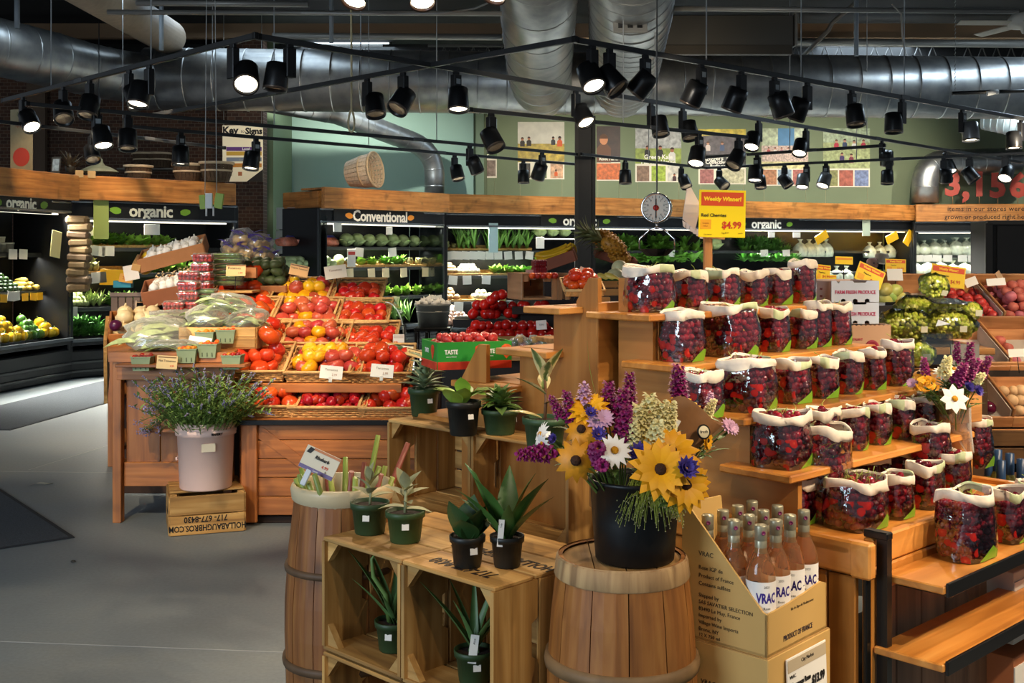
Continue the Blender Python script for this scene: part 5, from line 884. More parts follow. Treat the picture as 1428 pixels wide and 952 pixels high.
g2 = P(222, 404, 7.55); t = tray_box('garlic_box', 'brown cardboard box of loose garlic, under the topmost tilted box', (g2.x+.10, 7.55, g2.z-.045), (math.radians(16), math.radians(-11), math.radians(10)), .36, .28, .11, CARDD, th=.01)
heap(inmat(t), .33, .25, .04, 6, 4, 2, ME['garlic'], 'garlic_bulb', 'white garlic bulb in the lower brown box', 'garlic', 'garlic in the lower box', .055, sc=(.9, 1.15)); b = B()
for k in range(90): a = RN.uniform(0, 6.3); b.leaf(RN.uniform(.015, .03), .012, 2, .4, .3, Matrix.Translation((RN.uniform(-.1, .17), RN.uniform(0, .13), .13+RN.uniform(0, .03))) @ Matrix.Rotation(a, 4, 'Z'))
b.make('papery_skins', C('#e3bf90', .7, rnd=.1), t, kind='stuff')
ME['melon'] = ball(.062, [C('#e8b92c', .4, var=.12, scale=20), STEMG], 1.0, stem=None, nu=14, nv=10)
for px, py, Y, lab in ((208, 370, 8.0, 'round yellow melon behind the lower garlic box, the upper one'), (202, 383, 7.9, 'round yellow melon behind the lower garlic box, the lower one')): p = P(px, py, Y); put(ME['melon'], 'yellow_melon', None, p, label=lab, cat='melon', group='yellow melons', scale=.85)
t = thing('crate_stack', 'dim grey slatted crate behind the onions', 'crate', P(186, 428, 7.95), rot=(0, 0, .1))
for k in range(6): pb(t, 'slat', (k*.052-.13, 0, 0), (.046, .02, .2), C('#7b6658', .8, rnd=.1))
pb(t, 'top_rail', (0, -.012, .09), (.32, .02, .03), C('#8a766a', .8))
# support of the yellow melons, cards
sign('price_card', 'orange printed card tucked above the onion crate', 'price card', P(176, 388, 7.9), facing(0, 5, -8), .10, .06, C('#e8a018', .5), [('2.99', 0, 0, .03, C('#b03a1a', .5))], [])
sign('price_card', 'blank whitish card in front of the yellow melons', 'price card', P(183, 380, 7.8), facing(10, 15, 12), .10, .11, C('#d9cfc4', .5)); pb(thing('blue_carton', 'small teal carton by the onion crate', 'carton', P(172, 396, 7.95)), 'body', (0, 0, 0), (.13, .05, .05), C('#2a90a0', .5))
# ---- clamshells of cherry tomatoes and packs of beans
CLAM = film('clamshell', '#f8fbfb', .2, .06, wr=14, diff=.35); CT = C('#c8281a', .25, rnd=.15, coat=.3)
def clamshell(label, loc, rz, fill, w_=.13, d_=.10, h_=.055, beans=False):
    t = thing('clamshell_pack', label, 'clamshell', loc, rz, group='clamshell packs'); b = B()
    for k, (q, z) in enumerate(((.82, 0), (1, h_*.75))): pass
    b.lathe([(.0, 0), (.60, 0), (.70, h_*.7), (.74, h_*.72), (.74, h_*.78), (.66, h_*.8), (.6, h_*1.05), (0, h_*1.1)], 4, Matrix.Diagonal((w_*1.0, d_*1.0, 1, 1)) @ Matrix.Rotation(PI/4, 4, 'Z'), sm=False); b.make('clear_shell', CLAM, t); f = B(); rr = random.Random(int(loc[2]*9999))
    if beans:
        for k in range(26): y = rr.uniform(-.4, .4)*d_; z = rr.uniform(.15, .85)*h_; f.tube([(-.42*w_, y, z), (0, y+rr.uniform(-.006, .006), z+.004), (.42*w_, y, z)], .0045, 5)
    else:
        for ix in range(5):
            for iy in range(4):
                for iz in range(2): f.sph(((ix-2)*w_*.19, (iy-1.5)*d_*.22, h_*(.25+.42*iz)), .0135, 7, 5)
    f.make('beans' if beans else 'cherry_tomatoes', fill, t, kind='stuff'); return t
for i, (px, py, Y, n) in enumerate(((264, 425, 7.0, 4), (283, 398, 7.35, 4))):
    p = P(px, py, Y)
    for k in range(n): clamshell('clear clamshell of cherry tomatoes, %s up in the %s stack' % (ordw(k+1), 'nearer' if i == 0 else 'farther'), (p.x+RN.uniform(-.006, .006), p.y, p.z-.03+k*.062), RN.uniform(-.08, .08), CT)
p = P(243, 421, 6.95); clamshell('clear clamshell of cherry tomatoes lying apart on the greens', (p.x, p.y, p.z-.05), .1, CT)
for i, (px, py, Y, n, w_) in enumerate(((318, 392, 7.5, 6, .21), (290, 428, 7.05, 4, .14))):
    p = P(px, py, Y)
    for k in range(n): clamshell('clear pack of green beans, %s up in the %s pile' % (ordw(k+1), 'large' if i == 0 else 'small'), (p.x+RN.uniform(-.008, .008), p.y, p.z-.03+k*.037), RN.uniform(-.06, .06), BEANS, w_, .12, .034, True)
t = thing('board_shelf', 'thin wooden board under the bean packs', 'shelf', P(305, 396, 7.4)); pb(t, 'board', (.03, .05, -.05), (.42, .26, .015), CRATE('x')); t = thing('board_shelf', 'thin wooden board under the smaller bean pile', 'shelf', P(283, 434, 7.0)); pb(t, 'board', (.02, .05, -.045), (.22, .2, .015), CRATE('x'))
# ---- purple-netted bags of pears and avocados at the back
PEAR = C('#e3c078', .45, var=.2, scale=14, rnd=.1); NET = C('#6a50c8', .5, var=.4, scale=30); FILMP = film('printed_film', '#faf8fd', .34, .12, wr=20, diff=.5)
for i, (px, py) in enumerate(((325, 352), (346, 357), (368, 362), (338, 338), (362, 345))):
    p = P(px, py, 8.1); t = thing('pear_bag', 'clear bag of pears with purple printing, %s of the heap behind the avocados' % ordw(i+1), 'bag', p-Vector((0, 0, .03)), RN.uniform(-1, 1), group='pear bags'); pillow(.19, .17, .13, 40+i, 14, .16).make('clear_bag', FILMP, t); b = B(); c_ = B()
    for k in range(6): a = k*1.05; b.sph((.05*math.cos(a), .05*math.sin(a), .045), (.033, .033, .04), 8, 6)
    for k in range(9): a = k*.7+i; c_.leaf(.10, .05, 3, .6, .2, Matrix.Translation((.07*math.cos(a), .06*math.sin(a), .08+.02*math.sin(3*a))) @ Matrix.Rotation(a*2, 4, 'Z') @ Matrix.Rotation(-.6, 4, 'Y'))
    b.make('pears', PEAR, t, kind='stuff'); c_.make('purple_print', NET, t, kind='stuff')
t = tray_box('pear_box', 'tan box beneath the purple printed pear bags', P(345, 372, 8.15)-Vector((0, 0, .04)), (.15, 0, .05), .5, .3, .09, CARD, th=.01)
ME['avocado'] = (lambda b: (b.lathe([(0, 0), (.022, .006), (.034, .03), (.032, .05), (.022, .075), (.012, .09), (0, .094)], 12, Matrix.Rotation(1.45, 4, 'Y') @ Matrix.Translation((-.03, 0, -.045))), b)[1])(B()).mesh('m', C('#3d4a2a', .55, var=.3, scale=60, rnd=.25))
av = P(362, 392, 7.75); t = tray_box('avocado_tray', 'low tray heaped with dark avocados above the tomatoes', av-Vector((0, 0, .02)), (.42, 0, .0), .42, .26, .05, CARD, th=.01); heap(inmat(t), .40, .24, .045, 6, 4, 3, ME['avocado'], 'avocado', 'dark green avocado in the tray above the tomatoes', 'avocado', 'avocados', .065, sc=(.95, 1.15))
# ---- pints of small tomatoes along the table front
PINT = C('#8a9a78', .8, var=.06)
def pint(label, loc, rz, mats, n=14, r=.016):
    t = thing('pulp_pint', label, 'punnet', loc, rz); b = B(); b.lathe([(.045*1.414, 0), (.055*1.414, .075), (.058*1.414, .075), (.058*1.414, .081), (.05*1.414, .081), (.042*1.414, .006), (0, .006)], 4, Matrix.Rotation(PI/4, 4, 'Z'), sm=False, cap0=True); b.make('pulp_basket', PINT, t)
    for k in range(3): pb(t, 'slot', ((k-1)*.028, -.0475, .02), (.006, .004, .022), C('#4f5a44', .8), ch=0)
    rr = random.Random(n); M_ = Matrix.Translation(loc) @ Matrix.Rotation(rz, 4, 'Z'); i = 0
    for ix in range(4):
        for iy in range(4): put(ME['small_tom'][rr.choice(mats)], 'small_tomato', None, M_ @ Vector(((ix-1.5)*.025, (iy-1.5)*.025, .058+rr.uniform(0, .016))), (rr.uniform(-1, 1), rr.uniform(-1, 1), 0), scale=rr.uniform(.85, 1.15), label='small round tomato in the '+label, cat='tomato', group='small tomatoes in the '+label)
    return t
ME['small_tom'] = [ball(.015, C(c, .25, rnd=.12, coat=.3), .95, nu=8, nv=6) for c in ('#e08a1a', '#d8501a', '#a8281a', '#8a2a2a')]
for px, py, Y, rz, m, lab in ((200, 516, 6.36, 0, [2, 3], 'pulp pint at the table corner'), (262, 505, 6.38, .1, [0, 0, 1], 'pulp pint behind the flowers, second'), (292, 498, 6.42, 0, [0, 1], 'pulp pint behind the flowers, third'), (288, 481, 6.62, 0, [0, 0, 1], 'pulp pint by the low crate'), (316, 478, 6.62, .1, [0, 1], 'pulp pint touching the big tomatoes'), (325, 514, 6.36, 0, [2, 3, 0], 'pulp pint over the bucket')):
    pint(lab, P(px, py, Y)+Vector((0, 0, .0)), rz, m)
t = thing('pint_ledge', 'narrow ledge board along the table front carrying the pints', 'shelf', (-2.28, 6.36, .0)); pb(t, 'ledge', (.40, 0, P(262, 505, 6.38).z-.013), (.74, .13, .018), TBW('x'))
sign('price_card', 'small cream card clipped beside the first pint', 'price card', P(233, 505, 6.29), facing(5, 8, -4), .115, .075, C('#d8bb84', .6), [('Pint Tomatoes', 0, .008, .016, INK), ('4.99', .03, -.02, .014, REDP)], [(0, .028, .1, .006, C('#7a5a34', .6))])
sign('price_card', 'bright blank looking white card by the low crate', 'price card', P(278, 478, 6.55), facing(-4, 25, -8), .14, .075, C('#f4f0e6', .5))
sign('price_card', 'cream printed card before the avocados', 'price card', P(329, 377, 7.35), facing(0, 10, 0), .13, .075, C('#e2bb7c', .6), [('Potatoes', -.01, .015, .024, INK), ('1.99', .03, -.018, .018, REDP)], [(0, .032, .13, .008, C('#8a5a30', .6))], stem=.12)
pb(thing('brown_block', 'small brown carton beside the cream card before the avocados', 'carton', P(350, 380, 7.45)), 'body', (0, 0, 0), (.08, .05, .07), CARD)
sign('price_card', 'tilted cream card standing over the mixed tomatoes', 'price card', P(417, 377, 7.6), facing(0, 5, -12), .13, .075, C('#e0b070', .6), [('Organic Tomatoes', 0, .012, .015, INK)], [(0, .03, .12, .008, C('#6a4a30', .6))])
sign('price_card', 'large pale card on a clip above the far tomato basket', 'price card', P(468, 379, 7.65), facing(4, 5, 8), .15, .09, C('#e8e0c8', .5), [('Tomatoes', 0, .012, .022, C('#8a6a40', .6))], [], stem=.12)

# ---------------------------------------------------------------- the tomato stand
t = thing('tomato_stand', 'knotty pine stand with a braced front carrying the tomato baskets', 'display stand', (-1.545, 6.36, 0))
W0 = 1.12; ST = lambda a: W('#7a4520', '#a8632c', '#c27a3c', a, .45)
for k in range(5): pb(t, 'front_plank', (W0/2, .02, .055+.108*k+.054), (W0, .03, .105), ST('x'), ch=.004)
pb(t, 'stile', (.045, -.008, .30), (.09, .03, .56), ST('z')); pb(t, 'stile', (W0-.04, -.008, .30), (.09, .03, .56), ST('z'))
B().prism([(.09, .56), (.12, .56), (.62, .18), (.62, .12), (.09, .50)], -.02, 0.0, Matrix.Rotation(PI/2, 4, 'X') @ Matrix.Translation((0, 0, .0))).make('diagonal_brace', ST('x'), t)
pb(t, 'top_ledge', (W0/2, .14, .60), (W0+.02, .34, .02), ST('x')); pb(t, 'dark_strip', (W0/2, -.03, .592), (W0+.03, .012, .03), BLACKM); pb(t, 'plinth', (W0/2, .3, .02), (W0, .5, .04), C('#2a1a10', .8)); pb(t, 'side_panel', (-.005, .5, .36), (.03, .95, .6), ST('y'))
WK = C('#c08e52', .7, var=.3, scale=55, bump=.8); WKR = C('#cfa266', .65, var=.2, scale=40)
rows = [(424, 7.55), (455, 7.2), (490, 6.87), (526, 6.52), (582, 6.40)]
colx = [(333, 418, 494), (338, 423, 502), (350, 431, 509), (345, 450, 530), (371, 456, 545)]
colw = [(.40, .42, .34), (.37, .41, .33), (.35, .43, .34), (.41, .42, .33), (.32, .42, .34)]
for k, (py, Y) in enumerate(rows[:4]):
    z = ZZ(py, Y)-.03; pb(t, 'step_board', (.36+(.05 if k > 1 else -.1-.06*(1-k)), Y-6.36+.14, z-.012), (W0-.14, .34, .02), ST('x')); pb(t, 'step_fascia', (.36+(.05 if k > 1 else -.1-.06*(1-k)), Y-6.36-.03, z-.03), (W0-.14, .018, .05), ST('x'))
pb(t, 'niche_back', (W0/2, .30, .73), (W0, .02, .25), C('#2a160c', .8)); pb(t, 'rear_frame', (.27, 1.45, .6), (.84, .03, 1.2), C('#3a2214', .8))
def tomato(r, col, lob=5, la=.04, sq=.78, nm=None, rnd=.08, hue=.008): return ball(r, [C(col, .22, var=.10, scale=14, rnd=rnd, coat=.4, hue=hue), STEMG], sq, lob, la, 14, 9, dimple=.22)
TB = [tomato(.062, '#d64a1c', 6, .07, .74), tomato(.054, '#dc5220', 5, .05, .8), tomato(.058, '#d0441a', 7, .06, .72)]; TY = [tomato(.052, '#eaa014', 5, .04, .84), tomato(.048, '#e8b020', 5, .04, .86)]; TP_ = [tomato(.05, '#b84436', 5, .04, .82), tomato(.053, '#c4563a', 6, .05, .78)]; TRD = [tomato(.052, '#c8341c', 5, .03, .84), tomato(.047, '#d03e1e', 5, .03, .86)]; TD = [tomato(.036, '#a01818', 4, .02, .92), tomato(.034, '#b42018', 4, .02, .92)]
fills = [[TB, TP_+TY, TRD], [TB, TP_+TY[:1]+TP_, TRD], [TB, TP_+TY[:1]+TP_, TRD], [TB+TRD, TP_+TY, TRD], [TRD+TB[1:2], TD, TRD+TB[1:2]]]
names = ['big orange red', 'mixed heirloom', 'round red']; rown = ['top', 'second', 'third', 'fourth', 'lowest']
for k, (py, Y) in enumerate(rows):
    for c in range(3):
        w_, d_, h_ = colw[k][c], .36, .07; p = P(colx[k][c], py+(c*1.2), Y); p.z -= .025 if k < 4 else .0
        tl = math.radians(20 if k < 4 else 12); lab = 'wicker tray, %s row of the tomato stand, %s column' % (rown[k], ('near the table', 'middle', 'far')[c])
        tr = thing('wicker_tray', lab, 'basket', p, rot=(tl, 0, 0), group='wicker tomato trays'); b = B(); n_ = 14
        # woven sides: staggered strands standing proud one over the other
        for L_ in range(5):
            z = .008+L_*.014; fl_ = .012*L_
            for a_, b_, m in (((-w_/2-fl_*.5, 0), (w_/2+fl_*.5, 0), n_), ((-w_/2-fl_*.5, d_), (w_/2+fl_*.5, d_), n_), ((-w_/2, 0), (-w_/2, d_), 10), ((w_/2, 0), (w_/2, d_), 10)):
                dx, dy = b_[0]-a_[0], b_[1]-a_[1]; l = math.hypot(dx, dy); nx, ny = -dy/l, dx/l
                b.tube([(a_[0]+dx*q/m+nx*(.004 if (q+L_) % 2 else -.004), a_[1]+dy*q/m+ny*(.004 if (q+L_) % 2 else -.004), z) for q in range(m+1)], .0066, 4, False)
        b.box((0, d_/2, .004), (w_, d_, .008)); b.make('woven_body', WK, tr)
        rim = B(); q = .016; rim.tube([(-w_/2-q, -q*.6, h_), (w_/2+q, -q*.6, h_), (w_/2+q, d_+q, h_+.01), (-w_/2-q, d_+q, h_+.01), (-w_/2-q, -q*.6, h_)], .0095, 6); rim.make('rim', WKR, tr)
        M_ = inmat(tr) @ Matrix.Translation((0, d_/2+.0, 0)); sm = (k == 4 and c == 1)
        nx, ny, ly = ((4, 3, 2) if c == 0 else (5, 3, 2) if c == 1 else (4, 3, 1)) if not sm else (7, 5, 2)
        if c == 2 and k in (3, 4): ly = 2
        for f_ in ('tomato',): heap(M_, w_-.05, d_-.08, .012, nx, ny, ly, fills[k][c], 'tomato', ('small dark red tomato' if sm else names[c]+' tomato')+', %s row %s tray' % (rown[k], ('near', 'middle', 'far')[c]), 'tomato', '%s row %s tray tomatoes' % (rown[k], ('near', 'middle', 'far')[c]), .085 if not sm else .06, sc=(.88, 1.1), tilt=.7)
        if c == 0 and k in (0, 3): heap(M_ @ Matrix.Translation((.02, .02, 0)), .2, .14, .155, 2, 1, 1, TB, 'tomato', 'big ribbed tomato crowning the %s row near tray' % rown[k], 'tomato', 'crowning tomatoes', .09, sc=(1.1, 1.25), tilt=.9)
for px, py, Y, lab in ((462, 519, 6.33, 'white card clipped under the mixed tomatoes of the fourth row'), (533, 517, 6.33, 'white card clipped under the far tomatoes of the fourth row')):
    s_ = sign('price_card', lab, 'price card', P(px, py, Y), facing(0, 12, -5), .13, .075, C('#efe9da', .5), [('Tomatoes', 0, .014, .018, C('#8a7a60', .6)), ('2.99', .02, -.014, .018, C('#b08060', .6))]); pb(s_, 'clip', (0, -.042, 0), (.02, .03, .01), C('#d8d4c8', .3), ch=.002)
t = thing('acrylic_guard', 'clear curved acrylic guard at the far end of the tomato stand', 'guard', P(548, 455, 7.3)); v = []
for y in (0, .25):
    for k in range(8): a = PI/2*k/7; v.append((.12*math.sin(a)-.05, y, .22*math.cos(a)-.04))
B().add(v, [(k, k+1, 9+k, 8+k) for k in range(7)], True).make('clear_sheet', GLASS, t); B().tube([v[k] for k in range(8)], .004, 5).make('edge', C('#b9c4c4', .2), t); t.location.z -= .02
t = thing('wire_rack', 'black wire rack behind the far tomato trays', 'rack', P(552, 475, 7.2)); b = B()
for x in (-.06, -.02, .02, .06): b.tube([(x, 0, -.5), (x, 0, .1)], .004, 5)
for z in (.1, .0, -.12): b.tube([(-.06, 0, z), (.06, 0, z), (.06, .15, z)], .004, 5)
b.make('wires', BLACKM, t)
s_ = sign('price_card', 'upright white card with an orange square on a wire stem by the tomato stand', 'price card', P(556, 475, 6.9), facing(), .07, .08, C('#e2dcd2', .5), [('0.99', .01, -.022, .022, C('#6a5a50', .5))], [(0, .026, .06, .02, C('#c9bcae', .5)), (-.018, -.014, .022, .02, C('#d8562a', .5))]); B().tube([(0, -.03, .004), (.005, -.1, .004), (0, -.2, .004)], .0025, 5).make('wire_stem', BLACKM, s_)
s_ = sign('price_card', 'fallen oval green and white card past the far tomatoes', 'price card', P(557, 489, 6.75), facing(10, 55, -10), .16, .1, C('#d9d8c4', .5), [], []); B().lathe([(0, 0), (.05, 0), (.05, .003), (.038, .0035), (.036, .001)], 20, Matrix.Translation((-.02, 0, .003))).make('printed_ring', C('#3a5a34', .5), s_)
sign('price_card', 'fallen cream printed card past the far tomatoes', 'price card', P(578, 492, 6.7), facing(-20, 60, -16), .16, .07, C('#e0c48a', .5), [('Farm Fresh', 0, 0, .02, INK)], [(0, .025, .14, .008, C('#6a4a30', .6))])
t = thing('low_table', 'grey topped low table between the tomato stand and the strawberry box', 'table', (-.02, 7.35, 0)); pb(t, 'top', (-.2, 0, .86), (.66, 1.2, .03), C('#8a8b88', .4, var=.1)); pb(t, 'edge_rail', (-.2, -.6, .83), (.66, .02, .05), C('#5a4634', .6)); pb(t, 'skirt', (-.2, 0, .42), (.6, 1.1, .82), C('#15130f', .7))
for i, (px, py) in enumerate(((590, 498), (603, 496), (613, 500))): tag(pillow(.1, .08, .025, 60+i, 10, .2).make('paper_scrap', WHITE, None, P(px, py, 6.9)), 'crumpled white paper on the grey low table, %s' % ordw(i+1), 'paper', 'paper scraps')

# ---------------------------------------------------------------- steel tub of white mushrooms on a black stand
tp = P(604, 456, 10.5); t = thing('steel_tub', 'galvanised oval tub heaped with white mushrooms on a black stand', 'tub', tp)
b = B(); b.lathe([(0, 0), (.135, 0), (.165, .20), (.172, .205), (.172, .22), (.158, .22), (.13, .015), (0, .015)], 28, Matrix.Diagonal((1.0, .75, 1, 1))); b.lathe([(.156, .14), (.161, .145), (.157, .15)], 28, Matrix.Diagonal((1.0, .75, 1, 1))); b.make('tub_body', C('#8b8d88', .45, metal=.4, var=.1), t); B().tube([(.03, -.13, .15), (.06, -.135, .15), (.09, -.125, .15)], .008, 6).make('handle', C('#b9b4a8', .3, metal=.5), t)
for i, an in enumerate(range(26)):
    a = i*2.4; r = .028*math.sqrt(i); p = tp+Vector((r*1.0*math.cos(a), r*.72*math.sin(a), .20+.06*(1-r/.15)))
    put(ME['garlic'], 'white_mushroom', None, p, (RN.uniform(-1, 1), RN.uniform(-1, 1), 0), scale=1.0, label='white mushroom heaped in the steel tub', cat='mushroom', group='mushrooms in the steel tub')
t = thing('tub_stand', 'black slatted stand under the steel tub', 'stand', (tp.x, tp.y, 0)); pb(t, 'top_board', (0, 0, tp.z-.015), (.34, .26, .03), BLACKM)
for x in (-.15, -.05, .05, .15): pb(t, 'leg', (x, -.11, tp.z/2-.02), (.03, .03, tp.z-.04), BLACKM); pb(t, 'leg', (x, .11, tp.z/2-.02), (.03, .03, tp.z-.04), BLACKM)
pb(t, 'lower_shelf', (0, 0, .3), (.34, .25, .02), BLACKM)
sign('price_card', 'white card standing in the mushroom tub', 'price card', P(609, 417, 10.45), facing(0, 5, 8), .1, .07, C('#eef0ea', .5), [('Mushrooms', 0, 0, .014, C('#8a8a80', .5))])
# ---------------------------------------------------------------- lavender bucket on the stencilled crate
def slat_crate(name, label, loc, rz, w_, d_, h_, words=(), dark=False):
    t = thing(name, label, 'crate', loc, rz); return t
cp = Vector((-1.877, 6.10, 0)); crz = math.atan2(.13, .377); t = thing('apple_crate', 'apple crate lying upside down under the lavender bucket, stencilled on its long side', 'crate', cp, crz); LW, DW, HW = .40, .42, .245
pb(t, 'side_slat', (LW/2, 0, .055), (LW, .012, .105), CRATE('x')); sl = pb(t, 'side_slat', (LW/2, 0, .165), (LW, .012, .105), CRATE('x')); pb(t, 'side_slat', (LW/2, DW, .055), (LW, .012, .105), CRATE('x')); pb(t, 'side_slat', (LW/2, DW, .165), (LW, .012, .105), CRATE('x'))
for x in (.0, LW):
    pb(t, 'end_board', (x, DW/2, .055), (.016, DW, .105), CRATE('y')); pb(t, 'end_board', (x, DW/2, .165), (.016, DW, .105), CRATE('y'))
for x in (.02, LW-.02):
    for y in (.02, DW-.02): pb(t, 'corner_post', (x, y, .115), (.035, .035, .22), CRATE('z'))
for k in range(4): pb(t, 'bottom_slat', (LW/2, .10+.092*k, .228), (LW, .085, .012), CRATE('x'))
st = thing; q = txt(t, 'HOLLABAUGHBROS.COM', .046, INK, (LW/2, -.0075, .04), (PI/2, PI, 0), bold=.0012, sx=.78, name='stencil'); q.rotation_euler = (PI/2, PI, 0); q2 = txt(t, '717- 677-8430', .046, INK, (LW/2-.01, -.0075, .088), (PI/2, PI, 0), bold=.0012, sx=.86, name='stencil')
pb(t, 'handle_slot', (-.0085, DW*.42, .11), (.002, .11, .025), C('#1c120a', .9), ch=0)
bp_ = Vector((-1.735, 6.30, .234)); t = thing('plastic_bucket', 'pinkish white plastic bucket of lavender flowers on the stencilled crate', 'bucket', bp_); PK = C('#f0cdbf', .45, var=.06, scale=4)
B().lathe([(0, 0), (.140, 0), (.144, .006), (.157, .30), (.168, .302), (.168, .335), (.158, .337), (.161, .352), (.168, .353), (.168, .358), (.161, .36), (.163, .372), (.155, .374), (.150, .33), (.138, .012), (0, .012)], 36).make('bucket_wall', PK, t)
B().lathe([(.1675, .318), (.1705, .32), (.1675, .324)], 36).make('rim_rib', PK, t); lb = pb(t, 'paper_label', (.055, -.150, .245), (.075, .003, .045), C('#e2d6bc', .6), ch=0, rot=(0, 0, .38)); q = txt(t, 'BAKERY', .018, INK, (.10, -.140, .318), (PI/2, 0, .62), bold=.001)
pb(t, 'handle_ear', (-.163, 0, .16), (.012, .03, .02), PK)
B().lathe([(0, .2), (.145, .2)], 20).make('water', C('#4a5a40', .2), t)
ft = thing('lavender_bunch', 'big bushy bunch of purple flowering herbs in the pinkish bucket', 'flowers', bp_+Vector((0, 0, .26))); st_ = B(); lv = B(); fw = B(); rr = random.Random(4)
for k in range(150):
    a = k*2.399963; sp = math.sqrt(k/150); r0 = .11*sp; out = rr.uniform(.7, 1.1)*sp*.52; h = rr.uniform(.30, .46)*(1-.22*sp); p0 = Vector((r0*math.cos(a), r0*math.sin(a), 0)); p2 = p0+Vector((math.cos(a)*out*.62, math.sin(a)*out*.62, h)); p1 = (p0+p2)/2+Vector((0, 0, .04))
    if rr.random() < .12: p2.z -= .14; p2.x *= 1.25
    st_.tube([p0, p1, p2], .0022, 4, False)
    for q in range(16):
        f = .25+.72*q/16; c_ = p0*(1-f)**2+p1*2*f*(1-f)+p2*f*f; lv.leaf(rr.uniform(.04, .065), .016, 2, .6, .3, Matrix.Translation(c_) @ Matrix.Rotation(q*2.2+a, 4, 'Z') @ Matrix.Rotation(-rr.uniform(.3, 1.0), 4, 'Y'))
    u = (p2-p1).normalized()
    for q in range(7):
        c_ = p2-u*(.008*q)
        for s_ in range(2): fw.sph((c_.x+rr.uniform(-.005, .005), c_.y+rr.uniform(-.005, .005), c_.z+rr.uniform(-.003, .003)), rr.uniform(.003, .0045), 4, 3)
for k in range(14):      # the drooping side bunch
    p0 = Vector((-.12, -.02, .1)); p2 = Vector((-.30+rr.uniform(-.06, .05), rr.uniform(-.1, .05), .10+rr.uniform(-.06, .10))); st_.tube([p0, (p0+p2)/2+Vector((0, 0, .06)), p2], .0022, 4, False)
    for q in range(14): f = .3+.65*q/14; c_ = p0*(1-f)+p2*f+Vector((0, 0, .06*math.sin(PI*f))); lv.leaf(.045, .009, 2, .6, .3, Matrix.Translation(c_) @ Matrix.Rotation(q*2.3, 4, 'Z') @ Matrix.Rotation(-.4, 4, 'Y'))
    for q in range(14): fw.sph((p2.x+rr.uniform(-.02, .02), p2.y+rr.uniform(-.02, .02), p2.z+rr.uniform(-.015, .02)), .0042, 4, 3)
st_.make('stems', C('#5a7030', .6), ft, kind='stuff'); lv.make('leaves', C('#8cab58', .55, var=.3, scale=14), ft, kind='stuff'); fw.make('flower_spikes', C('#a397bd', .6, var=.25, scale=60), ft, kind='stuff')
# ================================================================ the stepped cherry island (axes U, V)
C0 = Vector((.907, 2.90, 0))                   # its near corner
LV = 3.1
t = thing('cherry_island', 'honey coloured stepped wooden island carrying the cherry bags', 'display stand', C0, RZ)   # local x = U, y = V
CO = lambda a: W('#96581f', '#c07c34', '#d5964c', a, .38, coat=.25, scale=.7)
D_ = [None, .712, .575, .350, .200]; Zs = [None, 1.370, 1.222, 1.090, .950]; LEN = [None]+[solve_t(px, C0+V*(d+.1)) for px, d in zip((1142, 1190, 1270, 1322), D_[1:])]
for k in (1, 2, 3, 4):
    pb(t, 'step_shelf', (LEN[k]/2-.02, D_[k]+.115, Zs[k]-.011), (LEN[k], .24 if k > 1 else .27, .022), CO('x'), ch=.004)
# stepped end panel under the shelves, and its mirror image towards the strawberry side
out = [(.215, .76)]
for k in (4, 3, 2, 1): out += [(D_[k]+.02, Zs[k]-.022-(.15 if k < 4 else .19)), (D_[k]+.02, Zs[k]-.022)]
out = [(.22, .40), (.22, Zs[4]-.024), (D_[4]+.06, Zs[4]-.024), (D_[3]+.03, Zs[4]-.024), (D_[3]+.03, Zs[3]-.024), (D_[2]+.03, Zs[3]-.024), (D_[2]+.03, Zs[2]-.024), (D_[1]+.03, Zs[2]-.024), (D_[1]+.03, Zs[1]-.024), (.845, Zs[1]-.024), (.845, 1.478), (.885, 1.478), (.885, .40)]
MYZ = Matrix(((0, 0, 1, 0), (1, 0, 0, 0), (0, 1, 0, 0), (0, 0, 0, 1)))      # outline x->local y, outline y->local z, extrusion->local x
B().prism(out, .055, .075, MYZ).make('end_panel', PLY('y'), t)
B().prism(out, 1.12, 1.14, MYZ).make('end_panel', PLY('y'), t)
for k, (y0, y1, z0, z1) in enumerate(((D_[3]+.03, D_[3]+.04, .94, 1.07), (D_[2]+.03, D_[2]+.04, 1.08, 1.2), (D_[1]+.03, D_[1]+.04, 1.2, 1.35))): pb(t, 'riser', (LEN[1]/2+.04, (y0+y1)/2, (z0+z1)/2), (LEN[1]-.08, .012, z1-z0), PLY('x'))
# counter below: boarded box with a framed bin in front
pb(t, 'counter_top', (.55, .46, .775), (1.10, .86, .02), CO('x'))
pb(t, 'bin_end_rail', (.016, .20, .757), (.032, .42, .09), CO('y'), ch=.006); pb(t, 'bin_end_rail', (.016, .65, .757), (.032, .46, .09), CO('y'), ch=.006)
pb(t, 'corner_block', (.016, .0, .755), (.034, .06, .095), CO('x'), ch=.006)
pb(t, 'bin_front_rail', (.58, .01, .765), (1.04, .03, .075), CO('x'), ch=.005); pb(t, 'bin_front_rail', (.58, .01, .690), (1.04, .03, .068), CO('x'), ch=.005)
for i, (y0, y1) in enumerate(((.02, .10), (.105, .22), (.225, .35), (.355, .48), (.485, .62), (.625, .75))): pb(t, 'end_plank', (.022, (y0+y1)/2, .355), (.02, y1-y0, .70), CO('z'), ch=.003)
pb(t, 'black_edge', (.03, -.004, .36), (.025, .012, .70), BLACKM); pb(t, 'corner_stile', (.055, .002, .36), (.045, .02, .70), CO('z'))
for i in range(14): pb(t, 'front_plank', (.16+.145*i, .03, .355), (.14, .02, .70), W('#5a4030', '#75543c', '#86634a', 'z', .6), ch=.003)
t.children[0]
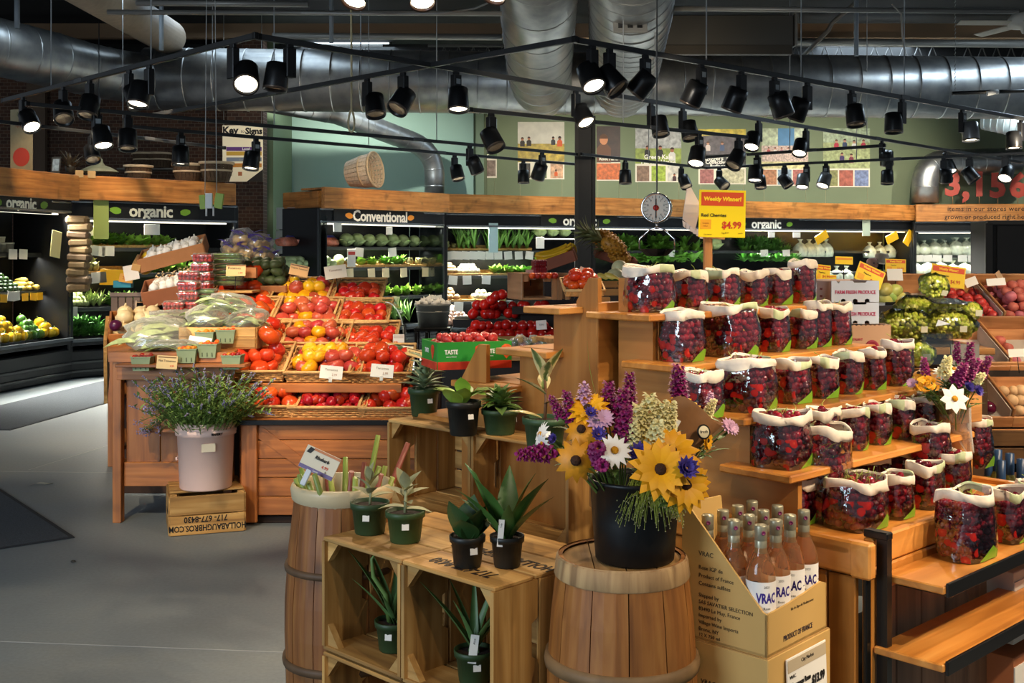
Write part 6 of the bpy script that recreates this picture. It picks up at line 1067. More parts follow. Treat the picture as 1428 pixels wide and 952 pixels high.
B().prism([(.06, .0), (.085, .0), (.085, .82), (.06, .82)], -.045, -.015, Matrix(((1, 0, 0, 0), (0, 0, 1, 0), (0, 1, 0, 0), (0, 0, 0, 1)))).make('steel_upright', BLACKM, t); pb(t, 'steel_cap', (.073, -.012, .815), (.03, .07, .02), BLACKM)
for z, x0, dp in ((.697, .095, .17), (.515, .05, .19)):
    sh = pb(t, 'front_shelf', (x0+.9, -.012-dp/2, z), (1.8, dp, .02), CO('x'), ch=.003); pb(sh, 'black_lip', (0, -dp/2-.004, .0), (1.78, .008, .036), BLACKM, ch=.001)
    pb(sh, 'bracket', (-.83, .0, -.022), (.02, dp*.9, .02), BLACKM); pb(sh, 'bracket', (.3, .0, -.022), (.02, dp*.9, .02), BLACKM)
pb(t, 'plinth', (1.05, .5, .03), (2.0, .8, .06), BLACKM); pb(t, 'bin_far_rail', (1.09, .45, .73), (.03, .86, .14), CO('y'))
# mirror half: the strawberry side
t = thing('berry_island', 'plywood stepped unit behind the cherry island, steps falling towards the tomatoes', 'display stand', C0, RZ)
E1, E2, E3 = 1.10, 1.275, 1.47
out = [(.925, .40), (.925, 1.478), (.965, 1.478), (1.02, 1.40), (1.02, 1.385), (1.125, 1.385), (1.125, 1.235), (1.29, 1.235), (1.29, 1.105), (1.50, 1.105), (1.60, 1.02), (1.60, .40)]
B().prism(out, .0, .018, MYZ).make('end_panel', PLY('z'), t); B().prism(out, 1.2, 1.218, MYZ).make('end_panel', PLY('z'), t)
for y0, z, x0, w_ in ((.99, 1.372, -.09, .17), (1.08, 1.222, -.06, .25), (1.28, 1.09, -.05, .30), (1.5, .95, -.05, .3)): pb(t, 'step_shelf', (x0+.62, y0+w_/2, z), (1.28, w_, .022), PLY('x'), ch=.003)
B().prism([(1.42, 1.235), (1.46, 1.235), (1.56, 1.10), (1.56, .9), (1.42, .9)], -.04, -.022, MYZ).make('divider', PLY('z'), t)
pb(t, 'back_panel', (.6, .93, .95), (1.2, .012, .9), PLY('x')); pb(t, 'base_box', (.6, 1.3, .2), (1.2, .62, .4), PLY('x'))
IW = Matrix.Translation(C0) @ Matrix.Rotation(RZ, 4, 'Z')
def isl(x, y, z): return IW @ Vector((x, y, z))

# ---------------------------------------------------------------- bags of cherries
BAGF = film('cherry_bag_film', '#fbf6f4', .14, .07, printed=True, wr=17); CUFF = C('#e4d8c6', .55, var=.12, scale=26); CUFFG = C('#b9c49a', .5, var=.2, scale=20)
CHR = [C('#6c0f22', .14, coat=.35, rnd=.25), C('#7e1426', .14, coat=.35, rnd=.25), C('#520c1e', .16, coat=.35, rnd=.25), C('#92182a', .16, coat=.35, rnd=.2)]; CST = C('#8f9a3e', .5, rnd=.2)
def cherry_b(b, c, r, mi=0): b.sph(c, (r, r, r*.93), 8, 6, mi=mi)
CHM = []
for m in CHR: b = B(); b.sph((0, 0, 0), (.0125, .0125, .0117), 10, 7, fn=lambda th, ph: 1-.12*max(0, math.cos(PI-th)-.8)/.2); CHM.append(b.mesh('cherry', m))
STM = B().tube([(0, 0, .010), (.004, .002, .026), (.012, .004, .042)], [.0010, .0009, .0013], 4).mesh('stem', CST)
rest = B(); rstem = B(); NCH = [0]
def sup(a, w_, d_, e=.62): c_, s_ = math.cos(a), math.sin(a); return (w_/2*abs(c_)**e*(1 if c_ > 0 else -1), d_/2*abs(s_)**e*(1 if s_ > 0 else -1))
def cherry_bag(label, loc, w_, h_, seed, d_=None, rz=0.0, rows_fill=.74, indiv=False, tilt=(0, 0), cuff=.025):
    """an open printed plastic bag: wrinkled clear wall, rolled pale cuff, cherries packed inside"""
    rr = random.Random(seed); d_ = d_ or w_*.72; rot = Matrix.Rotation(RZ+rz, 3, 'Z') @ Matrix.Rotation(tilt[0], 3, 'X') @ Matrix.Rotation(tilt[1], 3, 'Y')
    t = thing('cherry_bag', label, 'bag', loc, rot=rot, group='cherry bags'); n = 28; rings = 9; M_ = Matrix.Translation(loc) @ rot.to_4x4()
    ph = [rr.uniform(0, 6.28) for _ in range(6)]
    def rad(a, f):
        k = 1+.05*math.sin(3*a+ph[0])*f+.04*math.sin(5*a+ph[1]+4*f)+.025*math.sin(9*a+ph[2]-6*f)
        return k*(.93+.09*math.sin(PI*min(1, f*1.15+.1)))
    def pt(a, f, gr=1.0): x, y = sup(a, w_*rad(a, f)*gr, d_*rad(a, f)*gr); return (x, y, h_*f)
    v = []; hz = lambda a: 1+.04*math.sin(2*a+ph[3])+.012*math.sin(5*a+ph[4])
    for i in range(rings):
        f = i/(rings-1)
        for j in range(n): a = 2*PI*j/n; x, y, z = pt(a, f); v.append((x, y, z*(hz(a) if f > .5 else 1)))
    b = B(); b.add(v, [(i*n+j, i*n+(j+1) % n, (i+1)*n+(j+1) % n, (i+1)*n+j) for i in range(rings-1) for j in range(n)], True); b.make('clear_film', BAGF, t)
    # cuff: rolled outwards, crumpled
    v = []; prof = [(.965, -.2), (.985, 0), (1.0, .12), (1.035, .02), (1.055, -.45), (1.045, -1.0), (1.02, -1.02)]
    for g, dz in prof:
        for j in range(n):
            a = 2*PI*j/n; k = 1+rr.uniform(-.028, .028)+.02*math.sin(7*a+ph[0]+3*dz); x, y, z = pt(a, 1, g*k); v.append((x, y, h_*hz(a)+dz*cuff*(1+rr.uniform(-.06, .06)+.22*math.sin(2*a+ph[5])+.1*math.sin(5*a+ph[2]))))
    m = len(prof); c = B(); c.add(v, [(i*n+j, i*n+(j+1) % n, (i+1)*n+(j+1) % n, (i+1)*n+j) for i in range(m-1) for j in range(n)], True)
    for q in range(len(c.m)): c.m[q] = 1 if ((q % n) // 4 + seed) % 7 == 0 else 0
    c.make('rolled_cuff', [CUFF, CUFFG], t)
    # cherries: a packed skin just inside the film and a heaped top
    P_ = []; s_ = .0215; top = h_*rows_fill; z = .016; k = 0
    while z < top:
        per = 2*(w_+d_)*.92; m = int(per/s_)
        for j in range(m): a = 2*PI*(j+.5*(k % 2))/m+rr.uniform(-.04, .04); x, y = sup(a, w_*rad(a, z/h_)-.036, d_*rad(a, z/h_)-.036); P_.append((x, y, z+rr.uniform(-.004, .004), False))
        z += s_*.9; k += 1
    nx, ny = int((w_-.05)/.022), int((d_-.05)/.022)
    for i in range(nx):
        for j in range(ny): P_.append(((i-(nx-1)/2)*.022+rr.uniform(-.005, .005), (j-(ny-1)/2)*.022+rr.uniform(-.005, .005), top+rr.uniform(-.006, .010), True))
    for x, y, z, istop in P_:
        if indiv and NCH[0] < 300 and (istop or y < 0 or x < 0):
            o = put(rr.choice(CHM), 'cherry', None, M_ @ Vector((x, y, z)), (rr.uniform(-.8, .8), rr.uniform(-.8, .8), 0), scale=rr.uniform(.9, 1.1), label='dark red cherry in the '+label, cat='cherry', group='cherries in the '+label[:40]); NCH[0] += 1
            if istop: put(STM, 'stem', o, (0, 0, 0), (0, 0, rr.uniform(0, 6)))
        else:
            p = M_ @ Vector((x, y, z)); cherry_b(rest, p, .0122*rr.uniform(.92, 1.08), rr.choice((0, 0, 1, 2, 3)))
            if istop and rr.random() < .32: q = rr.uniform(0, 6.28); rstem.tube([p+Vector((0, 0, .01)), p+Vector((.008*math.cos(q), .008*math.sin(q), .020)), p+Vector((.024*math.cos(q), .024*math.sin(q), .028))], .0011, 4, False)
    return t
def on_tier(k, px, inset=.105): base = isl(0, D_[k]+inset, 0); s_ = solve_t(px, base); return base+U*s_+Vector((0, 0, Zs[k]+.001))
BAGS = [  # tier, px centre, width px, height px, words
 (1, 905, 68, 60, 'nearest bag on the top shelf'), (1, 962, 48, 50, 'second bag on the top shelf'), (1, 1008, 46, 50, 'third bag on the top shelf'), (1, 1051, 40, 46, 'fourth bag on the top shelf'), (1, 1084, 38, 46, 'fifth bag on the top shelf'), (1, 1118, 40, 56, 'farthest, taller bag on the top shelf'),
 (2, 951, 60, 66, 'nearest shaded bag on the second shelf'), (2, 1018, 76, 68, 'widest bag on the second shelf'), (2, 1077, 48, 56, 'third bag on the second shelf, heaped with stems'), (2, 1118, 42, 50, 'fourth bag on the second shelf, with a ragged cuff'), (2, 1140, 38, 58, 'fifth bag on the second shelf, half hidden'), (2, 1166, 42, 54, 'last bag on the second shelf before the brown box'),
 (3, 980, 54, 60, 'nearest shaded bag on the third shelf'), (3, 1042, 80, 68, 'widest bag on the third shelf'), (3, 1104, 52, 56, 'third bag on the third shelf'), (3, 1147, 42, 52, 'fourth bag on the third shelf'), (3, 1182, 42, 54, 'fifth bag on the third shelf'), (3, 1216, 38, 52, 'sixth bag on the third shelf'), (3, 1250, 44, 58, 'last dark bag on the third shelf by the bouquet'),
 (4, 1090, 82, 70, 'nearest wide bag on the lowest shelf'), (4, 1147, 46, 62, 'second bag on the lowest shelf, behind the stacked one'), (4, 1190, 44, 54, 'third bag on the lowest shelf'), (4, 1223, 40, 52, 'fourth bag on the lowest shelf'), (4, 1256, 42, 50, 'fifth dark bag on the lowest shelf'), (4, 1290, 40, 48, 'last dark bag on the lowest shelf under the marigold')]
big = []
for i, (k, px, wp, hp_, lab) in enumerate(BAGS):
    p = on_tier(k, px); w_ = wp*p.y/F*1.0; h_ = hp_*p.y/F*1.04; cherry_bag(lab, p, w_, h_, 100+i, d_=min(.19, w_*.9), rz=RN.uniform(-.2, .2)+.06, rows_fill=RN.uniform(.82, .97))
# bags in the bin along the front rail, then the pile behind and the open shelf
def bin_bag(px, y, z, wp, hp_, lab, seed, indiv=False, rz=0, dd=.85, fill=.92, tilt=(0, 0)):
    base = isl(0, y, 0); s_ = solve_t(px, base); p = base+U*s_+Vector((0, 0, z)); cherry_bag(lab, p, wp*p.y/F*.95, hp_*p.y/F, seed, d_=wp*p.y/F*dd, rz=rz, rows_fill=fill, indiv=indiv, tilt=tilt)
bin_bag(1194, .14, .787, 98, 66, 'broad bag at the corner of the bin rail', 201, True, .05, .75, .85)
bin_bag(1347, -.092, .710, 90, 92, 'big bag standing alone on the open front shelf', 203, True, -.1, .7, .82)
bin_bag(1152, .245, .79, 78, 124, 'tall bag stacked up in front of the lowest shelf', 202, True, .25, .8, .72)
bin_bag(1248, .12, .787, 54, 58, 'second bag along the bin rail', 204); bin_bag(1290, .12, .787, 54, 60, 'third bag along the bin rail', 205); bin_bag(1330, .13, .787, 50, 60, 'fourth bag along the bin rail', 206)
bin_bag(1112, .28, .787, 60, 62, 'small dark bag behind the wine bottles', 207); bin_bag(1215, .30, .787, 58, 58, 'bag filling the back of the bin, first', 208); bin_bag(1262, .30, .787, 54, 56, 'bag filling the back of the bin, second', 209); bin_bag(1310, .30, .787, 50, 56, 'bag filling the back of the bin, third', 210)
bin_bag(1297, .20, .87, 60, 60, 'bag perched on top of the bin pile', 211, False, .1, .8, .84); bin_bag(1357, .28, .80, 56, 66, 'last bag of the bin beside the blue capped bottles', 212, fill=.92)
bin_bag(1404, -.09, .710, 60, 70, 'second bag on the open front shelf', 213, fill=.86); bin_bag(1442, -.09, .710, 52, 64, 'third bag on the open front shelf, cut by the frame', 214)
o = rest.make('cherries', CHR, kind='stuff'); o['label'] = 'heaped dark red cherries filling the other bags'
o = rstem.make('cherry_stems', CST, kind='stuff'); o['label'] = 'thin green cherry stems sticking out of the other bags'

# ---------------------------------------------------------------- sign on its stick, scale, produce boxes
p = P(1007, 298, 3.95); s_ = sign('weekly_sign', 'yellow weekly winner sign for red cherries on a wooden stick', 'sign', p, facing(0, 0, -1.2), .166, .168, C('#f6d400', .5),
    [('Weekly Winner!', 0, .052, .0195, C('#ffd820', .5), {'bold': .0009, 'shear': .1}), ('Red Cherries', -.03, -.006, .0165, INK, {'bold': .0002}), ('$4.99', .034, -.041, .034, C('#c8351a', .5), {'bold': .001, 'sx': .9}), ('Organic', -.058, -.034, .0075, C('#b06a10', .5)), ('SALE', -.058, -.044, .007, C('#b06a10', .5)), ('Reg $6.99', .012, -.068, .0065, C('#8a7a10', .5)), ('per lb', .066, -.068, .0065, C('#8a7a10', .5)), ('City Market', -.05, -.074, .006, C('#8a7a10', .5))],
    [(0, .052, .150, .048, C('#d84a18', .5)), (-.058, -.038, .038, .034, C('#eda51a', .5))])
t = thing('sign_stick', 'pale square wooden stick holding up the weekly sign', 'stick', P(987, 330, 3.99)); pb(t, 'stick', (0, 0, -.10), (.030, .022, .34), PINE('z')); pb(t, 'paper_bit', (.02, -.014, .005), (.08, .004, .025), C('#d4b48a', .6), rot=(0, .1, 0))
t = thing('paper_roll', 'torn white paper bundle hanging behind the weekly sign', 'paper', P(963, 294, 4.05)); B().prism([(-.03, -.03), (.015, -.07), (.035, .02), (.0, .085), (-.015, .08)], 0, .012, facing(0, 0, 0).to_4x4()).make('sheet', C('#e8d8c8', .6), t)
b = B()
for k in range(6): b.prism([(-.03+.014*k, -.035-.008*k), (-.018+.014*k, -.043-.008*k), (-.02+.014*k, -.062-.008*k), (-.028+.012*k, -.055-.009*k)], .001, .008, facing(0, 0, 0).to_4x4())
b.make('torn_edge', C('#f2e8dc', .6), t)
sp = P(916, 290, 5.4); t = thing('hanging_scale', 'round white dial scale in a chrome case hanging from a long rod', 'scale', sp, math.radians(-16))
RX = Matrix.Rotation(PI/2, 4, 'X'); B().lathe([(0, -.035), (.066, -.035), (.074, -.02), (.074, .03), (.070, .038), (.064, .034)], 32, RX).make('case', CHROME, t); dl = B().lathe([(0, .03), (.065, .031)], 32, RX).make('dial_face', C('#d9d0bc', .4), t)
b = B()
for k in range(20): a = k*PI/10; b.box((0, .054, .0325), (.002, .010 if k % 2 else .014, .001), Matrix.Rotation(a, 4, 'Z'))
o = B(); o.v, o.f, o.s, o.m = [tuple(RX @ Vector(q)) for q in b.v], b.f, b.s, b.m; o.make('scale_mark', INK, dl)
for k in range(10): a = PI/2-k*PI/5; txt(dl, str(k), .014, INK, (.041*math.cos(a), -.0325, .041*math.sin(a)), (PI/2, 0, 0), name='numeral')
pb(t, 'needle', (0, -.035, -.004), (.004, .002, .09), INK, ch=0); B().lathe([(0, 0), (.014, 0), (.014, .003), (0, .003)], 14, Matrix.Translation((0, -.033, 0)) @ RX).make('hub', C('#b8342a', .5), t)
B().tube([(0, 0, .074), (0, 0, .10), (0, 0, 2.6)], .004, 6).make('hanging_rod', C('#4a4a48', .4), t); B().tube([(0, 0, -.074), (0, 0, -.095)], .007, 6).make('hook_stem', CHROME, t)
B().tube([(-.085, 0, -.20), (-.085, 0, -.15), (-.035, 0, -.105), (0, 0, -.095), (.035, 0, -.105), (.085, 0, -.15), (.085, 0, -.2)], .0045, 6).make('yoke', CHROME, t); B().lathe([(0, -.235), (.05, -.232), (.085, -.20), (.09, -.198)], 24).make('pan', CHROME, t)
PB = C('#c3cede', .6, var=.04); PBD = C('#b7998a', .7, var=.06)
bx0 = P(1158, 421, 4.55); brz = math.radians(4)
def produce_box(label, loc, w_, d_, h_, mats, words, holes=True, side=None):
    t = thing('produce_carton', label, 'box', loc, brz); n_ = B()
    # front board with scalloped vent slots cut along its foot and a hand slot along its top
    out = [(-w_/2, 0), (-w_/4-.01, 0), (-w_/4-.01, .01), (-w_/4, .014), (-w_/4+.01, .01), (-w_/4+.01, 0), (-.01, 0), (-.01, .01), (0, .014), (.01, .01), (.01, 0), (w_/4-.01, 0), (w_/4-.01, .01), (w_/4, .014), (w_/4+.01, .01), (w_/4+.01, 0), (w_/2, 0), (w_/2, h_), (.05, h_), (.045, h_-.008), (-.005, h_-.008), (-.01, h_), (-.06, h_), (-.07, h_-.012), (-.08, h_), (-w_/2, h_)] if holes else [(-w_/2, 0), (w_/2, 0), (w_/2, h_)]+[(w_/2-w_*k/24, h_-(.004 if k % 2 else 0)) for k in range(1, 24)]+[(-w_/2, h_)]
    B().prism(out, 0, .006, RX).make('front_board', mats[0], t); pb(t, 'back_board', (0, d_, h_/2), (w_, .006, h_), mats[1]); pb(t, 'inner_dark', (0, d_/2, h_*.45), (w_-.02, d_-.02, h_*.86), C('#3a332e', .8))
    for q in (-1, 1): pb(t, 'end_board', (q*w_/2, d_/2, h_/2), (.006, d_, h_), mats[1])
    for i_, (s_, x, z, sz, m, kw) in enumerate(words): txt(t, s_, sz, m, (x, -.0075, z), (PI/2, 0, 0), **kw)
    for z in (.02, .05): txt(t, 'FARM', .013, C('#8a3a3a', .6), (-w_/2-.004, d_*.35, z), (PI/2, 0, -PI/2), name='lettering')
    return t
MAG = C('#b0285a', .6); ww = 68*4.55/F
produce_box('light blue farm fresh produce carton, upper of the two', bx0+Vector((ww/2, 0, 0)), ww, .30, .087, (PB, PBD), [('FARM FRESH PRODUCE', 0, .040, .021, MAG, {'sx': .78, 'bold': .0004})])
produce_box('light blue farm fresh produce carton, lower of the two', bx0+Vector((ww/2, .002, -.089)), ww, .30, .087, (PB, PBD), [('FARM FRESH PRODUCE', 0, .040, .021, MAG, {'sx': .78, 'bold': .0004})])
q = produce_box('brown carton with a dark red round print under the blue cartons', bx0+Vector((ww/2+.035, .004, -.215)), ww+.03, .30, .122, (C('#b89274', .7, var=.05), PBD), [('Greenhouse', -.06, .065, .022, C('#b0344a', .6), {'shear': .2})], False)
B().lathe([(0, 0), (.028, 0), (.030, .001), (.022, .0015), (.020, .0005), (.0, .001)], 24, Matrix.Translation((.035, -.0065, .030)) @ RX).make('round_print', C('#8a2438', .6), q)
# ================================================================ centre: strawberries, vine tomatoes, post, tropical fruit
GRB = C('#1f8a2a', .5, var=.05); RDB = C('#c8361c', .5, var=.2, scale=20)
def berry_box(label, loc, rz, w_=.27, d_=.2, h_=.095, fruit=True, fig=True, short='step carton'):
    t = thing('strawberry_carton', label, 'box', loc, rz, group='strawberry cartons')
    pb(t, 'front_board', (0, 0, h_/2), (w_, .006, h_), GRB, ch=.001); pb(t, 'back_board', (0, d_, h_/2), (w_, .006, h_), GRB, ch=.001); pb(t, 'bottom', (0, d_/2, .004), (w_, d_, .006), GRB, ch=.001)
    for q in (-1, 1): pb(t, 'end_board', (q*w_/2, d_/2, h_/2), (.006, d_, h_), GRB, ch=.001)
    pb(t, 'red_band', (0, -.004, .014), (w_, .003, .028), RDB, ch=0); pb(t, 'red_band', (-w_/2-.004, d_/2, .014), (.003, d_, .028), RDB, ch=0)
    for x in (-w_*.22, w_*.28): txt(t, 'TASTE', .022, WHITE, (x-.028, -.0045, .062), (PI/2, 0, 0), bold=.0006, sx=.8); txt(t, 'extraordinary', .007, WHITE, (x-.028, -.0045, .046), (PI/2, 0, 0))
    txt(t, 'TASTE', .022, WHITE, (-w_/2-.0045, d_*.62, .062), (PI/2, 0, -PI/2), bold=.0006, sx=.8)
    if fig:
        for M_, m in ((Matrix.Translation((-w_*.0+.02, -.0035, .06)) @ RX, C('#d8401c', .5, var=.3, scale=60)), (Matrix.Translation((w_*.43, -.0035, .06)) @ RX, C('#e8642a', .5, var=.3, scale=60)), (Matrix.Translation((-w_/2-.0035, d_*.25, .06)) @ Matrix.Rotation(-PI/2, 4, 'Z') @ RX, C('#d8401c', .5, var=.3, scale=60))): B().prism([(-.018, .02), (-.006, .027), (.006, .027), (.018, .02), (.019, .004), (.008, -.018), (0, -.026), (-.008, -.018), (-.019, .004)], 0, .001, M_).make('printed_berry', m, t)
    if fruit: heap(Matrix.Translation(loc) @ Matrix.Rotation(rz, 4, 'Z') @ Matrix.Translation((0, d_/2, 0)), w_-.03, d_-.03, h_-.018, 6, 4, 2, ME['strawberry'], 'strawberry', 'strawberry in the '+short, 'strawberry', 'strawberries in the '+short, .038)
    return t
ME['strawberry'] = (lambda b: (b.lathe([(0, -.022), (.008, -.018), (.017, 0), (.017, .01), (.009, .018), (0, .019)], 10, Matrix.Rotation(1.2, 4, 'X')), b)[1])(B()).mesh('m', C('#c23a34', .35, var=.25, scale=90, rnd=.1))
bp_ = P(662, 514, 4.02); berry_box('green and red carton of strawberries on the lowest plywood step', bp_, math.radians(20), .28, .2, .098)
for d, z, lab in ((.92, 1.095, 'upper'), (1.0, .955, 'middle'), (1.0, .82, 'lower')):
    p = P(843, (470, 535, 600)[('upper', 'middle', 'lower').index(lab)], 4.9); t = berry_box('green carton seen through the gap between the plywood panels, '+lab+' one', p, math.radians(20), .22, .18, .09, lab == 'upper', False, 'upper gap carton')
    pb(thing('gap_shelf', 'pale shelf board in the gap under the %s green carton' % lab, 'shelf', p-Vector((0, 0, .012)), math.radians(20)), 'board', (0, .05, 0), (.5, .3, .02), PINE('x'))
# tiers of vine tomatoes on black shelves
VT = [ball(.034, [C('#c41c12', .2, coat=.4, rnd=.15)], .92, nu=10, nv=7), ball(.031, [C('#b41610', .2, coat=.4, rnd=.15)], .92, nu=10, nv=7)]
t = thing('tomato_shelf', 'black tiered shelf of vine tomatoes behind the plywood unit', 'display stand', (.0, 6.3, 0)); vx = P(720, 470, 6.4)
pb(t, 'upper_tier', (.04, .42, ZZ(442, 6.7)-.03), (.78, .3, .05), BLACKM); pb(t, 'lower_tier', (.0, .1, ZZ(468, 6.4)-.03), (.84, .3, .04), BLACKM); pb(t, 'base', (.0, .3, .5), (.8, .6, 1.0), C('#15110f', .7)); pb(t, 'front_step', (.05, -.4, .505), (.6, .55, 1.01), C('#2a1d14', .7))
for r_, (px0, px1, py, Y, n, rw, ly, lab) in enumerate(((655, 770, 441, 6.55, 13, 2, 2, 'upper black tier'), (652, 770, 470, 6.2, 14, 2, 2, 'lower black tier'))):
    a, b_ = P(px0, py, Y), P(px1, py, Y); M_ = Matrix.Translation(((a+b_)/2)-Vector((0, -.08, .0))) @ Matrix.Rotation(.12, 4, 'X'); heap(M_, (b_-a).length, .16, -.01, n-3, rw, ly, VT, 'vine_tomato', 'glossy red vine tomato on the '+lab, 'tomato', 'vine tomatoes on the '+lab, .066)
for i, (px, py) in enumerate(((685, 426), (692, 420), (676, 432), (700, 418))): put(VT[0], 'vine_tomato', None, P(px, py, 6.5), label='red vine tomato crowning the heap at the near end, %s' % ordw(i+1), cat='tomato', group='crowning vine tomatoes')
t = tray_box('wooden_crate', 'tan crate with a grey label under the vine tomatoes', P(690, 484, 5.9)-Vector((0, 0, .03)), (0, 0, .2), .34, .2, .08, PINE('x'), th=.012); pb(t, 'grey_label', (-.06, -.112, .05), (.09, .004, .11), C('#9a8576', .7))
for i in range(9):
    p = P(712+i*6.5, 482-(i % 3)*4, 5.6); t = thing('produce_bag', 'small clear bag of mixed vegetables before the vine tomatoes, %s along' % ordw(i+1), 'bag', p-Vector((0, 0, .02)), i, group='small mixed bags'); pillow(.07, .06, .045, 80+i, 12, .15).make('clear_bag', FILMW, t); b = B(); b.sph((0, 0, .02), (.024, .02, .018), 8, 6); b.sph((.015, .01, .022), (.012, .012, .012), 6, 5); b.make('vegetables', [C('#c8604a', .5), C('#5a7a3a', .5), C('#d8a02a', .5)][i % 3], t, kind='stuff')
t = thing('bag_ledge', 'plain board under the small mixed bags', 'shelf', P(740, 492, 5.6)-Vector((0, 0, .02))); pb(t, 'board', (0, .05, 0), (.5, .3, .02), PINE('x'))
sign('price_card', 'white card on the lower black tier of vine tomatoes', 'price card', P(755, 453, 5.9), facing(0, 10, 4), .055, .05, C('#e8ded4', .5), [('4.99', 0, 0, .014, C('#a0968c', .5))])
# wooden box with a hand slot, tomatoes, bananas, pineapples round the post
wc = P(753, 418, 5.4); t = thing('slotted_crate', 'open ended plywood crate with a hand slot in front of the bananas', 'crate', wc, math.radians(20)); CP = lambda a: W('#8a5f3c', '#a97a52', '#bb8c62', a, .6)
pb(t, 'top_board', (0, .1, .125), (.19, .2, .012), CP('x')); pb(t, 'bottom_board', (0, .1, .006), (.19, .2, .012), CP('x')); pb(t, 'back_board', (0, .2, .065), (.19, .012, .13), CP('x')); pb(t, 'left_board', (-.09, .1, .065), (.012, .2, .13), CP('y'))
pb(t, 'corner_block', (-.075, .01, .108), (.04, .012, .04), CP('z')); pb(t, 'corner_block', (.04, .01, .108), (.04, .012, .04), CP('z')); B().prism([(.06, 0), (.095, 0), (.095, .13), (.06, .13)], 0, .012, RX).make('front_stile', CP('z'), t)
e = thing('slotted_crate_end', 'pale plywood end board with a slot, beside the open crate', 'board', wc+Vector((.085, .01, 0)), math.radians(20)); out = [(0, 0), (.02, 0), (.02, .075), (.03, .085), (.04, .075), (.04, 0), (.06, 0), (.06, .13), (0, .13)]; B().prism(out, 0, .012, RX).make('board', CP('z'), e); pb(e, 'side', (.065, .1, .065), (.012, .2, .13), C('#7a5a3c', .7))
for i in range(9): put(ME['small_tom'][2 if i % 3 else 1], 'cherry_tomato', None, P(742+i*4.0, 383, 5.36)+Vector((0, .02*(i % 2), -.02)), label='cherry tomato on the plywood crate, %s along' % ordw(i+1), cat='tomato', group='cherry tomatoes on the plywood crate', scale=1.1)
for k in range(2): clamshell('dark red clamshell of berries, %s of two on the plywood crate' % ordw(k+1), P(752, 376-k*9, 5.45)-Vector((0, 0, .015)), .3, C('#6a1018', .3, rnd=.2), .06, .05, .03)
sign('price_card', 'brown printed card leaning on the plywood crate', 'price card', P(740, 383, 5.43), facing(0, 10, 0), .05, .05, C('#b98a7a', .6), [('Grape', 0, .006, .012, INK)], stem=.03)
ot = P(815, 410, 4.9); tr = thing('wicker_tray', 'small pale tray of orange tomatoes beside the steel post', 'basket', ot-Vector((0, 0, .01)), rot=(.35, 0, .1)); b = B(); b.box((0, .07, .004), (.17, .14, .008)); b.make('tray_floor', WK, tr); B().tube([(-.09, -.006, .03), (.09, -.006, .03), (.09, .14, .03), (-.09, .14, .03), (-.09, -.006, .03)], .007, 6).make('rim', WKR, tr); pb(tr, 'front_side', (0, -.004, .016), (.17, .008, .03), WK)
heap(inmat(tr) @ Matrix.Translation((0, .07, 0)), .15, .13, .02, 3, 3, 2, tomato(.03, '#d8481c', 5, .04, .84), 'tomato', 'orange red tomato in the small tray by the post', 'tomato', 'small tray tomatoes', .05, sc=(.85, 1.05))
sign('price_card', 'tilted cream card behind the small tray of orange tomatoes', 'price card', P(817, 381, 5.1), facing(0, 8, -24), .07, .042, C('#dcb898', .6), [('Tomatoes', 0, 0, .01, C('#8a6a50', .6))], stem=.16)
def fruit_box(label, px, py, Y, rot, w_, d_, h_): return tray_box('fruit_box', label, P(px, py, Y), rot, w_, d_, h_, C('#8a4a30', .7, var=.1), th=.012)
tb = fruit_box('dark brown box of yellow fruit sloping up to the steel post', 778, 370, 6.9, (.1, math.radians(-19), math.radians(-6)), .25, .22, .07)
ME['banana'] = (lambda b: (b.tube([(-.09, .0, .018), (-.06, 0, .008), (0, 0, 0), (.06, 0, .008), (.09, 0, .02), (.105, 0, .03)], [.006, .016, .019, .017, .01, .006], 7), b)[1])(B()).mesh('m', C('#e0a81c', .45, var=.12, scale=14, rnd=.08))
for i in range(10): put(ME['banana'], 'banana', None, inmat(tb) @ Vector((-.02+.03*(i % 2), -.09+.02*i, .06+.012*(i % 3))), (math.radians(20), math.radians(-14), RN.uniform(-.2, .2)), label='yellow banana in the sloping box, %s across' % ordw(i+1), cat='banana', group='bananas', scale=1.05)
for i in range(3): put(ME['melon'], 'papaya', None, P(788+i*5, 350-i*3, 7.0)-Vector((0, 0, .07)), label='orange papaya above the bananas, %s' % ordw(i+1), cat='papaya', group='papayas', scale=(.5, .5, .75))
tb = fruit_box('dark brown box of pineapples sloping down from the steel post', 856, 365, 7.2, (.1, math.radians(17), 0), .26, .24, .06)
def pineapple(label, p, rot, s_):
    t = thing('pineapple', label, 'pineapple', p, rot=rot, group='pineapples'); b = B(); b.sph((0, 0, .08), (.052, .052, .085), 16, 10)
    for i in range(70): a = i*2.39996; z = .01+.14*i/70; r = .052*math.sqrt(max(.05, 1-((z-.08)/.085)**2)); b.sph((r*math.cos(a), r*math.sin(a), z), .0085, 5, 3)
    b.make('fruit', C('#b87a22', .5, var=.35, scale=60), t); l = B()
    for i in range(26): l.leaf(.13, .018, 4, .5, .4, Matrix.Translation((0, 0, .155)) @ Matrix.Rotation(i*2.4, 4, 'Z') @ Matrix.Rotation(-1.5+.03*i*.9, 4, 'Y'))
    l.make('crown', C('#7a7a48', .6, var=.3), t); [setattr(t, 'scale', (s_,)*3)]; return t
pineapple('golden pineapple lying leaves towards the post, topmost', P(862, 340, 7.1), (0, math.radians(-72), .2), 1.1); pineapple('golden pineapple lying leaves towards the post, middle', P(872, 352, 7.0), (0, math.radians(-62), .1), 1.05); pineapple('golden pineapple lying leaves towards the post, lowest', P(878, 365, 7.05), (0, math.radians(-60), 0), .95)
ME['pale_melon'] = ball(.052, [C('#d9cf9a', .45, var=.08, scale=8), STEMG], 1.0, nu=16, nv=10)
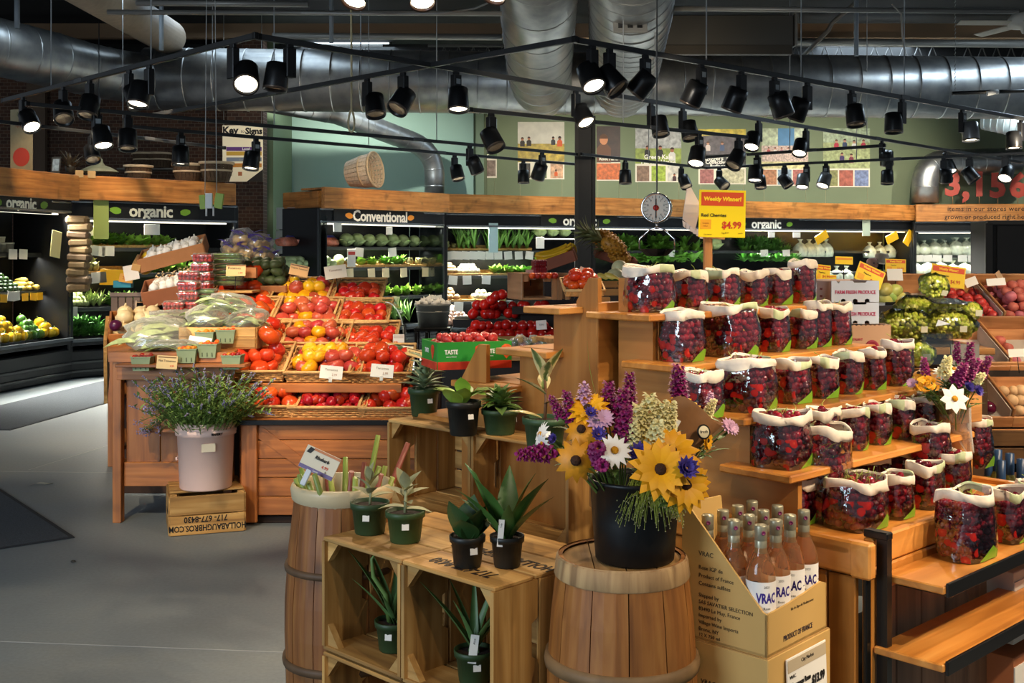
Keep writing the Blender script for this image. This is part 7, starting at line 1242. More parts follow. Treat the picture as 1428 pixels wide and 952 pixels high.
put(ME['pale_melon'], 'pale_melon', None, P(864, 371, 6.0)-Vector((0, 0, .055)), label='pale cream melon in front of the pineapples, upper', cat='melon', group='pale melons', scale=.85); put(ME['pale_melon'], 'pale_melon', None, P(858, 388, 5.9)-Vector((0, 0, .05)), label='pale cream melon in front of the pineapples, lower', cat='melon', group='pale melons')
t = thing('melon_riser', 'dark riser box under the pale melons and squash', 'stand', (.58, 5.85, 0)); pb(t, 'body', (.0, .0, .67), (.32, .5, 1.34), C('#2a1d14', .7))
t = thing('fruit_table', 'dark base table behind the islands carrying the tropical fruit', 'table', (.75, 7.0, 0)); pb(t, 'top', (0, 0, 1.22), (1.5, 1.1, .04), C('#2a1a12', .7)); pb(t, 'body', (0, 0, .6), (1.4, 1.0, 1.2), C('#1c140f', .8)); pb(t, 'back_riser', (.0, .05, 1.32), (1.1, .5, .18), C('#2a1a12', .7))
t = thing('slatted_box', 'pale slatted box of mixed squash seen between the panels', 'box', P(845, 424, 5.6), math.radians(20))
for k in range(3): pb(t, 'slat', (0, 0, .02+.04*k), (.2, .015, .034), PINE('x'))
for i in range(5): put(ME['squash'] if i % 2 else ME['zucchini'], 'mixed_squash', None, P(838+i*5, 396-(i % 2)*4, 5.65), (RN.uniform(-1, 1), .3, RN.uniform(-1, 1)), label='mixed squash in the slatted box by the cherry bags, %s along' % ordw(i+1), cat='squash', group='mixed squash', scale=.6)
# ================================================================ front: crates, pots, barrels, flowers, wine
PW = Vector((.717, -.697, 0)); PU = Vector((.697, .717, 0)); CRZ = math.atan2(-.697, .717)      # along the crate fronts, and into them
def open_crate(label, o, w_, d_, h_, stencil=None, topm=None):
    """apple crate on its side, open towards the viewer; local x along the front, y into the depth"""
    t = thing('apple_crate', label, 'crate', o, CRZ, group='open apple crates'); c = CRATE; th = .012
    for nm, z in (('bottom_slat', th/2), ('top_slat', h_-th/2)):
        n = 3
        for k in range(n):
            s_ = pb(t, nm, (w_/2, d_*(k+.5)/n, z), (w_, d_/n-.006, th), c('x'))
            if stencil and nm == 'top_slat' and k < 2: txt(s_, stencil[k], .062, C('#2b1d10', .7), (-w_*.02, -.004, th/2+.0008), (0, 0, PI), bold=.0012, sx=.66, name='stencil')
    for x in (th/2, w_-th/2):                       # end boards upright, the front one notched by half a hand slot
        d1 = d_*.36; b = B(); sl = [(0, 0), (d1, 0), (d1, h_*.32), (d1-.022, h_*.36), (d1-.022, h_*.64), (d1, h_*.68), (d1, h_), (0, h_)]
        b.prism(sl, x-th/2, x+th/2, Matrix(((0, 0, 1, 0), (1, 0, 0, 0), (0, 1, 0, th), (0, 0, 0, 1))) @ Matrix.Diagonal((1, (h_-2*th)/h_, 1, 1))); b.make('end_board', c('z'), t)
        for k in range(2): pb(t, 'end_board', (x, d1+.004+(d_-d1)*(k+.5)/2, h_/2), (th, (d_-d1)/2-.005, h_-2*th), c('z'))
    for k in range(4): pb(t, 'back_slat', (w_/2, d_-.006, th+(h_-2*th)*(k+.5)/4), (w_-.02, .01, (h_-2*th)/4-.006), c('x'))
    for x in (.0, 1.0):                             # triangular corner posts behind the front edge
        for z, s_ in ((th, 1), (h_-th, -1)): B().prism([(0, 0), (.05*(1 if x == 0 else -1), 0), (0, .06*s_)], 0, .02, Matrix.Translation((th if x == 0 else w_-th, .012, z)) @ RX @ Matrix.Diagonal((1, 1, -1, 1))).make('corner_block', c('x'), t)
    return t
FL = Vector((-.547, 3.20, 0)); fw_, fh_ = .352, .324
for r_, z in enumerate((.418, .088)):
    for k in range(2): open_crate(('top' if r_ == 0 else 'lower')+' crate of the front pair of stacks, '+('nearer the rhubarb barrel' if k == 0 else 'nearer the flower barrel'), FL+PW*(fw_*k)+Vector((0, 0, z)), fw_-.004, .44, fh_, ('717-677-8430', 'HOLLABAUGHBROS') if (r_ == 0 and k == 1) else None)
t = thing('pallet', 'low wooden pallet under the front crates', 'pallet', FL, CRZ)
for k in range(4): pb(t, 'board', (.35, .05+.11*k, .078), (.72, .09, .018), CRATE('x'))
for k in range(3): pb(t, 'bearer', (.05+.3*k, .22, .034), (.06, .42, .068), CRATE('y'))
RL = Vector((-.46, 4.10, 0)); rw_, rh_ = .446, .312
for k in range(2):
    for r_, z in enumerate((.634, .322, .008)): open_crate(('topmost', 'middle', 'lowest')[r_]+' crate of the rear stack, '+('nearer the rhubarb barrel' if k == 0 else 'nearer the flower barrel'), RL+PW*(rw_*k)+Vector((0, 0, z)), rw_-.004, .34, rh_)
ZF, ZR = .418+fh_, .634+rh_
# ---------------------------------------------------------------- pots and plants
PG = C('#2b4225', .5, var=.08); PK2 = C('#191b19', .45); SOIL = C('#2b1f16', .95, bump=.8, scale=60); TAGW = C('#e6e3da', .6)
def pot(name, label, loc, r, h, mat, tagrot=.35, rz=0):
    t = thing(name, label, 'potted plant', loc, rz); b = B(); b.lathe([(0, 0), (r*.74, 0), (r*.78, .004), (r*.93, h*.80), (r*1.02, h*.80), (r*1.04, h*.99), (r*1.0, h), (r*.95, h*.98), (r*.92, h*.86), (0, h*.86)], 24).make('pot', mat, t)
    B().lathe([(0, h*.885), (r*.6, h*.89), (r*.93, h*.87)], 16).make('soil', SOIL, t); a = -PI/2+tagrot; rr_ = r*.902; q = pb(t, 'price_sticker', (rr_*math.cos(a), rr_*math.sin(a), h*.58), (.020, .0012, .017), TAGW, ch=0, rot=(-.11, 0, a+PI/2))
    return t
def leafset(t, me, specs, name='leaf', z0=0.0):
    for az, el, sc, x, y, z in specs: put(me, name, t, (x, y, z0+z), (Matrix.Rotation(az, 3, 'Z') @ Matrix.Rotation(-el, 3, 'Y')), scale=sc)
def lmesh(L, Wd, bend, fold, mat, n=7, tip=1.0, base=.12, thick=None): b = B().leaf(L, Wd, n, bend, fold, None, 0, tip, base); return b.mesh('leaf', mat)
LG1 = C('#93a47c', .5, var=.22, scale=30, rnd=.12); LG2 = C('#86a83e', .4, var=.15, scale=14, rnd=.1, coat=.2); LG3 = C('#688443', .45, var=.25, scale=20, rnd=.15); LG4 = C('#97966f', .6, var=.15, scale=20, rnd=.12); LG5 = C('#2f4f26', .4, var=.2, scale=10, rnd=.12, coat=.15); LG6 = C('#41652c', .4, var=.3, scale=16, rnd=.15)
def varieg():
    m, nt, b = newmat('variegated_leaf'); L = nt.links.new; tc = N(nt, 'ShaderNodeTexCoord'); sp_ = N(nt, 'ShaderNodeSeparateXYZ'); L(tc.outputs['Object'], sp_.inputs[0])
    nz = N(nt, 'ShaderNodeTexNoise'); nz.inputs['Scale'].default_value = 30; L(tc.outputs['Object'], nz.inputs[0]); ab = N(nt, 'ShaderNodeMath', operation='ABSOLUTE'); L(sp_.outputs[1], ab.inputs[0]); ad = N(nt, 'ShaderNodeMath', operation='MULTIPLY_ADD'); ad.inputs[1].default_value = 40; L(ab.outputs[0], ad.inputs[0]); L(nz.outputs[0], ad.inputs[2])
    r = ramp(nt, [(.55, srgb('#55683a')), (.85, srgb('#7b8a4c')), (1.0, srgb('#d8c790'))]); L(ad.outputs[0], r.inputs[0]); L(r.outputs[0], b.inputs['Base Color']); b.inputs['Roughness'].default_value = .35; return m
VAR = varieg()
p = FZ(590, 582, ZR)+Vector((0, .05, 0)); t = pot('potted_succulent', 'spiky grey green succulent in a dark green pot, first on the rear crates', p, .060, .105, PG, .5); lm = lmesh(.085, .027, .35, .5, LG1)
leafset(t, lm, [(i*2.4, .25+1.1*i/34, 1.15-.35*i/34, 0, 0, .0+.05*(i/34)) for i in range(34)], z0=.10); leafset(t, lm, [(i*2.1+.4, .2+.03*i, .8, .02*math.cos(i*2.1), .02*math.sin(i*2.1), .06+.008*i) for i in range(8)], z0=.10)
p = FZ(645, 610, ZR)+Vector((0, .06, 0)); t = pot('potted_hoya', 'bright broad leaved plant in a black pot, second on the rear crates', p, .058, .115, PK2, .55); lm = lmesh(.095, .062, .5, .15, LG2)
leafset(t, lm, [(-2.0, .9, 1.15, -.02, -.02, .0), (-1.3, 1.0, 1.1, -.01, -.03, .0), (-2.7, .7, .95, -.03, 0, .02), (-.6, .6, .9, .02, -.02, .03), (.2, .5, .9, .03, 0, .03), (1.4, .7, .9, 0, .02, .02), (2.6, .5, .9, -.03, .02, .03), (-.9, .3, .8, .03, -.03, .04), (-1.7, 1.2, .9, 0, 0, .03), (0.0, .15, 1.0, .04, 0, .05)], z0=.10); B().tube([(0, 0, .1), (.05, -.01, .16), (.10, -.01, .15), (.125, -.01, .17)], .002, 5).make('vine', C('#7a8a44', .5), t)
p = FZ(697, 608, ZR)+Vector((0, .05, 0)); t = pot('potted_echeveria', 'spreading green rosette plant in a dark green pot, third on the rear crates', p, .062, .085, PG, 1.6); lm = lmesh(.088, .038, .6, .35, LG3); leafset(t, lm, [(i*2.4, .1+1.2*i/30, 1.1-.3*i/30, 0, 0, .03*i/30) for i in range(30)], z0=.085); leafset(t, lmesh(.08, .016, .8, .3, LG2), [(2.4+.3*i, .7-.1*i, 1.0, 0, 0, .02) for i in range(6)], 'long_leaf', .09)
p = FZ(765, 633, ZR)+Vector((-.01, .06, 0)); t = pot('potted_rubber_plant', 'tall variegated rubber plant in a green pot, last on the rear crates', p, .068, .105, C('#2f4a2e', .5), .1); B().tube([(0, 0, .09), (.004, 0, .16), (.0, 0, .23), (.006, 0, .27)], [.006, .005, .004, .003], 7).make('stem', C('#6a4a34', .6), t); lm = lmesh(.125, .052, .3, .25, VAR)
leafset(t, lm, [(-2.35, 1.2, 1.0, 0, 0, .215), (-.75, 1.1, 1.0, .002, 0, .22), (-2.7, .65, .95, 0, 0, .175), (-.45, .35, .85, .0, 0, .145), (PI*.95, .32, .95, -.01, -.005, .10), (-1.4, .9, .75, 0, -.003, .22), (1.6, .6, .8, 0, .003, .19)])
# front stack
p = FZ(513, 748, ZF)+Vector((0, .045, 0)); lm = lmesh(.075, .036, .35, .35, LG4)
t = pot('potted_kalanchoe', 'felted grey leaved plant in a dark green pot, nearest the rhubarb barrel', p, .056, .092, PG, -.1); B().tube([(0, 0, .08), (.004, 0, .13)], .004, 6).make('stem', LG4, t); leafset(t, lm, [(2.4*i+.3, .35+.14*i, .95-.03*i, 0, 0, .01+.007*i) for i in range(9)], z0=.09)
p = FZ(563, 760, ZF)+Vector((0, .045, 0)); t = pot('potted_kalanchoe', 'taller felted grey leaved plant in a green pot, beside the first one', p, .055, .088, C('#324a26', .5), .1); B().tube([(0, 0, .08), (.002, 0, .15)], .005, 6).make('stem', LG4, t); leafset(t, lm, [(.0, .05, 1.05, 0, 0, .0), (PI, .12, 1.05, 0, 0, .005), (-1.2, .3, .8, 0, 0, .02), (.4, .45, 1.0, 0, 0, .035), (2.7, .5, 1.0, 0, 0, .035), (1.4, .5, .9, 0, 0, .04), (.5, 1.0, 1.0, 0, 0, .05), (2.2, 1.05, 1.0, 0, 0, .055), (-1.6, 1.25, .9, 0, 0, .055), (-.5, .7, .7, 0, 0, .05)], z0=.09)
p = FZ(651, 795, ZF)+Vector((0, .04, 0)); t = pot('potted_paddle_plant', 'dark thick paddle leaved plant in a small black pot', p, .046, .082, PK2, .45); lm = lmesh(.115, .090, .15, .25, LG5, tip=.8); leafset(t, lm, [(-2.3, 1.2, 1.05, -.012, 0, 0), (-.8, 1.15, .95, .012, -.005, 0), (-1.8, .9, .8, 0, -.01, 0), (1.2, 1.25, 1.0, 0, .01, 0), (.3, .8, .7, .02, 0, .0)], z0=.07)
p = FZ(707, 795, ZF)+Vector((0, .04, 0)); t = pot('potted_tulip_leaf', 'tall plant with long ribbon leaves and a white tag, in a small black pot', p, .044, .082, PK2, 2.5); lm = lmesh(.21, .062, .35, .3, LG6, 9, .9)
leafset(t, lm, [(-2.45, 1.2, 1.0, -.005, 0, 0), (-.7, 1.1, 1.05, .005, 0, 0), (-.5, .95, .85, .01, 0, 0), (2.8, .85, .75, -.01, 0, 0), (1.5, 1.25, .95, 0, .005, 0), (-1.5, 1.2, .6, 0, -.01, 0), (3.6, 1.0, .95, -.012, -.005, 0), (-.1, 1.35, .9, .004, .01, 0)], z0=.07); B().tube([(-.01, 0, .08), (-.05, 0, .16), (-.085, -.01, .24), (-.11, -.01, .27)], [.008, .008, .006, .001], 5).make('curling_leaf', LG6, t)
q = pb(t, 'plant_tag', (-.016, -.038, .095), (.015, .0015, .07), TAGW, ch=0, rot=(0, .08, 0)); txt(q, 'Tulip', .006, INK, (0, -.001, .02), (PI/2, -PI/2, 0), ext=.0001)
# aloes inside the top front crates
lm = lmesh(.25, .028, .25, .8, C('#4f6f3c', .45, var=.25, scale=25, rnd=.12), 8, 1.0, .45)
c_ = FL+PW*.175+PU*.12+Vector((0, 0, .418+.013)); t = pot('potted_aloe', 'big aloe with one curling leaf, in the top crate nearer the rhubarb barrel', c_, .052, .085, PG, -.2); leafset(t, lm, [(2.9, 1.1, 1.0, 0, 0, 0), (3.5, 1.0, .75, 0, 0, 0), (2.4, 1.2, .95, 0, 0, 0), (-1.9, 1.05, .6, 0, 0, 0), (.3, 1.1, .8, 0, 0, 0), (-.3, .8, .65, 0, 0, 0), (-1.2, 1.2, .7, 0, 0, 0), (1.5, 1.2, .9, 0, 0, 0), (.8, .9, .7, 0, 0, 0)], z0=.07); B().tube([(-.01, 0, .08), (-.02, -.01, .16), (-.055, -.01, .21), (-.06, -.01, .26), (-.045, -.01, .28)], [.009, .009, .007, .005, .001], 6).make('curling_leaf', LG3, t); B().tube([(.02, -.03, .08), (.035, -.06, .06), (.03, -.09, 0), (.02, -.10, -.06)], [.008, .008, .006, .002], 6).make('hanging_leaf', LG3, t)
c_ = FL+PW*(fw_+.155)+PU*.12+Vector((0, 0, .418+.013)); t = pot('potted_aloe', 'slender aloe with a white plant tag, in the top crate nearer the flower barrel', c_, .052, .085, PG, .2); leafset(t, lm, [(2.9, 1.0, .95, 0, 0, 0), (.2, 1.0, .9, 0, 0, 0), (2.5, 1.25, .85, 0, 0, 0), (.7, 1.25, 1.0, 0, 0, 0), (-1.0, 1.0, .8, 0, 0, 0), (-2.2, 1.2, .75, 0, 0, 0), (-.3, 1.15, .95, 0, 0, 0), (1.6, 1.3, .9, 0, 0, 0)], z0=.07); q = pb(t, 'plant_tag', (0, -.048, .10), (.022, .0015, .075), TAGW, ch=0, rot=(0, .12, 0)); txt(q, 'Aloe', .008, INK, (0, -.001, .02), (PI/2, -PI/2, 0), ext=.0001)
# ---------------------------------------------------------------- barrels
STV = lambda d: W('#6a3f1c', '#98602a', '#b07a3c', 'z', .55); RIMW = W('#5f4428', '#a08058', '#c0a070', 'z', .7)
def barrel(label, loc, prof, n, hoops, rim_z, mat, head=True):
    """prof: (radius, height); n staves with a fine gap, hoops: (height, half width)"""
    t = thing('barrel', label, 'barrel', loc); da = 2*PI/n; rr = random.Random(n)
    for k in range(n):
        a0_, a1_ = k*da+.008, (k+1)*da-.008; v = []; m = 4
        for r, z in prof:
            for q in range(m): a = a0_+(a1_-a0_)*q/(m-1); rd = r+rr.uniform(-.0006, .0006); v.append((rd*math.cos(a), rd*math.sin(a), z))
            for q in range(m): a = a0_+(a1_-a0_)*q/(m-1); v.append(((r-.014)*math.cos(a), (r-.014)*math.sin(a), z))
        f = []; k2 = 2*m; L_ = len(prof)
        for i in range(L_-1):
            for q in range(m-1): f.append((i*k2+q, i*k2+q+1, (i+1)*k2+q+1, (i+1)*k2+q))
            f.append((i*k2, (i+1)*k2, (i+1)*k2+m, i*k2+m)); f.append((i*k2+m-1, i*k2+2*m-1, (i+1)*k2+2*m-1, (i+1)*k2+m-1))
        f += [((L_-1)*k2+q, (L_-1)*k2+q+1, (L_-1)*k2+m+q+1, (L_-1)*k2+m+q) for q in range(m-1)]
        B().add(v, f, False).make('stave', mat, t)
    pr = lambda z: next(prof[i][0]+(prof[i+1][0]-prof[i][0])*(z-prof[i][1])/(prof[i+1][1]-prof[i][1]) for i in range(len(prof)-1) if prof[i+1][1] >= z)
    for z, hw, m in hoops: b = B(); b.lathe([(pr(z-hw)-.002, z-hw), (pr(z-hw)+.007, z-hw), (pr(z)+.0095, z), (pr(z+hw)+.007, z+hw), (pr(z+hw)-.002, z+hw)], 40); b.make('hoop', m, t)
    if head:
        r = prof[-1][0]-.012
        for k in range(4): x0, x1 = -r+2*r*k/4+.0015, -r+2*r*(k+1)/4-.0015; B().prism([(x0+(x1-x0)*q/5, -math.sqrt(max(0, r*r-(x0+(x1-x0)*q/5)**2))) for q in range(6)]+[(x0+(x1-x0)*q/5, math.sqrt(max(1e-6, r*r-(x0+(x1-x0)*q/5)**2))) for q in range(5, -1, -1)], rim_z-.03, rim_z-.006).make('head_board', W('#6a4a2a', '#94703f', '#a98a58', 'y', .7), t)
    return t
HP = C('#7d6242', .6, var=.2, scale=20); HPD = C('#5d4630', .6, var=.2, scale=20)
b1 = barrel('wide barrel carrying the black flower bucket, rim worn pale', (P(868, 700, 2.78).x, 2.80, 0), [(.150, 0), (.176, .2), (.188, .40), (.188, .52), (.178, .66), (.168, .745), (.163, .800)], 12, ((.545, .016, HP), (.20, .016, HP), (.44, .006, HP)), .80, STV(0))
b = B(); b.lathe([(.1685, .752), (.1705, .756), (.1655, .797), (.160, .803)], 40); b.make('worn_rim', RIMW, b1)
b2 = barrel('tall rhubarb barrel with a pale plastic rim, behind the front crates', (P(478, 700, 3.45).x, 3.45, 0), [(.150, 0), (.172, .2), (.178, .40), (.176, .5), (.165, .66), (.150, .80)], 13, ((.60, .010, HPD), (.315, .012, HPD)), .80, W('#5a3517', '#855226', '#9a6a34', 'z', .5), False)
B().lathe([(.140, .70), (.150, .80), (.156, .805), (.160, .835), (.156, .847), (.148, .85), (.143, .845), (.136, .80), (.125, .62), (0, .6)], 36).make('plastic_liner', C('#c9b792', .4), b2)
bx, by = b2.location.x, b2.location.y
for i in range(17):
    a = i*2.4; r = .02+.09*math.sqrt(i/17); rr = random.Random(i); p0 = Vector((bx+r*math.cos(a)*.8, by+r*math.sin(a)*.8, .65)); ln = (.26 if i not in (3, 8) else .38)*rr.uniform(.85, 1.05); d = Vector((math.cos(a)*.32+rr.uniform(-.15, .15), math.sin(a)*.32, 1)).normalized(); pts = [Vector((0, 0, 0)), d*ln*.5+Vector((.006, 0, 0)), d*ln]
    st_ = B().tube(pts, [.011, .010, .008], 7); o = st_.make('rhubarb_stalk', [C('#7f9040', .4, var=.2, scale=20), C('#94a04a', .4, var=.2, scale=20), C('#8a4a3c', .4, var=.3, scale=12)][i % 3], None, p0); tag(o, 'cut rhubarb stalk leaning in the barrel, %s by its %s stem' % (ordw(i+1), ('olive', 'yellow green', 'reddish')[i % 3]), 'rhubarb', 'rhubarb stalks')
s_ = sign('price_card', 'tilted rhubarb price card clipped to the barrel rim', 'price card', P(446, 645, 3.32), facing(-8, 15, -22), .115, .070, C('#d8cdb4', .5), [('Rhubarb', .004, .010, .014, INK, {'shear': .2, 'bold': .0004}), ('4.99', .022, -.009, .013, REDP), ('lb', .03, -.02, .007, INK), ('Local', -.0, -.029, .008, WHITE)], [(.012, .030, .088, .007, C('#c07a4a', .5)), (0, -.0285, .113, .011, C('#6a5a86', .5))]); pb(s_, 'clip', (-.02, -.055, 0), (.018, .05, .008), C('#cfd4d8', .15, spec=.8), ch=.002)
B().prism([(-.052, .014), (-.038, .014), (-.03, .03), (-.045, .032)], .002, .0035).make('printed_crow', INK, s_)
# ---------------------------------------------------------------- black bucket of bouquets
kb = Vector((P(885, 700, 2.78).x, 2.78, .796)); t = thing('flower_bucket', 'tall black bucket of bouquets standing on the wide barrel', 'bucket', kb); B().lathe([(0, 0), (.094, 0), (.098, .004), (.106, .10), (.1115, .192), (.117, .194), (.117, .203), (.112, .204), (.107, .19), (.092, .01), (0, .01)], 40).make('bucket_wall', C('#121212', .42), t); B().lathe([(0, .12), (.10, .12)], 24).make('water', C('#20281c', .1), t)
PET = dict(y=C('#e8a40c', .5, var=.12, scale=40, rnd=.08), w=C('#ece6dc', .5, rnd=.03), m=C('#86165c', .5, var=.25, scale=60, rnd=.12), v=C('#5a4aa0', .5, var=.2, rnd=.1), c=C('#e6dca0', .5, var=.1, rnd=.05), p=C('#c99ab8', .5, var=.15, rnd=.06), o=C('#cf8a14', .5, var=.2, scale=40, rnd=.08)); EYEB = C('#3a1f0e', .8, bump=.8, scale=200); EYEY = C('#d8940c', .7, bump=.8, scale=200); FSTEM = C('#5a7030', .55)
def petals(n, L, Wd, bend, layers=1, el=.25, tip=.8):
    b = B()
    for l in range(layers):
        for k in range(n): a = 2*PI*(k+.5*l)/n+.05*math.sin(k*5); b.leaf(L*(1-.2*l), Wd, 5, bend, -.15, Matrix.Rotation(a, 4, 'Z') @ Matrix.Translation((L*.12, 0, .001+.002*l)) @ Matrix.Rotation(-el-.25*l, 4, 'Y'), 0, tip, .2)
    return b
FM = dict(sun=petals(13, .046, .027, .5, 2).mesh('f', PET['y']), sun2=petals(12, .042, .018, .8, 1, -.1).mesh('f', PET['o']), daisy=petals(14, .032, .014, .5, 1, .1).mesh('f', PET['w']), corn=petals(12, .018, .010, -.4, 3, .35).mesh('f', PET['v']), scab=petals(12, .022, .013, .3, 2, .2).mesh('f', PET['p']), cosmos=petals(8, .034, .026, .3, 1, .15).mesh('f', PET['w']))
def snap(mat, n=14, h=.09):
    b = B(); rr = random.Random(n); n = n*2
    for k in range(n):
        f = k/n; a = k*2.4; r = .014*(1-f*.6); M_ = Matrix.Translation((r*math.cos(a), r*math.sin(a), h*f)) @ Matrix.Rotation(a, 4, 'Z')
        for e_, z_ in ((-.5, .0), (.35, .5), (.3, -.5), (1.0, 0)): b.leaf(.020*(1-.45*f), .017*(1-.4*f), 3, .9, .1, M_ @ Matrix.Rotation(z_, 4, 'Z') @ Matrix.Rotation(-e_, 4, 'Y'))
    return b.mesh('f', mat)
FM['snapm'] = snap(PET['m'], 16, .10); FM['snapc'] = snap(PET['c'], 16, .09); FM['snapp'] = snap(PET['p'], 10, .06); FM['mari'] = (lambda b: ([b.leaf(.012, .010, 2, .5, .2, Matrix.Translation((.03*math.sin(i*.3)*math.cos(i*2.4)*.9, .03*math.sin(i*.3)*math.sin(i*2.4)*.9, .018*abs(math.cos(i*.3)))) @ Matrix.Rotation(i*2.4, 4, 'Z') @ Matrix.Rotation(-.9, 4, 'Y')) for i in range(110)], b)[1])(B()).mesh('f', PET['y'])
EY = B().sph((0, 0, .004), (.010, .010, .008), 10, 6).mesh('eye', EYEB); EY2 = B().sph((0, 0, .003), (.008, .008, .005), 10, 6).mesh('eye', EYEY)
def bouquet(name, label, base, flowers, Y0, paper=None):
    """flowers: (kind, px, py, dY, facing azimuth, tilt up, scale) placed where each head stands"""
    t = thing(name, label, 'bouquet', base); st_ = B(); lf = B(); rr = random.Random(len(flowers))
    for kd, px, py, dy, az, up, sc in flowers:
        h = P(px, py, Y0+dy)-base; n_ = Vector((math.sin(math.radians(az))*math.cos(math.radians(up)), -math.cos(math.radians(az))*math.cos(math.radians(up)), math.sin(math.radians(up))))
        q = n_.to_track_quat('Z', 'Y').to_euler(); nm = {'sun': 'sunflower', 'sun2': 'black_eyed_susan', 'daisy': 'daisy', 'corn': 'cornflower', 'scab': 'scabiosa', 'snapm': 'snapdragon', 'snapc': 'snapdragon', 'snapp': 'snapdragon', 'mari': 'marigold', 'cosmos': 'cosmos'}[kd]
        o = put(FM[kd], nm, t, h, q, scale=sc)
        if kd in ('sun', 'sun2'): put(EY, 'flower_eye', o)
        if kd in ('daisy', 'cosmos'): put(EY2, 'flower_eye', o)
        r0 = Vector((h.x*.25, h.y*.25, min(0.0, h.z-.12))); st_.tube([r0, (r0+h)/2+Vector((0, 0, .02)), h-n_*.008 if not kd.startswith('snap') else h], .0022, 5, False)
        for k in range(4): c_ = r0+(h-r0)*rr.uniform(.45, .92); lf.leaf(rr.uniform(.04, .07), .016, 4, .6, .3, Matrix.Translation(c_) @ Matrix.Rotation(rr.uniform(0, 6.3), 4, 'Z') @ Matrix.Rotation(-rr.uniform(.1, .8), 4, 'Y'))
    st_.make('stems', FSTEM, t, kind='stuff'); lf.make('foliage', C('#5b7436', .55, var=.3, scale=20), t, kind='stuff'); return t
base = kb+Vector((-.03, 0, .15))
bouquet('mixed_bouquet', 'loose mixed bouquet leaning to the aloe side, with orange black eyed susans and magenta snapdragons', base, [
    ('sun', 820, 570, -.02, -20, 55, 1.1), ('sun', 832, 562, .02, 10, 65, .7), ('sun2', 811, 599, -.07, -15, 35, 1.15), ('sun2', 803, 642, -.12, -5, 10, 1.3), ('sun2', 824, 605, -.06, -10, 35, .9), ('daisy', 754, 606, -.06, -70, 20, 1.0), ('daisy', 757, 618, -.08, -60, -20, .8), ('daisy', 857, 628, -.15, 5, 25, 1.2), ('snapm', 848, 585, .02, 0, 80, 1.0), ('snapm', 862, 592, .0, 20, 70, 1.0), ('snapm', 868, 607, -.05, 10, 60, .9), ('snapm', 766, 630, -.08, -60, 0, .9), ('snapm', 798, 586, .0, -40, 70, .8), ('snapm', 832, 632, -.10, 0, 20, .9), ('snapm', 837, 642, -.11, 0, 0, .8), ('snapm', 782, 580, .0, -60, 60, .6), ('scab', 834, 588, -.06, 0, 40, 1.2), ('scab', 843, 583, -.06, 10, 40, 1.1), ('corn', 824, 576, -.06, 0, 40, .9), ('corn', 772, 612, -.08, -40, 20, .8), ('corn', 835, 606, -.09, 0, 30, 1.1), ('snapp', 815, 560, 0, -10, 80, .8), ('snapm', 876, 566, .05, 10, 80, .9)], 2.72)
bouquet('sunflower_bouquet', 'bouquet of big yellow sunflowers and cream snapdragons at the wine side', kb+Vector((.03, -.02, .15)), [
    ('sun', 920, 655, -.15, 10, 25, 1.5), ('sun', 935, 630, -.08, 15, 50, 1.5), ('sun', 955, 675, -.13, 20, 10, 1.35), ('sun2', 959, 676, -.13, 20, 5, .9), ('corn', 893, 634, -.12, -5, 30, 1.7), ('corn', 957, 653, -.16, 15, 25, 1.6), ('snapc', 905, 604, 0, 0, 80, 1.15), ('snapc', 890, 610, -.01, -10, 75, 1.0), ('snapc', 921, 606, 0, 10, 80, 1.0), ('snapc', 930, 600, .02, 20, 70, .9), ('snapc', 884, 618, -.05, -10, 60, .8), ('snapc', 912, 618, -.06, 5, 50, .9)], 2.72)
pc = P(960, 612, 2.86); t = bouquet('wrapped_bouquet', 'bouquet wrapped in brown paper with a round sticker, leaning over the bucket rim', kb+Vector((.06, .05, .17)), [
    ('sun', 950, 568, .0, 0, 60, .9), ('sun', 962, 573, .0, 15, 60, .8), ('snapm', 948, 556, .04, 0, 80, .9), ('snapm', 943, 548, .05, -10, 80, .8), ('snapc', 985, 580, .02, 40, 60, .6), ('sun', 986, 614, -.04, 60, 0, .6), ('scab', 1016, 594, .02, 30, 30, 1.0), ('scab', 1022, 597, .02, 30, 20, .8), ('snapp', 990, 562, .06, 20, 80, .5)], 2.86)
v = []; n = 16; ax0 = P(940, 640, 2.84)-t.location; ax1 = P(972, 572, 2.86)-t.location; d = (ax1-ax0).normalized(); e1_ = d.cross(Vector((0, 1, 0))).normalized(); e2_ = d.cross(e1_)
for r, f in ((.016, -.35), (.032, .1), (.055, .55), (.074, 1.0)):
    for k in range(n): a = 2*PI*k/n; rd = r*(1+.06*math.sin(3*a+f*4)); v.append(ax0+(ax1-ax0)*f+e1_*rd*math.cos(a)+e2_*rd*math.sin(a)+d*(.012*math.sin(2*a) if f == 1.0 else 0))
B().add(v, [(i*n+j, i*n+(j+1) % n, (i+1)*n+(j+1) % n, (i+1)*n+j) for i in range(3) for j in range(n)], True).make('paper_wrap', C('#a9764a', .75, var=.12, bump=.3), t)
stp = P(981, 602, 2.775)-t.location; q = B().lathe([(0, .0), (.019, 0), (.019, .0015), (0, .002)], 24).make('round_sticker', C('#1c1a16', .5), t, stp, facing(22, 12).to_euler()); B().lathe([(0, .002), (.015, .0024), (.0148, .0026), (0, .0028)], 24).make('sticker_face', C('#e0d4b0', .5), q); txt(q, 'fresh', .011, INK, (0, 0, .003)); pb(t, 'paper_slip', P(943, 593, 2.78)-t.location, (.011, .002, .03), WHITE, ch=0, rot=(0, .5, 0))
t = thing('grass_spray', 'feathery green grass spray hanging over the bucket rim', 'grass', kb+Vector((.03, -.08, .20))); b = B(); g = B(); rr = random.Random(8)
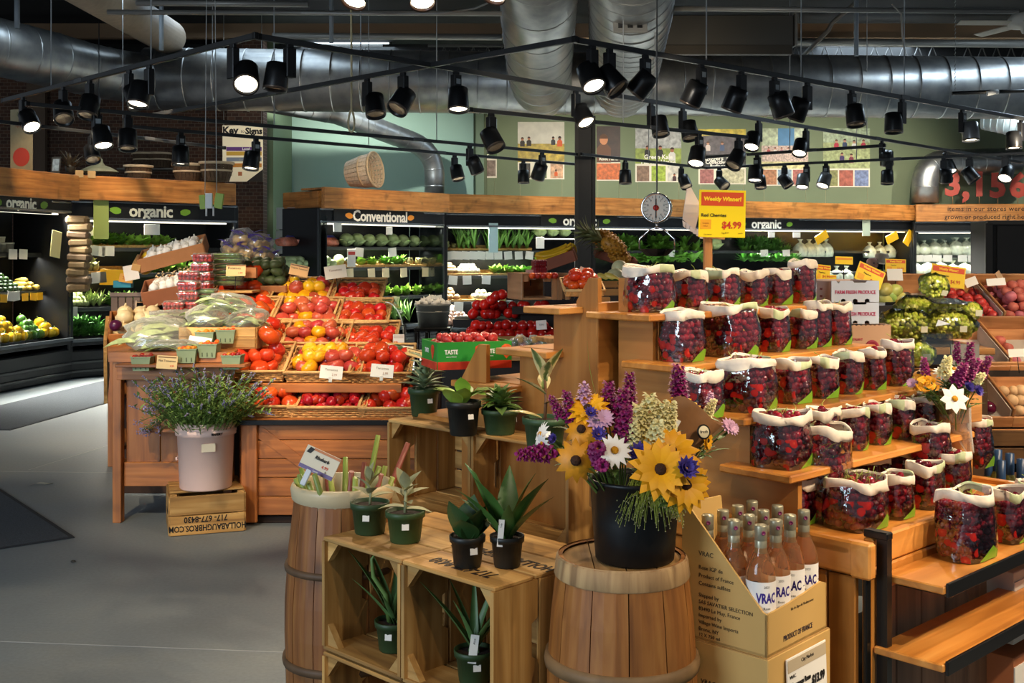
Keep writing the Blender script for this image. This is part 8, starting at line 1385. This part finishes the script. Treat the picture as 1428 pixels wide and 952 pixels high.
for k in range(480): a = rr.uniform(-2.9, -.2); l = rr.uniform(.03, .105); p1 = Vector((math.cos(a)*l*.5, math.sin(a)*l*.35, rr.uniform(-.01, .03))); p2 = Vector((math.cos(a)*l*.85, math.sin(a)*l*.42-.005, -l*rr.uniform(.2, 1.0))); b.tube([(rr.uniform(-.02, .02), .01, .0), p1+Vector((rr.uniform(-.01, .01), 0, 0)), p2], .0006, 3, False); g.sph(tuple(p2), .0017, 4, 3)
b.make('blades', C('#a3ab3f', .5, var=.2), t, kind='stuff'); g.make('seed_heads', C('#a9a070', .6), t, kind='stuff')
t = thing('grass_spray', 'fine dry grass spray standing above the mixed bouquet', 'grass', kb+Vector((.0, .04, .22))); b = B()
for k in range(70): a = rr.uniform(-.5, 1.0); l = rr.uniform(.08, .18); p2 = Vector((math.sin(a)*l, rr.uniform(-.02, .04), math.cos(a)*l)); b.tube([(0, 0, 0), p2*.5+Vector((.004, 0, 0)), p2], .0006, 3, False)
b.make('blades', C('#a08a4a', .6), t, kind='stuff'); tag(B().leaf(.15, .008, 6, .3, .3).make('grass_stalk', C('#8a9a34', .5), None, P(833, 556, 2.8), (0, math.radians(-108), 0)), 'single long green grass blade above the mixed bouquet', 'grass')
# ---------------------------------------------------------------- wine cartons
XO = Vector((.616, 2.684, 0)); WRZ = math.atan2(.22, .206); KR = C('#c9a25f', .7, var=.05, scale=6); KRI = C('#b08a52', .75); WU = Vector((math.cos(WRZ), math.sin(WRZ), 0)); WV = Vector((-math.sin(WRZ), math.cos(WRZ), 0))
BLT = C('#3a2d1e', .7)
t = thing('wine_carton', 'open cut down cardboard carton of rose wine bottles with slanting side', 'box', XO+Vector((0, 0, .58)), WRZ); wx, wy = .30, .24
MXZ = Matrix(((0, 0, 1, 0), (1, 0, 0, 0), (0, 1, 0, 0), (0, 0, 0, 1)))
pb(t, 'bottom', (wx/2, wy/2, .004), (wx, wy, .006), KR, ch=0)
B().prism([(0, 0), (wy, 0), (wy, .337), (wy-.012, .335), (.012, .108), (0, .104)], 0, .006, MXZ).make('slanting_side', KR, t)
B().prism([(0, 0), (wx, 0), (wx, .118), (.27, .128), (.2, .118), (.1, .108), (0, .104)], -.006, 0, RX).make('front_side', KR, t)
B().prism([(0, 0), (wx, 0), (wx, .12), (.20, .15), (.175, .330), (0, .337)], -.006, 0, Matrix.Translation((0, wy, 0)) @ RX).make('back_side', KR, t); B().prism([(0, 0), (wy, 0), (wy, .12), (0, .118)], wx-.006, wx, MXZ).make('far_side', KR, t)
RL_ = (PI/2, 0, -PI/2)
for s_, y, z, sz in (('VRAC', .205, .213, .017), ('Rose IGP de', .205, .178, .014), ('Product of France', .205, .158, .014), ('Contains sulfites', .205, .138, .014), ('Shipped by', .205, .108, .0135), ('SAS SAVATIER SELECTION', .205, .091, .0135), ('83490 Le Muy, France', .205, .074, .0135), ('Imported by', .205, .057, .0135), ('Village Wine Imports', .205, .040, .0135), ('Bronx, NY', .205, .023, .0135), ('12 X 750 ml', .205, .008, .0125)):
    txt(t, s_, sz, BLT, (-.001, y-.01, z+.006), RL_, align='LEFT', ext=.0002)
txt(t, 'PRODUCT OF FRANCE', .019, C('#2a2230', .7), (.15, -.001, .027), (PI/2, 0, 0), sx=.75, ext=.0002, bold=.0003); txt(t, 'Vin de Pays de Mediterranee', .010, BLT, (.17, -.001, .092), (PI/2, 0, 0), shear=.35, ext=.0002)
for k, z in enumerate((.29, .0)):
    t = thing('wine_carton', ('closed wine carton right under the open one, price card on its front', 'closed wine carton standing on the floor under the others')[k], 'box', XO+WU*-.006+WV*-.006+Vector((0, 0, z)), WRZ)
    pb(t, 'carton_body', (.158, .128, .1445), (.316, .256, .287), KR, ch=.002); pb(t, 'top_flap', (.158, .064, .2885), (.314, .124, .002), KRI, ch=0); pb(t, 'top_flap', (.158, .19, .2885), (.314, .124, .002), KRI, ch=0)
    txt(t, 'CONTAINS SULFITES', .014, BLT, (-.001, .19, .16), RL_, align='LEFT', ext=.0002); txt(t, 'VRAC', .017, BLT, (-.001, .19, .19), RL_, align='LEFT', ext=.0002); txt(t, 'L18 C7/30 1/2', .007, BLT, (-.001, .245, .24), (PI/2, PI/2, -PI/2), ext=.0002)
cc = XO+WU*.17+WV*-.014+Vector((0, 0, .29+.208)); s_ = sign('wine_price_card', 'white price card for rose wine taped to the closed carton', 'price card', cc, facing(math.degrees(WRZ), 2, 0), .20, .125, C('#e9e6df', .4), [('City Market', .0, .045, .013, INK), ('VRAC', -.075, .016, .012, INK), ('Provence Rose', -.035, -.006, .0185, INK, {'bold': .0006, 'shear': .15, 'sx': .85}), ('$13.99', .052, -.020, .030, INK, {'bold': .0012, 'shear': .12, 'sx': .8}), ('750 ml', .0, -.048, .009, INK)], [(0, .043, .194, .030, C('#b9a98e', .5)), (-.075, -.045, .035, .025, C('#d8641e', .5))])
GLB = C('#ffc48c', .0, trans=.90, ior=1.16, coat=.6); LBL = C('#ece8e2', .5); CAPM = C('#a9a48c', .35, metal=.55); PUR = C('#3a2a86', .5)
def bottle_proto():
    t = thing('wine_bottle', 'x', 'bottle'); B().lathe([(0, .004), (.028, 0), (.0365, .006), (.0365, .175), (.034, .195), (.022, .222), (.0155, .238), (.0140, .26), (.0140, .296), (0, .296)], 28).make('glass', GLB, t)
    B().lathe([(.0143, .232), (.0150, .234), (.0150, .262), (.0143, .2635), (.0155, .2645), (.0155, .298), (.0145, .301), (0, .301)], 24).make('capsule', CAPM, t)
    lb = B(); m = 22; v = []
    for z in (.075, .168):
        for k in range(m+1): a = -PI/2-2.2+4.4*k/m; v.append((.0369*math.cos(a), .0369*math.sin(a), z))
    lb.add(v, [(k, k+1, m+2+k, m+1+k) for k in range(m)], True); l = lb.make('paper_label', LBL, t)
    for s_, z, sz, mt, kw in (('VRAC', .128, .033, PUR, {'bold': .0012, 'sx': .62}), ('2021', .156, .008, INK, {}), ('Rose', .104, .009, INK, {}), ('Mediterranee', .090, .008, PUR, {}), ('-', .128, .03, PUR, {})):
        cu = txt(l, s_, sz, mt, (0, 0, 0), (0, 0, 0), **kw); me = cu.data; sx_ = cu.scale[0]; cu.scale = (1, 1, 1); off = .038 if s_ == '-' else 0
        for q in me.vertices: a = -PI/2+(q.co.x*sx_+off)/.0373; q.co = Vector((.0373*math.cos(a), .0373*math.sin(a), z+q.co.y))
    q = B().lathe([(0, 0), (.0055, 0), (.0055, .001), (.0035, .0012), (.0034, .0006), (0, .0006)], 14).make('capsule_seal', C('#7a2a5a', .5), t, (0, -.0157, .283), (PI/2, 0, 0)); return t
bt = bottle_proto(); k_ = 0
for j in range(3):
    for i in range(4):
        p = XO+WU*(.042+.072*i)+WV*(.042+.077*j)+Vector((0, 0, .588)); lab = 'pink wine bottle in the open carton, %s file, %s from the slanting side' % (('nearest', 'middle', 'farthest')[j], ordw(i+1)); rz = .05+RN.uniform(-.15, .15)
        if k_ == 0: bt.location = p; bt.rotation_euler = (0, 0, rz); bt['label'] = lab; bt['group'] = 'rose wine bottles'
        else: clone(bt, p, (0, 0, rz), lab, 'rose wine bottles')
        k_ += 1
# ================================================================ right: grapes, stone fruit bins, bouquet, bottles, boxes
GR = [C('#d2d65a', .2, coat=.4, rnd=.1), C('#bccb4a', .2, coat=.4, rnd=.1), C('#d4cf6a', .2, coat=.4, rnd=.1)]
def grape_bag(label, loc, w_, d_, h_, seed, rot=(0, 0, 0)):
    t = thing('grape_bag', label, 'bag', loc, rot=rot, group='grape bags'); rr = random.Random(seed); g = B(); n = 0
    for i in range(5000):
        x, y, z = rr.uniform(-.5, .5)*w_, rr.uniform(-.5, .5)*d_, rr.uniform(.06, .95)*h_
        e = (x/(w_*.5))**2+(y/(d_*.5))**2+((z-h_*.42)/(h_*.6))**2
        if .5 < e < 1: g.sph((x, y, z), rr.uniform(.0095, .0125), 7, 5, mi=rr.choice((0, 0, 1, 2))); n += 1
        if n > 300: break
    g.make('grapes', GR, t, kind='stuff'); pillow(w_*1.12, d_*1.12, h_*1.1, seed, 20, .10).make('clear_bag', FILMG, t); pb(t, 'bag_label', (w_*.18, -d_*.57, h_*.42), (.032, .002, .028), C('#e4e2c8', .5), ch=0, rot=(.1, 0, .05)); return t
FILMG = film('grape_bag_film', '#fbfdf6', .14, .10, wr=26)
gp = P(1294, 482, 5.2)
grape_bag('big clear bag of green grapes at the front of the heap, nearer the cherries', P(1262, 470, 5.15)-Vector((0, 0, .01)), .24, .18, .125, 1, (0, 0, .1)); grape_bag('big clear bag of green grapes at the front of the heap, nearer the plum bins', P(1322, 468, 5.15)-Vector((0, 0, .01)), .22, .18, .115, 2, (0, 0, -.1)); grape_bag('clear bag of grapes on top of the heap, with a grey print', P(1325, 440, 5.3), .20, .16, .07, 3, (.1, .05, .2)); grape_bag('clear bag of grapes on top of the heap, nearer the blue cartons', P(1275, 442, 5.35), .16, .15, .09, 4, (.1, 0, .3)); grape_bag('clear bag of grapes upright at the back of the heap', P(1298, 412, 5.6), .13, .12, .10, 5, (.3, .2, .2)); grape_bag('last clear bag of grapes hanging over the heap edge', P(1352, 444, 5.25), .09, .12, .07, 6)
pb(thing('grey_print_bag', 'flat grey printed plastic bag lying across the grapes', 'bag', P(1318, 430, 5.2), rot=(.2, .05, .1)), 'plastic', (0, 0, .035), (.17, .10, .01), film('grey_film', '#b9bcc4', .3, .2), ch=.004)
B().prism([(-.03, -.012), (.04, .0), (-.012, .022)], .0, .003, facing(0, 30).to_4x4()).make('label_flag', C('#cfd8e4', .5), None, P(1313, 452, 5.03)); tag(bpy.data.objects['label_flag'], 'white paper label with a blue mark stuck to the front grapes', 'label')
t = thing('grape_table', 'wooden table of the grapes with a cut out crate in front', 'table', (P(1296, 480, 5.15).x, 5.2, 0)); zt = P(1296, 478, 5.15).z-.005
pb(t, 'top', (0, .05, zt-.02), (.46, .55, .03), PINE('x')); pb(t, 'front_board', (-.10, -.22, zt-.05), (.10, .014, .05), PINE('x')); pb(t, 'front_block', (.10, -.22, zt-.07), (.09, .02, .09), PINE('z')); pb(t, 'body', (.05, .1, zt/2-.05), (.4, .4, zt-.12), C('#5a402a', .7)); pb(t, 'back_step', (.0, .35, zt+.08), (.5, .2, .16), C('#2a2622', .7))
t = thing('acrylic_sign', 'clear acrylic sheet and grey holder at the grape table corner', 'sign holder', P(1320, 490, 4.7)); pb(t, 'clear_sheet', (-.04, 0, .01), (.13, .004, .13), GLASS, ch=0); pb(t, 'grey_holder', (.085, .02, -.015), (.12, .01, .09), C('#85827c', .5), ch=0)
grape_bag('clear pack of pale grapes lying low under the table front', P(1275, 508, 4.8)-Vector((0, 0, .0)), .16, .12, .09, 7)
t = thing('support_block', 'pine block under the low pack of pale grapes', 'block', P(1275, 512, 4.8)-Vector((0, 0, .055))); pb(t, 'block', (0, .02, 0), (.22, .2, .08), PINE('x'))
# tropical cartons behind the blue ones
ME['mango'] = (lambda b: (b.sph((0, 0, .04), (.055, .042, .04), 12, 8), b)[1])(B()).mesh('m', C('#a8ab54', .4, var=.35, scale=12, hue=.06, rnd=.1))
for i, (px, py) in enumerate(((1231, 419), (1242, 417), (1256, 421), (1249, 410), (1236, 408))): put(ME['mango'], 'mango', None, P(px, py, 5.7)-Vector((0, 0, .02)), (0, .3, i), label='green and red mango behind the blue cartons, %s' % ordw(i+1), cat='mango', group='mangoes', scale=.9)
t = thing('mango_box', 'grey lidded tray with dark slots under the mangoes', 'box', P(1238, 433, 5.55)); pb(t, 'body', (0, .08, -.01), (.17, .2, .09), C('#8f97a0', .6)); pb(t, 'dark_slot', (.03, -.022, .036), (.10, .004, .016), BLACKM, ch=0); pb(t, 'dark_slot', (-.0, -.022, -.045), (.12, .004, .014), BLACKM, ch=0)
t = thing('fruit_counter', 'dark base under the mango tray and blue cartons', 'table', (1.62, 5.3, 0)); pb(t, 'body', (0, .1, .5), (.7, .7, 1.0), C('#1c1814', .8)); pb(t, 'top', (0, .1, 1.07), (.74, .74, .14), C('#4a3a2c', .8))
# ---------------------------------------------------------------- sloping bins of stone fruit
BW = lambda a: W('#a86a3c', '#c98a55', '#dca46c', a, .5); LIN = C('#cfc2b4', .7, var=.05)
t = thing('fruit_bins', 'stepped wooden stand of sloping bins for peaches and plums', 'display stand', (2.62, 7.95, 0), 0); RB = t
rowsb = [(1.335, 1.125, 0.0, .48), (1.06, .86, -.48, .48), (.80, .60, -.93, .46)]; cw = .345; Bm = Matrix.Translation((2.62, 7.95, 0))
def bin_frame(r_, c):
    z0, z1, y0, dp = rowsb[r_]; x = cw*(c+.5)+.17*r_; tl = math.atan2(z0-z1, dp); return Bm @ Matrix.Translation((x, y0, z0)) @ Matrix.Rotation(tl, 4, 'X') @ Matrix.Translation((.0, -dp/2/math.cos(tl), -.06)), dp/math.cos(tl)
for r_, (z0, z1, y0, dp) in enumerate(rowsb):
    tl = math.atan2(z0-z1, dp); ln = dp/math.cos(tl)
    for c in range(-1 if r_ else 0, 5):
        x = cw*(c+.5)+.17*r_; bn = put(None, 'bin', t, (x, y0, z0), (tl, 0, 0)); bn.empty_display_size = .05
        sk = .12                               # dividers lean with the row so that the bins fan towards the viewer
        pb(bn, 'bin_floor', (0, -ln/2, -.075), (cw-.01, ln, .01), LIN); pb(bn, 'front_board', (0, -ln, -.045), (cw, .014, .07), BW('x')); pb(bn, 'back_board', (0, 0, -.0), (cw, .014, .16), BW('x')); pb(bn, 'divider', (-cw/2, -ln/2, -.015), (.016, ln, .12), BW('y')); pb(bn, 'divider_lining', (cw/2-.014, -ln/2, -.02), (.006, ln-.02, .10), LIN, ch=0)
    pb(t, 'step_board', (cw*2+.17*r_, y0-dp-.01, z1-.13), (cw*5.2, .02, .10), BW('x'))
pb(t, 'carcass', (.95, -.35, .42), (1.9, 1.2, .84), C('#2a2019', .8)); pb(t, 'front_plank', (1.05, -1.42, .47), (2.1, .03, .09), W('#6a4524', '#8a6036', '#9d7344', 'x', .6)); pb(t, 'front_plank', (1.05, -1.44, .37), (2.1, .03, .09), W('#6a4524', '#8a6036', '#9d7344', 'x', .6)); pb(t, 'front_rail', (1.05, -1.46, .25), (2.1, .03, .05), W('#6a4524', '#8a6036', '#9d7344', 'x', .6)); pb(t, 'dark_recess', (1.05, -1.38, .2), (2.1, .03, .3), BLACKM)
FRU = dict(peach=[ball(.037, [C('#c8707a' if q else '#c86a5a', .55, var=.3, scale=18, rnd=.1)], .95, nu=12, nv=8, dimple=.15) for q in (0, 1)], plum=[ball(.031, [C('#8a1c38', .3, var=.25, coat=.3, rnd=.12)], .95, nu=10, nv=7)], nect=[ball(.035, [C('#c23c36', .35, var=.35, scale=16, rnd=.12, coat=.2)], .95, nu=10, nv=7, dimple=.15)], pale=[ball(.036, [C('#dcb486', .5, var=.2, scale=14, rnd=.08)], .95, nu=10, nv=7)], red=[ball(.050, [C('#5e1430', .25, var=.3, scale=12, coat=.3)], .92, nu=12, nv=8)])
for r_, c, kd, nx, ny, ly, nm, lab, dx in ((0, 0, 'pale', 3, 4, 1, 'peach', 'pale peach in the first top bin', 0), (0, 1, 'nect', 4, 5, 2, 'nectarine', 'red nectarine in the second top bin', 0), (0, 2, 'peach', 4, 5, 3, 'peach', 'dusky peach in the third top bin', 0), (0, 3, 'plum', 4, 4, 3, 'plum', 'dark plum in the last top bin', 0), (1, 1, 'peach', 1, 4, 1, 'peach', 'dusky peach in the nearly empty middle bin', -.10), (1, 2, 'peach', 2, 3, 1, 'peach', 'peach by the white card of the middle row', 0), (2, -1, 'red', 2, 2, 2, 'red_onion', 'dark red onion in the lowest bin by the bouquet', 0), (2, 0, 'pale', 4, 3, 1, 'peach', 'pale peach in the lowest bin', 0)):
    M_, ln = bin_frame(r_, c); heap(M_ @ Matrix.Translation((dx, -ln*.12 if ly < 3 else -.01, -.02)), cw-.06 if nx > 2 else .1*nx, ln*.72 if ly < 3 else ln*.9, .03, nx, ny, ly, FRU[kd], nm, lab, nm.replace('_', ' '), 'fruit: '+lab, .068, sc=(.9, 1.1))
def ycard(label, px, py, Y, w_, h_, az, ro, lines=True, tilt=5, stem=.3): return sign('weekly_card', label, 'price card', P(px, py, Y), facing(az, tilt, ro), w_, h_, C('#f3c81a', .5), [('Weekly Winner!', 0, h_*.30, h_*.17, C('#ffd820', .5), {'bold': .0005, 'sx': .8}), ('Peaches', -w_*.1, 0, h_*.13, INK), ('$4.99', w_*.22, -h_*.25, h_*.26, C('#c8351a', .5), {'sx': .85})] if lines else [], [(0, h_*.30, w_*.92, h_*.24, C('#d84a18', .5)), (-w_*.3, -h_*.25, w_*.24, h_*.3, C('#eda51a', .5))] if lines else [(0, h_*.2, w_*.9, h_*.25, C('#e08a18', .5))], stem=stem)
ycard('yellow weekly card tilted over the nectarine bin', 1322, 385, 7.55, .24, .145, 4, -8); ycard('yellow weekly card leaning steeply behind the blue cartons', 1213, 384, 5.65, .145, .10, 8, -26, tilt=15); ycard('yellow weekly card standing under the juice bottles', 1249, 370, 7.97, .148, .093, 0, -2, stem=.12); ycard('small yellow card at the end of the top cherry shelf', 1148, 380, 5.7, .07, .08, 0, -6); ycard('small yellow card on the case behind the blue cartons', 1177, 363, 5.7, .09, .04, 0, -2, False, stem=.4)
ycard('low yellow card just past the last top shelf cherry bag', 1158, 387, 5.7, .062, .027, 0, 0, False)
for i, (px, py, Y, w_, h_, az, ro, lab) in enumerate(((1248, 383, 7.9, .11, .085, 0, 0, 'blank white card over the top fruit bins'), (1389, 393, 7.6, .13, .05, 0, 4, 'white paper slip on the peach bin board'), (1418, 492, 6.8, .10, .05, -6, 3, 'white card on the middle row of bins'), (1393, 384, 7.8, .05, .06, 20, 30, 'small tan card stuck up behind the peaches'), (1354, 393, 7.7, .09, .06, 0, 20, 'crumpled pale card beside the tilted yellow one'))): sign('price_card', lab, 'price card', P(px, py, Y), facing(az, 12, ro), w_, h_, C('#efece4', .5) if i != 3 else C('#b99874', .6), stem=(.2, .03, .1, .16, .16)[i])
# ---------------------------------------------------------------- bouquet in a wooden holder at the far end of the cherry island
wp_ = P(1342, 590, 3.75); t = thing('bouquet_holder', 'pale wooden box and post holding the far bouquet', 'stand', wp_, math.radians(30)); pb(t, 'box_front', (.02, .0, .055), (.15, .014, .11), PINE('x')); pb(t, 'box_side', (-.055, .06, .055), (.014, .12, .11), PINE('y')); pb(t, 'box_side', (.095, .06, .055), (.014, .12, .11), PINE('y')); pb(t, 'post', (.01, .05, -.42), (.10, .05, .84), PINE('z'))
b_ = bouquet('far_bouquet', 'bright bouquet with a yellow marigold and white cosmos, beside the far cherry bags', wp_+Vector((-.02, .0, .03)), [('mari', 1293, 539, -.08, -15, 45, 1.05), ('mari', 1288, 537, -.06, -20, 50, .8), ('cosmos', 1331, 556, -.13, 5, 20, 1.3), ('snapm', 1334, 533, -.06, 5, 50, .9), ('snapm', 1344, 530, -.05, 20, 50, 1.0), ('snapm', 1350, 512, .02, 10, 80, .9), ('snapm', 1290, 524, 0, -30, 70, .7), ('snapm', 1366, 524, .0, 30, 60, .8), ('daisy', 1318, 520, -.02, 0, 60, 1.2), ('daisy', 1330, 515, .0, 0, 70, 1.1), ('snapc', 1316, 524, -.03, 0, 60, .9), ('cosmos', 1362, 517, .0, 40, 50, .9), ('corn', 1362, 545, -.08, 30, 20, 1.2), ('corn', 1350, 540, -.08, 20, 30, 1.2), ('scab', 1271, 534, -.02, -40, 30, .8), ('sun2', 1281, 520, .0, -40, 50, .6), ('sun2', 1278, 533, -.02, -40, 20, .7), ('snapm', 1333, 504, .03, 0, 80, .7), ('snapc', 1357, 536, -.05, 20, 40, .7)], 3.72)
B().lathe([(.012, -.14), (.03, -.06), (.055, .02)], 16, Matrix.Rotation(-.35, 4, 'Y')).make('clear_wrap', FILMW, b_)
# ---------------------------------------------------------------- blue capped bottles and wine boxes behind the open shelf
for i, (px, py, Y) in enumerate(((1391, 627, 4.0), (1408, 632, 4.05), (1396, 642, 3.9), (1379, 634, 4.1), (1424, 640, 4.0))):
    p = P(px, py, Y); t = thing('white_wine_bottle', 'bottle of pale wine with a dark blue capsule behind the open shelf, %s' % ordw(i+1), 'bottle', (p.x, p.y, p.z-.30), group='blue capped bottles'); B().lathe([(0, 0), (.036, .004), (.037, .17), (.015, .225), (.014, .295), (0, .296)], 20).make('glass', C('#a8a050', .08, trans=.6, coat=.3), t); B().lathe([(.0148, .215), (.0155, .22), (.0158, .30), (0, .303)], 18).make('capsule', C('#1f3a5c', .35), t)
wb = P(1412, 780, 3.45); t0 = None
for i, (z, h_, c1, lab) in enumerate(((.62, .10, '#b9b4ac', 'pale carton on top of the stack at the picture edge'), (.36, .22, '#a9a49c', 'grey and white wine carton in the edge stack, middle'), (.10, .22, '#a8643c', 'tan wine carton in the edge stack, lowest'))):
    t = thing('stacked_carton', lab, 'box', (wb.x+.09, 3.5, z), math.radians(43)); pb(t, 'carton_body', (.0, .12, h_/2), (.30, .24, h_), C(c1, .7, var=.05), ch=.002); pb(t, 'white_band', (0, -.002, h_*.72), (.30, .004, h_*.3), C('#d8d4cc', .6), ch=0); txt(t, 'USA', .05, C('#5a544c', .6), (-.151, .12, h_*.4), (PI/2, PI/2, -PI/2))
t = thing('box_plinth', 'dark platform under the carton stack at the picture edge', 'stand', (wb.x+.09, 3.5, 0), math.radians(43)); pb(t, 'body', (0, .12, .048), (.34, .3, .096), BLACKM)
t = thing('bottle_shelf', 'dark shelf carrying the blue capped bottles', 'shelf', (P(1400, 640, 4.0).x, 4.0, 0)); pb(t, 'body', (.1, .05, .27), (.5, .4, .54), C('#241a14', .7))
